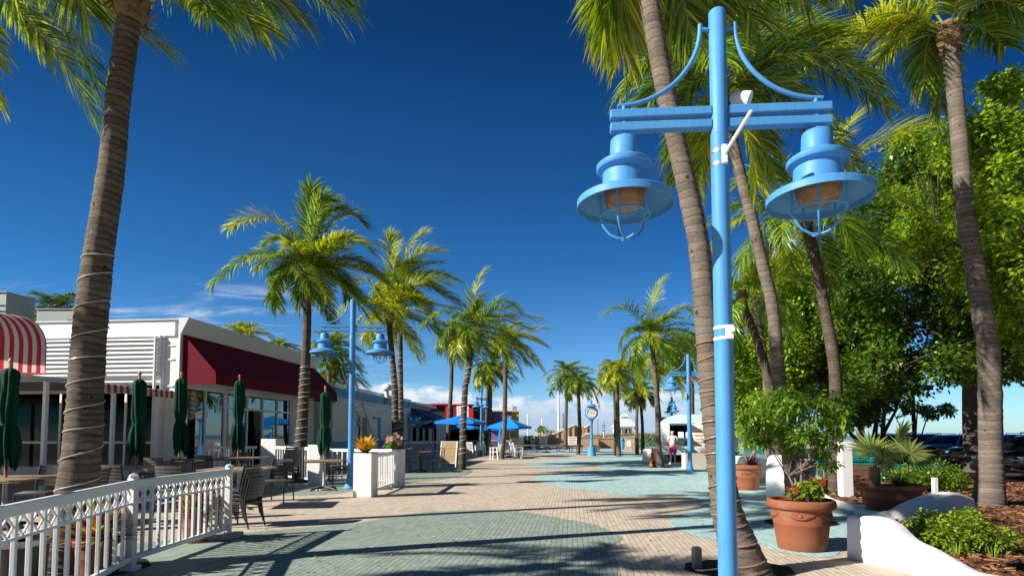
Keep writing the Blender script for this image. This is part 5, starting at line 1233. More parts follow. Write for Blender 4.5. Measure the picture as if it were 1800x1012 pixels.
g_ = lambda x, y, h: (gr(x, y).x, gr(x, y).y, h)
wavy_wall('low white sculpted wall that rises beside the wide terracotta bowl', [g_(1512, 908, .13), g_(1545, 914, .14), g_(1575, 917, .22), g_(1610, 916, .34), g_(1645, 913, .42), g_(1672, 909, .42), g_(1700, 905, .30)], 0.24)
wavy_wall('low round white kerb in front of the white post', [g_(1440, 872, .10), g_(1462, 886, .11), g_(1492, 894, .11), g_(1525, 897, .11), g_(1560, 893, .11)], 0.2)
wavy_wall('white sculpted wall end standing behind the bush pot', [g_(1366, 880, .62), g_(1367, 871, .84), g_(1372, 861, .88), g_(1395, 852, .7), g_(1420, 846, .45)], 0.40)
wavy_wall('white sculpted wall behind the pot with purple leaves', [g_(1288, 856, .62), g_(1296, 850, .78), g_(1325, 842, .70), g_(1370, 838, .55)], 0.3)
wavy_wall('far white sculpted wall beside the traffic cone', [g_(1139, 815, .7), g_(1150, 812, .80), g_(1162, 808, .75), g_(1170, 802, .5)], 0.5)
ps = tag(MB().box((0, 0, .6), (.24, .2, 1.2)).build('square_post', m_whp, None, bevel=.012), 'square white post standing in the mulch bed', 'post'); ps.location = gr(1487, 875); ps.location.z = .02
pk = tag(MB().box((0, 0, .2), (.09, .09, .4)).build('stake', m_whp, None, bevel=.006), 'short white stake behind the wide terracotta bowl', 'stake'); pk.location = gr(1644, 872); pk.location.z = .02

# ---------------------------------------------------------------- pots with plants
p2 = gr(1416, 972) + Vector((.10, .28, 0)); pot('large terracotta pot with a moulded garland, full of the leafy bush', p2, 0.385, 0.60, True, 48)
p1_ = gr(1321, 862) + Vector((0, .28, 0)); pot('terracotta pot with purple leaves between the lamp post and the white wall', p1_, 0.40, 0.63, True)
p3 = gr(1597, 905) + Vector((0, .45, 0)); pot('wide terracotta bowl holding the fan palm', p3, 0.56, 0.50)
p4 = gr(1236, 822) + Vector((.35, .1, 0)); pot('terracotta pot half hidden behind the leaning palm, near the food trailer', p4, 0.40, 0.75)
blades('dark_leaf_plant', 'dark purple plant in the pot near the food trailer', 'plant', p4 + Vector((0, 0, .68)), 60, .45, .10, m_purp, 8, lean=(10, 80))
blades('purple_plant', 'purple strap-leaved plant in the pot beside the white wall', 'plant', p1_ + Vector((.1, -.05, .56)), 80, .40, .05, m_purp, 9, lean=(15, 85))
def pxclumps(rng, poly, n, d0, d1, r0, r1):
    xs = [p[0] for p in poly]; ys = [p[1] for p in poly]; o = []
    while len(o) < n:
        x, y = rng.uniform(min(xs), max(xs)), rng.uniform(min(ys), max(ys))
        if inside(x, y, poly): o.append((at(x, y, rng.uniform(d0, d1)), rng.uniform(r0, r1)))
    return o
m_inner = leafmat('tree_leaf_inner', [(0, (0.012, 0.030, 0.008)), (0.6, (0.030, 0.070, 0.010)), (1, (0.07, 0.13, 0.016))], TR, 0.5, 0.3)  # darker greens for the leaves filling the inside of the crowns
def tree(name, label, cat, base, fork_z, rad, polys, cnt, ln, wd, mat, seed, lean=(0, 0), bark=None, group=None, shell=.35, droop=0.0, nb=26, r_b=None, multi=None, base2=None):
    rng = random.Random(seed); base = Vector(base)
    t = thing(name, label, cat, base, 0, group, world=True); cl = []
    for (poly, n, d0, d1, r0, r1) in polys: cl += pxclumps(rng, poly, n, d0, d1, r0, r1)
    leaves(MB(), rng, cl, cnt, ln, wd, shell, droop=droop, updown=.6).build('crown', mat, t, smooth=0, fix=False)
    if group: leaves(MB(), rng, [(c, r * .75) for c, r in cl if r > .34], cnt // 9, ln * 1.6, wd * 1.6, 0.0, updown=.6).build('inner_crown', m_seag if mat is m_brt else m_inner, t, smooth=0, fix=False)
    fork = base + Vector((lean[0], lean[1], fork_z)); mb = MB()
    if multi:
        for (dx, dy, h, r) in multi:
            e = base + Vector((dx, dy, h)); mid = base * .5 + e * .5 + Vector((dx * -.12, 0, -.05 * h)); pts = [bez(base, mid, e, i / 8) for i in range(9)]
            mb.tube(pts, [r * (1.25 - .7 * i / 8) for i in range(9)], 8)
            near = sorted(cl, key=lambda c: (c[0] - e).length)[:max(4, nb // len(multi))]
            branches(mb, rng, e - (e - base) * .08, [c[0] for c in near], r * .5, .3, 7)
    else:
        mid = base * .5 + fork * .5 + Vector((rng.uniform(-.1, .1), 0, 0))
        pts = [bez(base - Vector((0, 0, .05)), mid, fork, i / 9) for i in range(10)]
        mb.tube(pts, [rad * (1.35 if i == 0 else 1.1 - .28 * i / 9) for i in range(10)], 14)
        st = rng.sample(cl, min(nb, len(cl)))
        mains = []
        for k in range(5):
            c = st[k][0]; e = fork * .35 + c * .65; mains.append(e); m_ = fork * .55 + e * .45 + Vector((0, 0, .3)); pts = [bez(fork, m_, e, i / 7) for i in range(8)]
            mb.tube(pts, [rad * (.62 - .38 * i / 7) for i in range(8)], 9)
        for c in st[5:]:
            e = min(mains, key=lambda q: (q - c[0]).length); branches(mb, rng, e, [c[0]], r_b or rad * .22, .35, 7)
    mb.build('trunk', bark or m_bark, t, smooth=60); return t
tree('potted_bush', 'dense glossy-leaved bush growing out of the large garlanded pot', 'bush', p2 + Vector((0, 0, .55)), .5, .03,
     [([(1305, 765), (1318, 715), (1362, 690), (1420, 680), (1470, 690), (1488, 716), (1482, 760), (1440, 775), (1400, 790), (1350, 785), (1312, 790)], 70, 6.75, 7.45, .075, .15), ([(1430, 770), (1478, 760), (1472, 838), (1440, 812)], 14, 6.8, 7.3, .06, .10)],
     5600, .075, .030, m_ficus, 61, nb=40, r_b=.006, shell=.2, droop=.5, multi=[(-.10, .1, .35, .020), (.05, .05, .42, .022), (-.02, .15, .45, .018), (.12, .1, .35, .016)])
bush('flowering_shrub', 'lime-green shrub with red flowers at the front of the garlanded pot', 'shrub', p2 + Vector((.05, -.10, .52)), .27, .2, .36, 1100, .055, .032, m_lime, 62, nclump=14, flowers=m_redp, nfl=18)
tree('potted_tree', 'small leafy tree with a slanting stem in the pot beside the white wall', 'tree', p1_ + Vector((.05, 0, .55)), .6, .06,
     [([(1296, 720), (1330, 690), (1390, 690), (1410, 730), (1370, 770), (1320, 780), (1300, 775)], 34, 13.6, 15.2, .16, .30)], 3600, .11, .05, m_brt, 63, lean=(.35, .1), nb=18, multi=[(.45, .1, .9, .06), (-.1, .1, .6, .03)])
def fan_leaf(mb, root, hub, rad, face, rng, n=26, spread=150):
    root, hub = Vector(root), Vector(hub); ax = (hub - root).normalized(); nrm = Vector(face).normalized(); nrm = (nrm - ax * nrm.dot(ax)).normalized(); sd = ax.cross(nrm)
    mb.tube([root, (root + hub) / 2 + Vector((0, 0, .03)), hub], [.010, .008, .006], 5)
    for i in range(n):
        a = R(-spread + 2 * spread * i / (n - 1)) * .98; d = ax * math.cos(a) + sd * math.sin(a); l_ = rad * (1 - .25 * abs(a) / 2.6) * rng.uniform(.93, 1.05)
        w_ = nrm.cross(d) * (l_ * .05); tip = hub + d * l_ + nrm * l_ * rng.uniform(.02, .12) - Vector((0, 0, l_ * .10)); m1 = hub + d * l_ * .55
        mb.add([hub, m1 + w_, tip, m1 - w_], [(0, 1, 2), (0, 2, 3)])
m_fan = leafmat('fan_palm_leaf', [(0, (0.07, 0.11, 0.03)), (.5, (0.14, 0.19, 0.04)), (1, (0.27, 0.31, 0.08))], TR, .4, .3)
fp = thing('fan_palm', 'fan palm with broad pleated leaves growing in the wide terracotta bowl', 'palm', p3 + Vector((-.28, 0, .45)), 0, None, world=True)
rng = random.Random(5); c = p3 + Vector((-.28, 0, .80))
MB().tube([p3 + Vector((-.28, 0, .44)), c], [.10, .085], 9).build('trunk', m_boot, fp)
for (px, py, d, rp, fc) in ((1534, 792, 10.5, 50, (-.2, -1, .35)), (1582, 776, 11.0, 54, (1, -.35, .1)), (1600, 797, 10.6, 54, (.3, -.7, .8)), (1552, 808, 10.2, 30, (0, -.8, .6)), (1560, 785, 11.4, 34, (-.5, -1, .2))):
    mb = MB(); fan_leaf(mb, c, at(px, py, d), rp * d / FPX * 1.05, fc, rng); mb.build('leaf', m_fan, fp, smooth=0, fix=False)
blades('grass_tuft', 'grey-green grassy plant trailing over the wide terracotta bowl', 'plant', p3 + Vector((.1, -.1, .46)), 320, .34, .012, leafmat('grey_green_blade', [(0, (.08, .10, .05)), (1, (.22, .25, .13))], TR, .5, .3), 10, lean=(0, 70), curve=.7)
HG = 'low shrubs in the mulch bed'
bush('shrub', 'bright green low shrub behind the nearest white wall, lower right corner', 'shrub', gr(1722, 985) + Vector((.12, .5, .03)), .68, .50, .54, 9000, .05, .034, m_lime, 71, HG, nclump=40)
bush('hedge', 'dark low hedge left of the tall pale palm', 'hedge', gr(1650, 868) + Vector((.1, .5, .03)), 1.2, .55, .80, 7500, .07, .045, m_hedge, 72, HG, nclump=54)
bush('shrub', 'small shrub between the wide bowl and the hedge', 'shrub', gr(1600, 862) + Vector((0, .6, .03)), .55, .5, .5, 1800, .07, .045, m_lime, 73, HG, nclump=18)
bush('shrub', 'leafy shrub behind the low planter wall near the food trailer', 'shrub', gr(1222, 806) + Vector((.1, .9, .35)), .65, .4, .5, 900, .14, .06, m_ficus, 74, HG)
bush('shrub', 'yellow-green shrub left of the pot with purple leaves', 'shrub', gr(1306, 838) + Vector((-.1, 1, .3)), .55, .4, 1.0, 1400, .10, .06, m_lime, 75, HG)
for i, (px, py, l_) in enumerate(((1745, 985, 'thin sprig of grass in the mulch at the front edge of the bright shrub'), (1672, 905, 'thin sprig of grass behind the low rising wall'), (1682, 985, 'sparse grass tuft in the mulch left of the bright shrub'))):
    blades('grass_sprig', l_, 'grass tuft', gr(px, py) + Vector((0, 0, .03)), 9, .22, .012, m_lime, 80 + i, 'grass sprigs in the mulch', lean=(60, 88), curve=.15)

# ---------------------------------------------------------------- broadleaf trees on the right
TG = 'broadleaf trees on the right'
b1 = gr(1713, 828); 
tree('shade_tree', 'big dark-trunked shade tree behind the tall pale palm', 'tree', b1, 3.9, .30,
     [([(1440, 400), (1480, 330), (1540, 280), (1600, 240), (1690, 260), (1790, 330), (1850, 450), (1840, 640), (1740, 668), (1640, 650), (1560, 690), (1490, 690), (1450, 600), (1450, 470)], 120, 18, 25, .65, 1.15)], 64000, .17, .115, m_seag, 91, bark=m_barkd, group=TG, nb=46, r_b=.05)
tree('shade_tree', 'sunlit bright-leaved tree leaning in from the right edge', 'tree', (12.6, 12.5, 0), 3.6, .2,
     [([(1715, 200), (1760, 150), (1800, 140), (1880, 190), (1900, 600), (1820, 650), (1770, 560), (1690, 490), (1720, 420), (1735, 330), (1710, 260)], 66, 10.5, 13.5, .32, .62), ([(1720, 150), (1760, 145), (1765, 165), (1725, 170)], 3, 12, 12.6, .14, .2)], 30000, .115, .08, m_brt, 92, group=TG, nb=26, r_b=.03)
tree('shade_tree', 'thin-topped tree whose sparse upper sprays show against the sky', 'tree', (14.75, 17.8, 0), 5.2, .10, bark=m_barkd, polys=
     [([(1545, 270), (1600, 230), (1700, 200), (1720, 300), (1690, 350), (1560, 340)], 24, 15.5, 18, .22, .42), ([(1560, 360), (1700, 350), (1720, 500), (1560, 480)], 26, 16, 19, .4, .7)], cnt=11000, ln=.115, wd=.075, mat=m_brt, seed=93, group=TG, nb=30, r_b=.03)
tree('forked_tree', 'many-stemmed tree left of the parked cars', 'tree', gr(1532, 806), 2.0, .2,
     [([(1340, 560), (1420, 500), (1500, 480), (1580, 560), (1620, 660), (1570, 715), (1500, 735), (1430, 700), (1350, 690)], 90, 26, 34, .8, 1.4)], 42000, .20, .13, m_seag, 94, bark=m_barkd, group=TG, nb=30, r_b=.05, multi=[(-2.2, 0, 2.6, .13), (-.9, 0.3, 3.2, .14), (.6, 0, 3.4, .15), (1.5, -.2, 3.0, .12)])
tree('shade_tree', 'bright green tree behind the food trailer and the lamp post', 'tree', gr(1318, 806), 2.8, .22,
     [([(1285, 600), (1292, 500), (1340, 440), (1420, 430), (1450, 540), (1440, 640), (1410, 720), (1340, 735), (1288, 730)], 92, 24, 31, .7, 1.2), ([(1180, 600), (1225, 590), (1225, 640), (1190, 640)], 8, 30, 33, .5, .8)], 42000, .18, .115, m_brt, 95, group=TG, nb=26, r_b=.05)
tree('young_tree', 'small half-bare tree beside the parking-lot light', 'tree', gr(1607, 812), 1.2, .06,
     [([(1590, 706), (1610, 700), (1612, 720), (1590, 722)], 6, 27, 29, .18, .3), ([(1620, 716), (1668, 708), (1668, 725), (1625, 735)], 12, 27, 29, .2, .34)], 1500, .17, .10, m_hedge, 96, group=TG, multi=[(-.9, 0, 2.4, .04), (.3, 0, 3.0, .045), (.9, 0, 2.7, .04), (.1, .2, 3.3, .03)])

# ---------------------------------------------------------------- benches, rope fence, parking light, uplight
m_tealp = surf('teal_bench_paint', (0.0, 0.30, 0.29), 0.45, 0.1)
def bench(label, loc, rz):
    t = thing('bench', label, 'bench', loc, rz, 'teal slatted benches'); mb = MB()
    for i in range(8): mb.box((0, -.24 + i * .06, .44), (1.7, .022, .03))
    mb.box((-.84, -.03, .43), (.03, .5, .03)); mb.box((.84, -.03, .43), (.03, .5, .03)); mb.build('seat', m_tealp, t, bevel=.004)
    mb = MB()
    for i in range(7): mb.box((0, .24 + i * .015, .54 + i * .055), (1.7, .02, .03))
    mb.box((-.84, .29, .7), (.03, .03, .42)); mb.box((.84, .29, .7), (.03, .03, .42)); mb.build('backrest', m_tealp, t, bevel=.004)
    for x in (-.8, .8): MB().tube([(x, -.25, 0), (x, -.25, .42), (x, -.2, .62), (x, .25, .62), (x, .26, .4), (x, .3, 0)], .022, 8).build('leg', m_tealp, t, smooth=60)
    return t
b_ = bench('teal bench just right of the square white post', gr(1503, 842) + Vector((0, .4, .03)), R(172))
dup(b_, gr(1672, 868) + Vector((-.1, 1.25, .03)), R(176), 'teal bench almost hidden behind the hedge', .7)
dup(b_, gr(1352, 838) + Vector((0.5, 2.0, 0)), R(170), 'teal bench behind the white wall of the bush pot')
rf = thing('rope_fence', 'rope strung between rough timber posts in front of the parked cars', 'rope fence', gr(1655, 815), 0, None, world=True)
m_post = surf('weathered_timber', (0.20, 0.15, 0.11), 0.9, 0.3, 6.0, .6, 30.0)
fps = [gr(1560, 818), gr(1655, 815), Vector((15.5, 18.5, 0)), Vector((14.1, 13.5, 0)), Vector((13.6, 10.0, 0))]
for p in fps: MB().box((p.x, p.y, .38), (.13, .13, .80)).build('post', m_post, rf, bevel=.015)
for zz in (.70, .42):
    for a, b in zip(fps[:-1], fps[1:]):
        MB().tube([a * (1 - i / 8) + b * (i / 8) + Vector((0, 0, zz - .12 * math.sin(math.pi * i / 8))) for i in range(9)], .016, 6).build('rope', surf('rope_fibre', (.42, .36, .27), .9, .2), rf)
pl = thing('parking_light', 'dark parking-lot light on a tall black pole', 'lamp post', gr(1609, 812), 0); zl = zat(681, dep(812))
MB().lathe([(.16, 0), (.13, .35), (.10, .4), (.085, zl + .1)], 14).build('pole', m_blk, pl); MB().box((.55, 0, zl), (.75, .4, .26)).build('lamp_head', m_blk, pl, bevel=.02); MB().box((.15, 0, zl + .02), (.2, .06, .06)).build('arm', m_blk, pl)
u = gr(1225, 1001); up_ = thing('ground_spotlight', 'small grey box light on a stake in the soil by the lamp post', 'spotlight', u, .2)
m_slate = surf('slate_plastic', (.13, .14, .15), .6, .2, 10.0, .2)
MB().box((0, 0, .115), (.085, .07, .22)).build('housing', m_slate, up_, bevel=.008); MB().box((0, 0, .225), (.07, .055, .02)).build('cap', m_slate, up_, bevel=.006)
MB().tube([(-.06, -.08, .02), (0, -.12, .022), (.15, -.09, .02), (.4, -.03, .02), (.55, .05, .02)], .009, 6).build('cable', m_whp, up_)

# ---------------------------------------------------------------- parked cars
m_cglass = surf('car_glass', (0.010, 0.013, 0.016), 0.04, 0.1, spec=0.7); m_tyre = surf('tyre_rubber', (.018, .018, .018), .8, .2); m_rim = surf('alloy_rim', (.45, .45, .46), .3, .1, metal=.9); m_hl = surf('headlight_lens', (.75, .77, .8), .1, .05)
def loft(mb, st):
    """st: (x, z0, z1, half width low, half width high)"""
    for (x, z0, z1, w0, w1) in st:
        h = z1 - z0
        mb.v += [(x, y, z) for y, z in ((-w0 * .9, z0), (-w0, z0 + .12 * h), (-(w0 + w1) / 2 - .015, z0 + .55 * h), (-w1, z0 + .88 * h), (-w1 * .86, z1), (0, z1 + .015), (w1 * .86, z1), (w1, z0 + .88 * h), ((w0 + w1) / 2 + .015, z0 + .55 * h), (w0, z0 + .12 * h), (w0 * .9, z0))]
    n, q = len(st), 11
    mb.f += [(i * q + j, i * q + (j + 1) % q, (i + 1) * q + (j + 1) % q, (i + 1) * q + j) for i in range(n - 1) for j in range(q)] + [tuple(range(q)), tuple((n - 1) * q + j for j in reversed(range(q)))]; mb.k = [0] * len(mb.f); return mb
def car(label, loc, rz, paint, hh=1.0, rack=True):
    t = thing('parked_car', label, 'car', loc, rz, 'cars parked beyond the mulch bed'); Z = hh
    loft(MB(), [(2.30, .38, .62 * Z, .70, .62), (2.22, .25, .74 * Z, .82, .74), (1.9, .22, .84 * Z, .89, .82), (1.0, .22, .93 * Z, .91, .86), (.2, .22, .95 * Z, .92, .87), (-1.2, .22, .96 * Z, .92, .87), (-2.0, .24, .95 * Z, .90, .84), (-2.22, .3, .86 * Z, .84, .78)]).build('body', paint, t, smooth=40)
    gm = MB(); loft(gm, [(1.05, .90 * Z, .95 * Z, .80, .74), (.45, .91 * Z, 1.30 * Z, .82, .66), (.1, .92 * Z, 1.385 * Z, .83, .62), (-.9, .92 * Z, 1.40 * Z, .83, .62), (-1.7, .92 * Z, 1.34 * Z, .81, .62), (-2.1, .93 * Z, 1.02 * Z, .78, .70)]); gm.build('cabin_glass', m_cglass, t, smooth=40)
    rm = MB(); loft(rm, [(.35, 1.31 * Z, 1.345 * Z, .60, .56), (0, 1.375 * Z, 1.41 * Z, .62, .58), (-.9, 1.39 * Z, 1.425 * Z, .62, .58), (-1.75, 1.32 * Z, 1.36 * Z, .60, .56)])
    for s in (-1, 1):
        for pp in (((1.0, .8, .93), (.32, .63, 1.33)), ((-.35, .85, .93), (-.4, .63, 1.40)), ((-1.95, .80, .95), (-1.7, .61, 1.34))): rm.bar((pp[0][0], s * pp[0][1], pp[0][2] * Z), (pp[1][0], s * pp[1][1], pp[1][2] * Z), .07, .04)
        if rack: rm.bar((.1, s * .52, 1.47 * Z), (-1.6, s * .52, 1.46 * Z), .03, .03); rm.bar((.1, s * .52, 1.41 * Z), (.1, s * .52, 1.47 * Z), .03, .03); rm.bar((-1.6, s * .52, 1.38 * Z), (-1.6, s * .52, 1.46 * Z), .03, .03)
    rm.build('roof', paint, t)
    for x in (1.4, -1.4):
        for s in (-1, 1):
            prof = [(.20, -.1), (.30, -.1), (.335, -.06), (.335, .06), (.30, .1), (.20, .1)]
            mb = MB()
            for r, y in prof: mb.v += [(x + r * math.cos(a * .3927), s * .83 + y, .335 + r * math.sin(a * .3927)) for a in range(16)]
            mb.f = [(i * 16 + j, i * 16 + (j + 1) % 16, ((i + 1) % 6) * 16 + (j + 1) % 16, ((i + 1) % 6) * 16 + j) for i in range(6) for j in range(16)]; mb.k = [0] * len(mb.f)
            wl_ = mb.build('wheel', m_tyre, t)
            mb = MB(); mb.cyl((x, s * .86, .335), (x, s * .925, .335), .06, n=10)
            for k in range(5): mb.bar((x, s * .915, .335), (x + .2 * math.cos(k * 1.257), s * .915, .335 + .2 * math.sin(k * 1.257)), .05, .03, up=(0, 1, 0))
            mb.build('rim', m_rim, wl_)
        
    for s in (-1, 1):
        MB().box((2.2, s * .62, .68 * Z), (.16, .26, .11), rz=-s * .35).build('headlight', m_hl, t, bevel=.02)
        MB().box((.75, s * .95, 1.0 * Z), (.10, .18, .13)).build('mirror', paint, t, bevel=.03)
        MB().box((-2.17, s * .70, .8 * Z), (.1, .2, .16)).build('tail_light', m_red, t, bevel=.02)
        mb = MB()
        for x in (.15, -.75): mb.box((x, s * .915, .82 * Z), (.16, .03, .03))
        mb.build('door_handle', paint, t)
    mb = MB()
    for i in range(4): mb.box((2.30, 0, .50 + i * .055), (.05, .9, .018))
    mb.build('grille', m_rim, t)
    return t
m_nav = surf('navy_car_paint', (.012, .022, .045), .25, .1, coat=1.0); m_carb = surf('black_car_paint', (.010, .010, .011), .22, .1, coat=1.0)
cx_ = lambda px, d: Vector(((px - 900) / FPX * d, d, -.01))
car('dark car whose windscreen shows between the parking light and the big tree', cx_(1668, 30), R(205), m_nav, 1.0)
car('black car with a roof rack behind the fan palm', cx_(1612, 33), R(212), m_carb, 1.03)
car('dark car farthest left, behind the teal bench', cx_(1560, 36), R(215), m_carb, 1.04)
car('black car at the right edge, beyond the tall pale palm', cx_(1830, 18.5), R(200), m_carb, 1.0)
car('dark car between the big tree and the tall pale palm', cx_(1745, 25), R(205), m_carb, 1.0)

# ---------------------------------------------------------------- blue sunshades and white plastic furniture
m_bcan = surf('bright_blue_canvas', (0.008, 0.21, 0.66), 0.75, 0.1, 2.0, 0.1, 90.0, spec=0.2)
BU = 'open blue sunshades at the far end'
def sunshade(label, px, py_rim, py_top, half_px, d, rz, n=4):
    c = at(px, py_rim, d); r = half_px * d / FPX * 1.12; zr, zt = c.z, zat(py_top, d)
    t = thing('sunshade', label, 'sunshade', (c.x, d, 0), rz, BU); mb = MB(); ng = n * 6
    for k, (q, zz) in enumerate(((0.02, zt), (.35, zr + (zt - zr) * .60), (.7, zr + (zt - zr) * .27), (1.0, zr), (1.0, zr - .14))):
        for j in range(ng):
            a = 2 * math.pi * j / ng; s_ = 2 * math.pi / n; m_ = (a % s_) - s_ / 2; rr = r * q * math.cos(s_ / 2) / math.cos(m_); sag = .07 * q * (1 - abs(m_) / (s_ / 2))
            mb.v.append((rr * math.cos(a), rr * math.sin(a), zz - sag * .6))
    mb.f = [(i * ng + j, i * ng + (j + 1) % ng, (i + 1) * ng + (j + 1) % ng, (i + 1) * ng + j) for i in range(4) for j in range(ng)]; mb.k = [0] * len(mb.f)
    mb.build('canopy', m_bcan, t, smooth=15, fix=False)
    MB().cyl((0, 0, 0), (0, 0, zt + .05), .028, n=10).build('pole', m_whp, t)
    MB().lathe([(.25, 0), (.26, .06), (.05, .1)], 14).build('base_weight', m_gal, t)
    mb = MB()
    for k in range(n * 2):
        a = math.pi * k / n; mb.bar((0, 0, zt - .05), (r * .93 * math.cos(a), r * .93 * math.sin(a), zr - .03), .015, .02)
    mb.build('rib', m_gal, t); return t
sunshade('big blue sunshade beside the curved dark palm', 811, 741, 729, 45, 34, .5)
sunshade('big blue sunshade farthest right, behind the yellowing palm', 896, 749, 734, 37, 36, .35)
sunshade('blue sunshade low behind the curved palm', 816, 751, 744, 30, 42, .6)
sunshade('blue sunshade under the edge of the cafe awning', 762, 749, 741, 26, 43, .2)
sunshade('blue sunshade low behind the far lamp post', 878, 753, 746, 34, 44, .8)
cp = thing('closed_sunshade', 'folded blue sunshade standing behind the yellowing palm', 'sunshade', (at(879, 770, 37).x, 37, 0), 0)
MB().cyl((0, 0, 0), (0, 0, 1.7), .025, n=8).build('pole', m_whp, cp); MB().lathe([(.02, 1.65), (.10, 1.5), (.13, 1.1), (.16, .75), (.2, .5), (.14, .47)], 10).build('canopy', m_bcan, cp)
m_wpl = surf('white_resin', (.74, .74, .72), .5, .06, dirt=.12)
WC = 'white plastic chairs under the blue sunshades'
def resin_chair(label, loc, rz):
    t = thing('plastic_chair', label, 'chair', loc, rz, WC); mb = MB().box((0, 0, .42), (.46, .46, .035)); mb.build('seat', m_wpl, t, bevel=.012)
    mb = MB()
    for x in (-.2, -.12, -.04, .04, .12, .2): mb.bar((x, .22, .44), (x * 1.05, .32, .88), .05, .02, up=(0, 1, 0))
    mb.bar((-.24, .33, .9), (.24, .33, .9), .03, .07); mb.build('backrest', m_wpl, t)
    for x in (-.22, .22):
        MB().bar((x, -.2, 0), (x, -.2, .66), .05, .05).build('leg', m_wpl, t); MB().bar((x, .26, 0), (x, .2, .66), .05, .05).build('leg', m_wpl, t)
        MB().bar((x, -.24, .67), (x, .27, .67), .06, .025).build('armrest', m_wpl, t)
    return t
w0 = gr(828, 803); rc = resin_chair('white plastic chair right of the curved dark palm', w0, R(160))
for px, py, rz, l_ in ((842, 801, 200, 'white plastic chair in front of the far lamp post'), (856, 799, 120, 'white plastic chair at the foot of the light-wrapped palm'), (803, 800, 150, 'white plastic chair behind the sandwich board'), (870, 807, 250, 'white plastic chair left of the yellowing palm, drawn up to its table'), (911, 806, 100, 'white plastic chair right of the yellowing palm'), (905, 800, 60, 'white plastic chair at the far side of the right-hand white table'), (893, 799, 20, 'white plastic chair behind the right-hand white table'), (817, 797, 10, 'white plastic chair behind the curved palm'), (868, 797, 350, 'white plastic chair behind the left end of the white table')):
    dup(rc, gr(px, py), R(rz), l_)
def resin_table(label, px, py, w_=1.5):
    p = gr(px, py); t = thing('plastic_table', label, 'table', p, .1, 'white plastic tables'); MB().box((0, 0, .71), (w_, .8, .04)).build('tabletop', m_wpl, t, bevel=.012)
    for x in (-.42, .42):
        for y in (-.3, .3): MB().bar((x * w_ * .95, y, 0), (x * w_ * .9, y, .69), .06, .06).build('leg', m_wpl, t)
resin_table('white plastic table under the right-hand blue sunshade', 893, 803, 1.7); resin_table('white plastic table beside the light-wrapped palm', 838, 799, 1.0)
m_deck = surf('deck_timber', (.44, .30, .19), .8, .2, 5.0, .3, 40.0); m_deckg = surf('deck_timber_grey', (.50, .46, .40), .85, .15, 5.0, .3, 40.0)
def prail(label, px0, px1, py, h, n, mat, d=None):
    d = d or dep(py); a, b = at(px0, py, d), at(px1, py, d); return railing(label, (a.x, d, 0), (b.x, d, 0), h, n, False, (1, 1), 'timber railings at the far end', .1, mat, .05)
prail('grey timber railing under the big blue sunshade', 790, 845, 797, .95, 14, m_deckg, 46); prail('dark timber railing behind the white chairs', 850, 898, 797, .95, 13, m_deckg, 47)
sc_ = thing('timber_screen', 'pale slatted timber screen right of the white chairs', 'screen', (at(909, 783, 52).x, 52, 0), 0)
mb = MB()
for i in range(12): mb.box((-.57 + i * .104, 0, .6), (.092, .04, 1.1))
mb.build('panel', m_deckg, sc_); MB().box((0, -.03, 1.1), (1.3, .04, .08)).build('cross_rail', m_deckg, sc_); MB().box((0, -.03, .3), (1.3, .04, .08)).build('cross_rail', m_deckg, sc_)
bush('shrub', 'bright shrub beside the far lamp post', 'shrub', (at(852, 790, 44).x, 44, 0), .55, .5, 1.5, 700, .2, .12, m_lime, 101, HG); bush('shrub', 'green shrub behind the striped timber screen', 'shrub', (at(928, 780, 58).x, 58, 0), 1.0, .5, 1.0, 800, .22, .14, m_lime, 102, HG)

# ---------------------------------------------------------------- clock, stage, ramp, pavilion
pk_ = gr(1040, 801); ck = thing('street_clock', 'blue post clock with a round white dial', 'clock', pk_, R(-6)); ZC = zat(725, pk_.y)
mb = MB(); mb.lathe([(.30, 0), (.30, .08), (.27, .12), (.27, .48), (.25, .55), (.16, .62), (.10, .75), (.085, 1.0), (.08, ZC - .75), (.12, ZC - .62), (.09, ZC - .58), (.2, ZC - .44)], 16); mb.build('pedestal', m_blue, ck, smooth=40)
MB().ext([(.44 * math.cos(a * math.pi / 4 + math.pi / 8) * 1.05, -.16, ZC + .46 * math.sin(a * math.pi / 4 + math.pi / 8)) for a in range(8)], (0, .32, 0)).build('case', m_blue, ck, bevel=.03)
MB().lathe([(.40, .40), (.34, .46), (.20, .56), (.07, .60), (.05, .68), (.10, .74), (.06, .80), (0, .86)], 14, (0, 0, ZC)).build('finial', m_blue, ck)
fd = MB(); fd.v = [(.30 * math.cos(a * math.pi / 16), -.172, ZC + .30 * math.sin(a * math.pi / 16)) for a in range(32)]; fd.f = [tuple(range(32))]; fd.k = [0]
di = fd.build('dial', surf('dial_white', (.66, .65, .56), .4, .03), ck, smooth=0)
MB().tube([(.31 * math.cos(a * math.pi / 16), -.175, ZC + .31 * math.sin(a * math.pi / 16)) for a in range(33)], .022, 6).build('bezel', m_whp, ck)
mb = MB()
for k in range(12): a = k * math.pi / 6; mb.bar((.21 * math.cos(a), -.178, ZC + .21 * math.sin(a)), (.275 * math.cos(a), -.178, ZC + .275 * math.sin(a)), .03, .006, up=(0, 1, 0))
mb.build('hour_marks', m_blk, di)
mb = MB(); mb.bar((.05, -.186, ZC - .02), (-.24, -.186, ZC + .10), .02, .006, up=(0, 1, 0)); mb.bar((-.03, -.184, ZC - .01), (.13, -.184, ZC - .06), .028, .006, up=(0, 1, 0)); mb.build('hands', m_blk, di)
m_stg = surf('stage_dark_boards', (.10, .10, .10), .7, .2, 4.0)
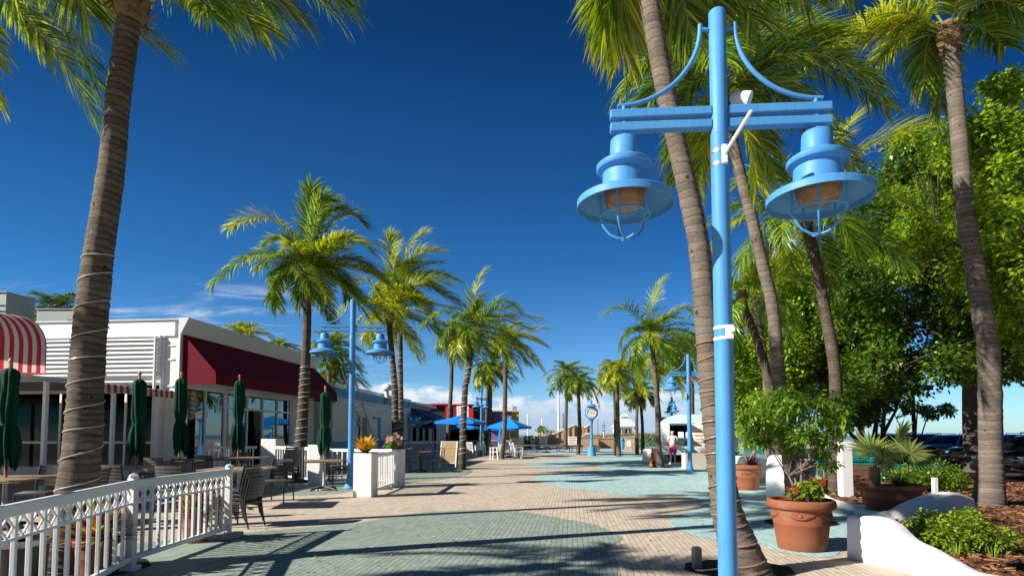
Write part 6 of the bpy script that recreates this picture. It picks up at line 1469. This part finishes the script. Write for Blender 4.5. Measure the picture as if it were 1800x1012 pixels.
for i, (x0, x1, d, l_) in enumerate(((940, 985, 46, 'left section of the low dark timber stage'), (985, 1026, 45.5, 'middle section of the low dark timber stage'), (1047, 1057, 45, 'right section of the low dark timber stage, behind the clock'), (900, 940, 48, 'low dark stage section left of the others, near the white chairs'))):
    a, b = at(x0, 790, d), at(x1, 790, d); t = thing('stage_platform', l_, 'stage', ((a.x + b.x) / 2, d, 0), 0, 'sections of the low timber stage'); w_ = b.x - a.x - .04
    MB().box((0, 1.0, .50), (w_, 2.0, .10)).build('deck', m_stg, t, bevel=.01)
    for x in (-w_ / 2 + .1, 0, w_ / 2 - .1):
        for y in (.1, 1.9): MB().box((x, y, .22), (.06, .06, .45)).build('leg', m_gal, t)
    for s in (-1, 1): MB().bar((s * (w_ / 2 - .1), .1, .05), (s * .02, .1, .42), .03, .03).build('brace', m_gal, t)
rp = thing('boardwalk_ramp', 'timber boardwalk ramp with solid side rails climbing to the right', 'ramp', (at(962, 783, 58).x, 58, 0), 0, None, world=True)
def P3(px, py, d): return at(px, py, d)
for d, a, b, c, e in ((58, (962, 767), (1009, 747), (962, 784), (1009, 768)), (61.5, (1000, 766), (1039, 745), (1000, 784), (1039, 762))):
    q = [P3(*c, d), P3(*e, d), P3(*b, d), P3(*a, d)]; MB().ext(q, (0, .08, 0)).build('side_panel', m_deck, rp)
    MB().bar(q[3] + Vector((0, .04, .03)), q[2] + Vector((0, .04, .05)), .24, .14).build('handrail', m_whp, rp)
    for k in range(6): p = q[0] * (1 - k / 5) + q[1] * (k / 5); r_ = q[3] * (1 - k / 5) + q[2] * (k / 5); MB().box(((p.x + r_.x) / 2, d - .06, (p.z + r_.z) / 2), (.12, .1, r_.z - p.z)).build('post', m_deck, rp)
q0, q1 = P3(962, 784, 58), P3(1039, 760, 58); MB().ext([q0, q1, q1 - Vector((0, 0, .15)), q0 - Vector((0, 0, .15))], (0, 3.5, 0)).build('deck', m_deckg, rp)
q = [P3(1009, 768, 58.2), P3(1027, 768, 58.2), P3(1027, 750, 58.2), P3(1009, 747, 58.2)]; MB().ext(q, (0, .08, 0)).build('landing_panel', m_deck, rp)
def board(name, label, px0, px1, py0, py1, d, mat, cat='sign', posts=True, rows=0, rowmat=None):
    a, b = at(px0, py1, d), at(px1, py0, d); t = thing(name, label, cat, ((a.x + b.x) / 2, d, 0), 0); w_, h = b.x - a.x, b.z - a.z
    o = MB().box((0, 0, (a.z + b.z) / 2), (w_, .06, h)).build('panel', mat, t, bevel=.01)
    if posts:
        for x in (-w_ / 2 + .06, w_ / 2 - .06): MB().box((x, .06, b.z / 2), (.08, .05, b.z)).build('post', m_post, t)
    if rows:
        mb = MB(); rg = random.Random(int(px0))
        for i in range(rows):
            z = b.z - h * (i + .8) / (rows + .6); l_ = rg.uniform(.45, .8) * w_
            mb.box((rg.uniform(-.05, .05) * w_, -.036, z), (l_, .008, h * .22 / rows * 1.4))
        mb.build('print', rowmat or m_gal, o)
    return t
board('notice_board', 'white notice board left of the timber ramp', 948, 962, 766, 782, 56, m_whp, rows=5)
board('poster', 'white poster with an orange pattern on the timber fence behind the stage', 999, 1014, 767, 782, 56, m_whp, rows=4, rowmat=surf('orange_print', (.75, .16, .06), .6))
kk = thing('info_post', 'slim white information post left of the notice board', 'sign post', (at(936.5, 783, 55).x, 55, 0), 0)
MB().box((0, 0, .62), (.38, .3, 1.24)).build('body', m_whp, kk, bevel=.02); MB().box((0, 0, 1.30), (.46, .38, .1)).build('cap', m_whp, kk, bevel=.03)
mb = MB(); mb.box((0, -.155, .95), (.26, .02, .18)); mb.box((0, -.155, .62), (.26, .02, .14)); mb.build('plate', m_nav, kk)
def fencing(label, px0, px1, py0, py1, d, mat):
    a, b = at(px0, py1, d), at(px1, py0, d); t = thing('board_fence', label, 'fence', ((a.x + b.x) / 2, d, 0), 0, 'timber fences before the dunes'); n = max(4, int((b.x - a.x) / .16)); w_ = (b.x - a.x) / n; mb = MB()
    for i in range(n): mb.box((-(b.x - a.x) / 2 + w_ * (i + .5), 0, b.z / 2), (w_ * .92, .03, b.z))
    mb.build('boards', mat, t); MB().box((0, -.04, b.z - .05), (b.x - a.x, .06, .09)).build('top_rail', mat, t)
fencing('tan timber fence behind the clock', 1014, 1052, 767, 783, 57, m_deck); fencing('timber fence behind the pair of palms right of the clock', 1050, 1092, 769, 783, 60, m_deck); fencing('brown timber fence left of the notice board', 921, 947, 766, 782, 59, m_deck)
for l_, px0, px1, py0, py1, d, mt in (('blue bin beside the tan bin enclosure', 1090, 1097, 769, 789, 54, m_bfas),):
    a, b = at(px0, py1, d), at(px1, py0, d); t = thing('waste_bin', l_, 'bin', ((a.x + b.x) / 2, d, 0), 0); MB().lathe([(.2, 0), (.21, .05), (.22, .9), (.24, .92), (.2, 1.05), (0, 1.1)], 14).build('body', mt, t); MB().box((0, -.215, .92), (.2, .03, .12)).build('slot', m_dk, t)
t = thing('bin_enclosure', 'tan timber bin enclosure with a white notice', 'bin', (at(1107, 789, 53.5).x, 53.5, 0), -.15); MB().box((0, 0, .55), (.85, .8, 1.1)).build('body', m_deck, t, bevel=.02); MB().box((0, 0, 1.14), (.95, .9, .08)).build('lid', m_deck, t, bevel=.02); MB().box((-.1, -.41, .6), (.35, .02, .5)).build('notice', m_whp, t)
def bicycle(label, px, py, rz, d):
    t = thing('bicycle', label, 'bicycle', (at(px, py, d).x, d, 0), rz, 'bicycles parked by the dunes'); m_fr_ = m_wpl
    for x in (-.52, .52):
        w_ = MB().tube([(x + .33 * math.cos(a * math.pi / 10), 0, .34 + .33 * math.sin(a * math.pi / 10)) for a in range(21)], .02, 6).build('wheel', m_tyre, t)
        mb = MB()
        for k in range(8): mb.cyl((x, 0, .34), (x + .32 * math.cos(k * .785), 0, .34 + .32 * math.sin(k * .785)), .004, n=4)
        mb.build('spokes', m_rim, w_)
    mb = MB()
    for a, b in (((-.52, .34), (-.12, .32)), ((-.12, .32), (-.24, .82)), ((-.52, .34), (-.22, .72)), ((-.12, .32), (.36, .74)), ((-.22, .72), (.34, .80)), ((.52, .34), (.34, .88))): mb.cyl((a[0], 0, a[1]), (b[0], 0, b[1]), .018, n=7)
    mb.build('frame', m_tealp, t); MB().box((-.25, 0, .86), (.26, .14, .06)).build('saddle', m_blk, t, bevel=.02)
    MB().tube([(.2, -.28, .98), (.32, -.2, .95), (.33, 0, .92), (.32, .2, .95), (.2, .28, .98)], .014, 6).build('handlebar', m_rim, t); return t
b1_ = bicycle('left one of the two bicycles behind the short palms', 1128, 789, .1, 50); dup(b1_, (at(1143, 789, 49).x, 49, 0), -.25, 'right one of the two bicycles behind the short palms')
mb = MB(); rng = random.Random(9)
def strip(name, label, cat, px0, px1, y0, y1, d, mat, n, ln, wd, seed, sp=1.6):
    rng = random.Random(seed); cl = []
    for i in range(n):
        x = rng.uniform(px0, px1); p = at(x, rng.uniform(y0, y1), d + rng.uniform(-1, 3)); cl.append((p, rng.uniform(.35, .75)))
    t = thing(name, label, cat, (at((px0 + px1) / 2, y1, d).x, d, 0), 0, None, world=True); leaves(MB(), rng, cl, n * 34, ln, wd, .2, updown=.8).build('foliage', mat, t, smooth=0, fix=False); return t
strip('hedge', 'bright hedge behind the bicycles', 'hedge', 1124, 1156, 770, 782, 56, m_lime, 40, .2, .12, 1); strip('hedge', 'green hedge behind the notice board', 'hedge', 918, 950, 770, 780, 62, m_lime, 30, .2, .12, 2)
# dunes
dn = MB(); nx, ny = 60, 14
for j in range(ny):
    for i in range(nx):
        x = -10 + 60 * i / (nx - 1); y = 66 + 50 * j / (ny - 1); u = j / (ny - 1)
        dn.v.append((x, y, -.05 + 2.3 * math.sin(math.pi * u) * (.55 + .45 * math.sin(x * .21 + 1) * math.cos(y * .13)) * (1 if 4 < x < 24 else .35)))
dn.f = [(j * nx + i, j * nx + i + 1, (j + 1) * nx + i + 1, (j + 1) * nx + i) for j in range(ny - 1) for i in range(nx - 1)]; dn.k = [0] * len(dn.f)
struct(dn.build('dunes', m_sand, None, smooth=60), 'low sand dunes between the street and the beach', 'dunes')
rng = random.Random(12); gm = MB()
dm = dn.v
for _ in range(5200):
    i = rng.randrange(int(nx * .1), int(nx * .62)); j = rng.randrange(0, int(ny * .6)); x, y, z = dm[j * nx + i]; x += rng.uniform(-.5, .5); y += rng.uniform(-1.8, 1.8)
    h = rng.uniform(.25, .6); a = rng.uniform(-.25, .25); gm.add([(x - .05, y, z - .05), (x + .05, y, z - .05), (x + a, y, z + h)], [(0, 1, 2)])
tag(gm.build('dune_grass', leafmat('dune_grass_blade', [(0, (.10, .12, .03)), (.6, (.2, .2, .06)), (1, (.34, .27, .11))], TR, .6, .3), None, smooth=0, fix=False), 'sparse dune grass covering the low dunes', 'grass', None, 'stuff')
D = 105
pv = thing('beach_pavilion', 'white-roofed beach pavilion with a small raised cupola', 'pavilion', (at(1098, 760, D).x, D, 0), 0); S = D / FPX
z0, z1, z2, z3, z4 = zat(749, D), zat(735, D), zat(733, D), zat(729, D), zat(726.5, D)
m_vr = surf('pavilion_roof', (.55, .60, .60), .5, .05)
MB().lathe([(29 * S, z0 - .15), (29 * S, z0), (9 * S, z1), (0, z1)], 4).build('roof', m_vr, pv, smooth=0).rotation_euler.z = R(45)
MB().lathe([(7.5 * S, z1 - .3), (7.5 * S, z2 + .15)], 4).build('lantern_wall', m_grey, pv, smooth=0).rotation_euler.z = R(45)
MB().lathe([(10.5 * S, z2), (10.5 * S, z2 + .12), (3 * S, z4), (0, z4 + .1)], 4).build('cupola', m_vr, pv, smooth=0).rotation_euler.z = R(45)
for x in (-2.1, -.9, .3, 1.5, 2.1):
    MB().box((x, -1.8, z0 / 2), (.16, .16, z0)).build('post', m_grey, pv)
MB().box((-.3, .6, z0 * .5), (3.2, 2.0, z0)).build('inner_wall', m_fas, pv); mb = MB(); mb.box((-.9, -.42, z0 * .72), (.8, .04, .7)); mb.box((.5, -.42, z0 * .72), (.9, .04, .7)); mb.build('window', m_cglass, pv)
# masts and posts
def mast(name, label, px, y0, y1, d, r, mat, arm=None, cat='pole'):
    p = at(px, y0, d); t = thing(name, label, cat, (p.x, d, 0), 0); h = zat(y1, d); MB().lathe([(r * 1.3, -.05), (r * 1.2, .3), (r, .35), (r * .7, h)], 10).build('pole', mat, t)
    if arm: MB().box((-.9, 0, h), (1.9, .25, .15)).build('lamp_head', m_gal, t, bevel=.03)
    else: MB().lathe([(r * .9, 0), (r * .8, .06), (0, .1)], 10, (0, 0, h)).build('cap', mat, t)
mast('light_mast', 'tall pale light mast on the beach left of the clock', 982, 775, 684, 84, .17, m_grey, True, 'lamp post')
mast('timber_pole', 'bare brown timber pole at the top of the ramp', 990, 775, 728, 66, .10, m_post); mast('white_pole', 'short white pole right of the yellow shop', 928, 775, 730, 70, .10, m_whp); mast('white_pole', 'white pole behind the tiny short palm', 953, 775, 736, 80, .11, m_whp)
mast('timber_pole', 'thin brown pole right of the clock, left of the twin palms', 1051, 775, 736, 90, .08, m_post); mast('timber_pole', 'thin brown pole between the clock and the beach pavilion', 1062, 775, 740, 90, .08, m_post)
board('direction_sign', 'small blue and white sign on a post right of the clock', 1058.5, 1063.5, 746, 757, 60, m_bfas, posts=False, rows=2, rowmat=m_whp); sgp = [o for o in COL.objects if o.name == 'direction_sign'][0]
MB().cyl((0, .06, 0), (0, .06, zat(746, 60)), .04, n=8).build('post', m_whp, sgp)
# ---------------------------------------------------------------- traffic cone, planter wall, food trailer, customer
m_or = surf('cone_orange', (.80, .16, .015), .5, .08, dirt=.15)
pc_ = gr(1147, 820); cn2 = thing('traffic_cone', 'orange traffic cone at the foot of the knobbly palm', 'traffic cone', pc_, .2)
MB().lathe([(.15, .03), (.13, .08), (.035, .80), (.02, .82), (0, .82)], 20).build('cone', m_or, cn2); MB().box((0, 0, .018), (.40, .40, .035)).build('base', m_blk, cn2, bevel=.01); MB().box((0, -.125, .16), (.09, .03, .17)).build('dark_patch', m_blk, cn2)
pw = gr(1223, 824); pn = thing('planter_wall', 'low pale concrete planter in front of the food trailer', 'planter', pw + Vector((.25, .25, 0)), 0); m_conc = surf('pale_concrete', (.55, .50, .43), .85, .12, 4.0, .3, 40.0, dirt=.25)
MB().box((0, 0, .32), (1.35, .5, .64)).build('wall', m_conc, pn, bevel=.015); MB().box((0, 0, .645), (1.2, .36, .03)).build('soil', m_soil, pn)
m_tw = surf('trailer_white', (.82, .82, .80), .35, .04, 2.0, dirt=.1); m_tt = surf('trailer_teal', (.56, .74, .73), .35, .05)
dT = 27.9; x0, x1 = at(1160, 780, dT).x, at(1303, 780, dT).x; LT = x1 - x0; HT = zat(728, dT)
tr = thing('food_trailer', 'white and pale turquoise retro food trailer with an open serving hatch', 'food trailer', (x0, dT, 0), R(-9))
zb = .42
def ztop(x):
    u = min(x, LT - x); r_ = 1.0
    return HT - (r_ - math.sqrt(max(0, r_ * r_ - (r_ - min(u, r_)) ** 2))) * .78
h0, h1 = (1177 - 1160) / FPX * dT, (1211 - 1160) / FPX * dT; hz0, hz1 = zat(770, dT), zat(747, dT)
xs = sorted(set([0, .03, .08, .16, .28, .42, .6, .8, 1.0, h0, h1, 1.7, 2.2, LT - 1, LT - .8, LT - .6, LT - .4, LT - .25, LT - .1, LT - .03, LT])); mb = MB(); zm = .74
for a, b in zip(xs[:-1], xs[1:]):
    ta, tb_ = ztop(a), ztop(b); cuts = [(zb, zb, 1), (zm, zm, 0)]
    def q(l0, l1, u0, u1, k):
        for y in (0,): mb.quad((a, y, l0), (b, y, l1), (b, y, u1), (a, y, u0), k=k)
    zl_a, zl_b = min(zm, ta), min(zm, tb_); q(zb, zb, zl_a, zl_b, 1)
    ht = HT - .38
    if a >= h0 - 1e-6 and b <= h1 + 1e-6: q(zl_a, zl_b, hz0, hz0, 0); q(hz1, hz1, min(ht, ta), min(ht, tb_), 0)
    else: q(zl_a, zl_b, min(ht, ta), min(ht, tb_), 0)
    if ta > ht or tb_ > ht: q(min(ht, ta), min(ht, tb_), ta, tb_, 1)
    mb.quad((a, 2.1, zb), (b, 2.1, zb), (b, 2.1, tb_), (a, 2.1, ta)); mb.quad((a, 0, ta), (b, 0, tb_), (b, 2.1, tb_), (a, 2.1, ta), k=1); mb.quad((a, 0, zb), (b, 0, zb), (b, 2.1, zb), (a, 2.1, zb))
mb.quad((0, 0, zb), (0, 2.1, zb), (0, 2.1, ztop(0)), (0, 0, ztop(0))); mb.quad((LT, 0, zb), (LT, 2.1, zb), (LT, 2.1, ztop(LT)), (LT, 0, ztop(LT)))
mb.build('body', [m_tw, m_tt], tr, smooth=0, fix=False)
mb = MB(); mb.box(((h0 + h1) / 2, 1.2, (hz0 + hz1) / 2), (h1 - h0 + .6, .05, 1.5)); mb.box(((h0 + h1) / 2, .6, hz1 + .1), (h1 - h0 + .5, 1.2, .03)); mb.box((h0 - .1, .6, hz0 + .3), (.03, 1.15, 1.4)); mb.box((h1 + .1, .6, hz0 + .3), (.03, 1.15, 1.4)); mb.build('interior', m_dk, tr)
MB().box(((h0 + h1) / 2, -.14, hz0 - .02), (h1 - h0 + .12, .32, .04)).build('counter', m_gal, tr, bevel=.01)
MB().bar(((h0 + h1) / 2, -.02, hz1 + .05), ((h0 + h1) / 2, -.38, hz1 + .10), h1 - h0 + .1, .03).build('hatch_flap', m_tt, tr)
for x, w_, l_ in ((h0 + .42, .26, ''), (h1 - .18, .24, '')): MB().box((x + .1, -.05, hz0 + .17), (w_, .02, .30), mtx=Matrix.Rotation(R(-12), 3, 'X')).build('menu_card', m_whp, tr)
m_org = surf('menu_orange', (.80, .38, .14), .6, .2)
for i in range(5):
    for k, xx in enumerate((h1 + .20, h1 + .75)):
        MB().box((xx + .25, -.012, hz0 + .48 - i * .16), (.46, .02, .065)).build('menu_strip', m_org if (i + k) % 3 else m_wpl, tr)
mb = MB(); rg = random.Random(3)
for i in range(9): x = .12 + rg.uniform(0, 1.6); mb.add([(x, -.008, zm + .12 + rg.uniform(0, .25)), (x + .2, -.008, zm + .1), (x + .28, -.008, zm + .2), (x + .1, -.008, zm + .4)], [(0, 1, 2, 3)])
mb.build('painted_flowers', surf('peach_paint', (.80, .55, .40), .5, .1), tr, smooth=0, fix=False)
for x in (LT * .42, LT * .58):
    w_ = MB(); w_.lathe([(.18, -.1), (.29, -.1), (.32, -.05), (.32, .05), (.29, .1), (.18, .1)], 20, cap=False); o = w_.build('wheel', m_tyre, tr); o.rotation_euler.x = R(90); o.location = (x, .18, .32)
mb = MB(); mb.box((LT * .5, 1.0, .35), (LT * .8, 1.6, .1)); mb.box((LT * .5, .3, .22), (LT * .7, .05, .4)); mb.build('chassis', m_dk, tr)

def skin(name, joints, bones, mat, parent, root, sub=2):
    names = list(joints); me = bpy.data.meshes.new(name); me.from_pydata([joints[k][0] for k in names], [(names.index(a), names.index(b)) for a, b in bones], []); me.materials.append(mat)
    o = bpy.data.objects.new(name, me); COL.objects.link(o); o.parent = parent
    md = o.modifiers.new('skin', 'SKIN'); md.use_smooth_shade = True
    if not me.skin_vertices: 
        bm = bmesh.new(); bm.from_mesh(me); bm.verts.layers.skin.verify(); bm.to_mesh(me); bm.free()
    for i, k in enumerate(names):
        r_ = joints[k][1]; me.skin_vertices[0].data[i].radius = r_ if hasattr(r_, '__len__') else (r_, r_); me.skin_vertices[0].data[i].use_root = (k == root)
    sb_ = o.modifiers.new('sub', 'SUBSURF'); sb_.levels = sub; sb_.render_levels = sub; return o
m_skin = surf('skin', (.52, .30, .21), .55, .06); m_hair = surf('grey_hair', (.62, .57, .48), .6, .15, 30.0); m_top = surf('white_top', (.78, .77, .75), .8, .05, 6.0, .2, 20.0); m_pinkc = surf('pink_cloth', (.66, .015, .19), .8, .1, 6.0, .2, 20.0); m_shoe = surf('white_shoes', (.75, .75, .74), .6, .05)
pp = gr(1183, 815); pe = thing('person', 'woman in a white top and bright pink shorts, seen from behind at the serving hatch', 'person', pp, R(-4)); pe.scale = (1.0, 1.0, 1.0)
J = {'pel': ((0, 0, .84), (.145, .10)), 'wst': ((0, 0, .98), (.125, .09)), 'chest': ((0, .01, 1.16), (.14, .10)), 'nb': ((0, .02, 1.31), .06), 'nk': ((0, .03, 1.37), .05), 'hd': ((0, .05, 1.47), (.078, .09)), 'crn': ((0, .05, 1.555), (.06, .07))}
Bn = [('pel', 'wst'), ('wst', 'chest'), ('chest', 'nb'), ('nb', 'nk'), ('nk', 'hd'), ('hd', 'crn')]
for s, n_ in ((-1, 'l'), (1, 'r')):
    J.update({n_ + 'hip': ((s * .085, 0, .78), .095), n_ + 'kn': ((s * .095, .01 + .03 * s, .44), .06), n_ + 'cf': ((s * .10, -.01 + .03 * s, .30), .056), n_ + 'an': ((s * .105, 0 + .03 * s, .09), .036), n_ + 'ft': ((s * .125, .15 + .03 * s, .035), .035),
              n_ + 'sh': ((s * .17, .01, 1.27), .06), n_ + 'el': ((s * .205, .0, 1.03), .040), n_ + 'wr': ((s * .15, .20, 1.05), .029), n_ + 'pm': ((s * .12, .28, 1.06), (.034, .02))})
    Bn += [('pel', n_ + 'hip'), (n_ + 'hip', n_ + 'kn'), (n_ + 'kn', n_ + 'cf'), (n_ + 'cf', n_ + 'an'), (n_ + 'an', n_ + 'ft'), ('nb', n_ + 'sh'), (n_ + 'sh', n_ + 'el'), (n_ + 'el', n_ + 'wr'), (n_ + 'wr', n_ + 'pm')]
    for k, (dx, ln_) in enumerate(((-.026, .065), (-.009, .08), (.009, .075), (.026, .06))):
        J[n_ + 'f%da' % k] = ((s * .12 + dx, .315, 1.06), .0095); J[n_ + 'f%db' % k] = ((s * .12 + dx * 1.1, .315 + ln_ * .6, 1.055), .009); J[n_ + 'f%dc' % k] = ((s * .12 + dx * 1.1, .315 + ln_, 1.035), .007)
        Bn += [(n_ + 'pm', n_ + 'f%da' % k), (n_ + 'f%da' % k, n_ + 'f%db' % k), (n_ + 'f%db' % k, n_ + 'f%dc' % k)]
    J[n_ + 'ta'] = ((s * .085, .255, 1.055), .011); J[n_ + 'tb'] = ((s * .07, .295, 1.04), .009); Bn += [(n_ + 'wr', n_ + 'ta'), (n_ + 'ta', n_ + 'tb')]
skin('body', J, Bn, m_skin, pe, 'pel')
skin('top', {'a': ((0, 0, .86), (.165, .12)), 'b': ((0, 0, 1.0), (.15, .11)), 'c': ((0, .01, 1.17), (.165, .12)), 'd': ((0, .02, 1.30), (.075, .07)), 'l': ((-.18, .01, 1.265), .075), 'l2': ((-.225, .015, 1.12), .07), 'r': ((.18, .01, 1.265), .075), 'r2': ((.225, .015, 1.12), .07)}, [('a', 'b'), ('b', 'c'), ('c', 'd'), ('d', 'l'), ('l', 'l2'), ('d', 'r'), ('r', 'r2')], m_top, pe, 'a')
skin('shorts', {'a': ((0, 0, .90), (.16, .115)), 'b': ((0, 0, .78), (.175, .125)), 'l': ((-.095, .0, .66), (.108, .105)), 'l2': ((-.10, .0, .50), (.115, .11)), 'r': ((.095, .0, .66), (.108, .105)), 'r2': ((.10, .02, .50), (.115, .11))}, [('a', 'b'), ('b', 'l'), ('l', 'l2'), ('b', 'r'), ('r', 'r2')], m_pinkc, pe, 'a')
skin('hair', {'a': ((0, .035, 1.44), (.078, .085)), 'b': ((0, .04, 1.51), (.093, .10)), 'c': ((0, .045, 1.57), (.07, .075))}, [('a', 'b'), ('b', 'c')], m_hair, pe, 'a')
for s in (-1, 1): MB().lathe([(0, 0), (1.0, .0), (1.0, .5), (.8, 1.0), (0, 1.05)], 14, (s * .117, .09 + .03 * s, 0), sq=(.048, .115)).build('shoe', m_shoe, pe)
for o in pe.children:
    if o.name.startswith('shoe'):
        me = o.data
        for v in me.vertices: v.co.z *= .075

# bits of leaf litter blown over the paving
rng = random.Random(31); mb = MB()
for _ in range(420):
    px, py = rng.uniform(380, 1480), 800 + 210 * rng.random() ** .7; p = gr(px, py)
    if not inside(p.x, p.y, plaza): continue
    a = rng.uniform(0, 6.28); l_ = rng.uniform(.012, .035); c_, s_ = math.cos(a) * l_, math.sin(a) * l_
    mb.add([(p.x - c_, p.y - s_, .012), (p.x + s_ * .4, p.y - c_ * .4, .016), (p.x + c_, p.y + s_, .014), (p.x - s_ * .4, p.y + c_ * .4, .022)], [(0, 1, 2, 3)])
tag(mb.build('leaf_litter', leafmat('litter_leaf', [(0, (.10, .06, .03)), (.5, (.28, .2, .1)), (1, (.5, .42, .3))], (1, 1, 1), .8, .1), None, smooth=0, fix=False), 'scattered dry leaf bits on the paving', 'leaf litter', None, 'stuff')
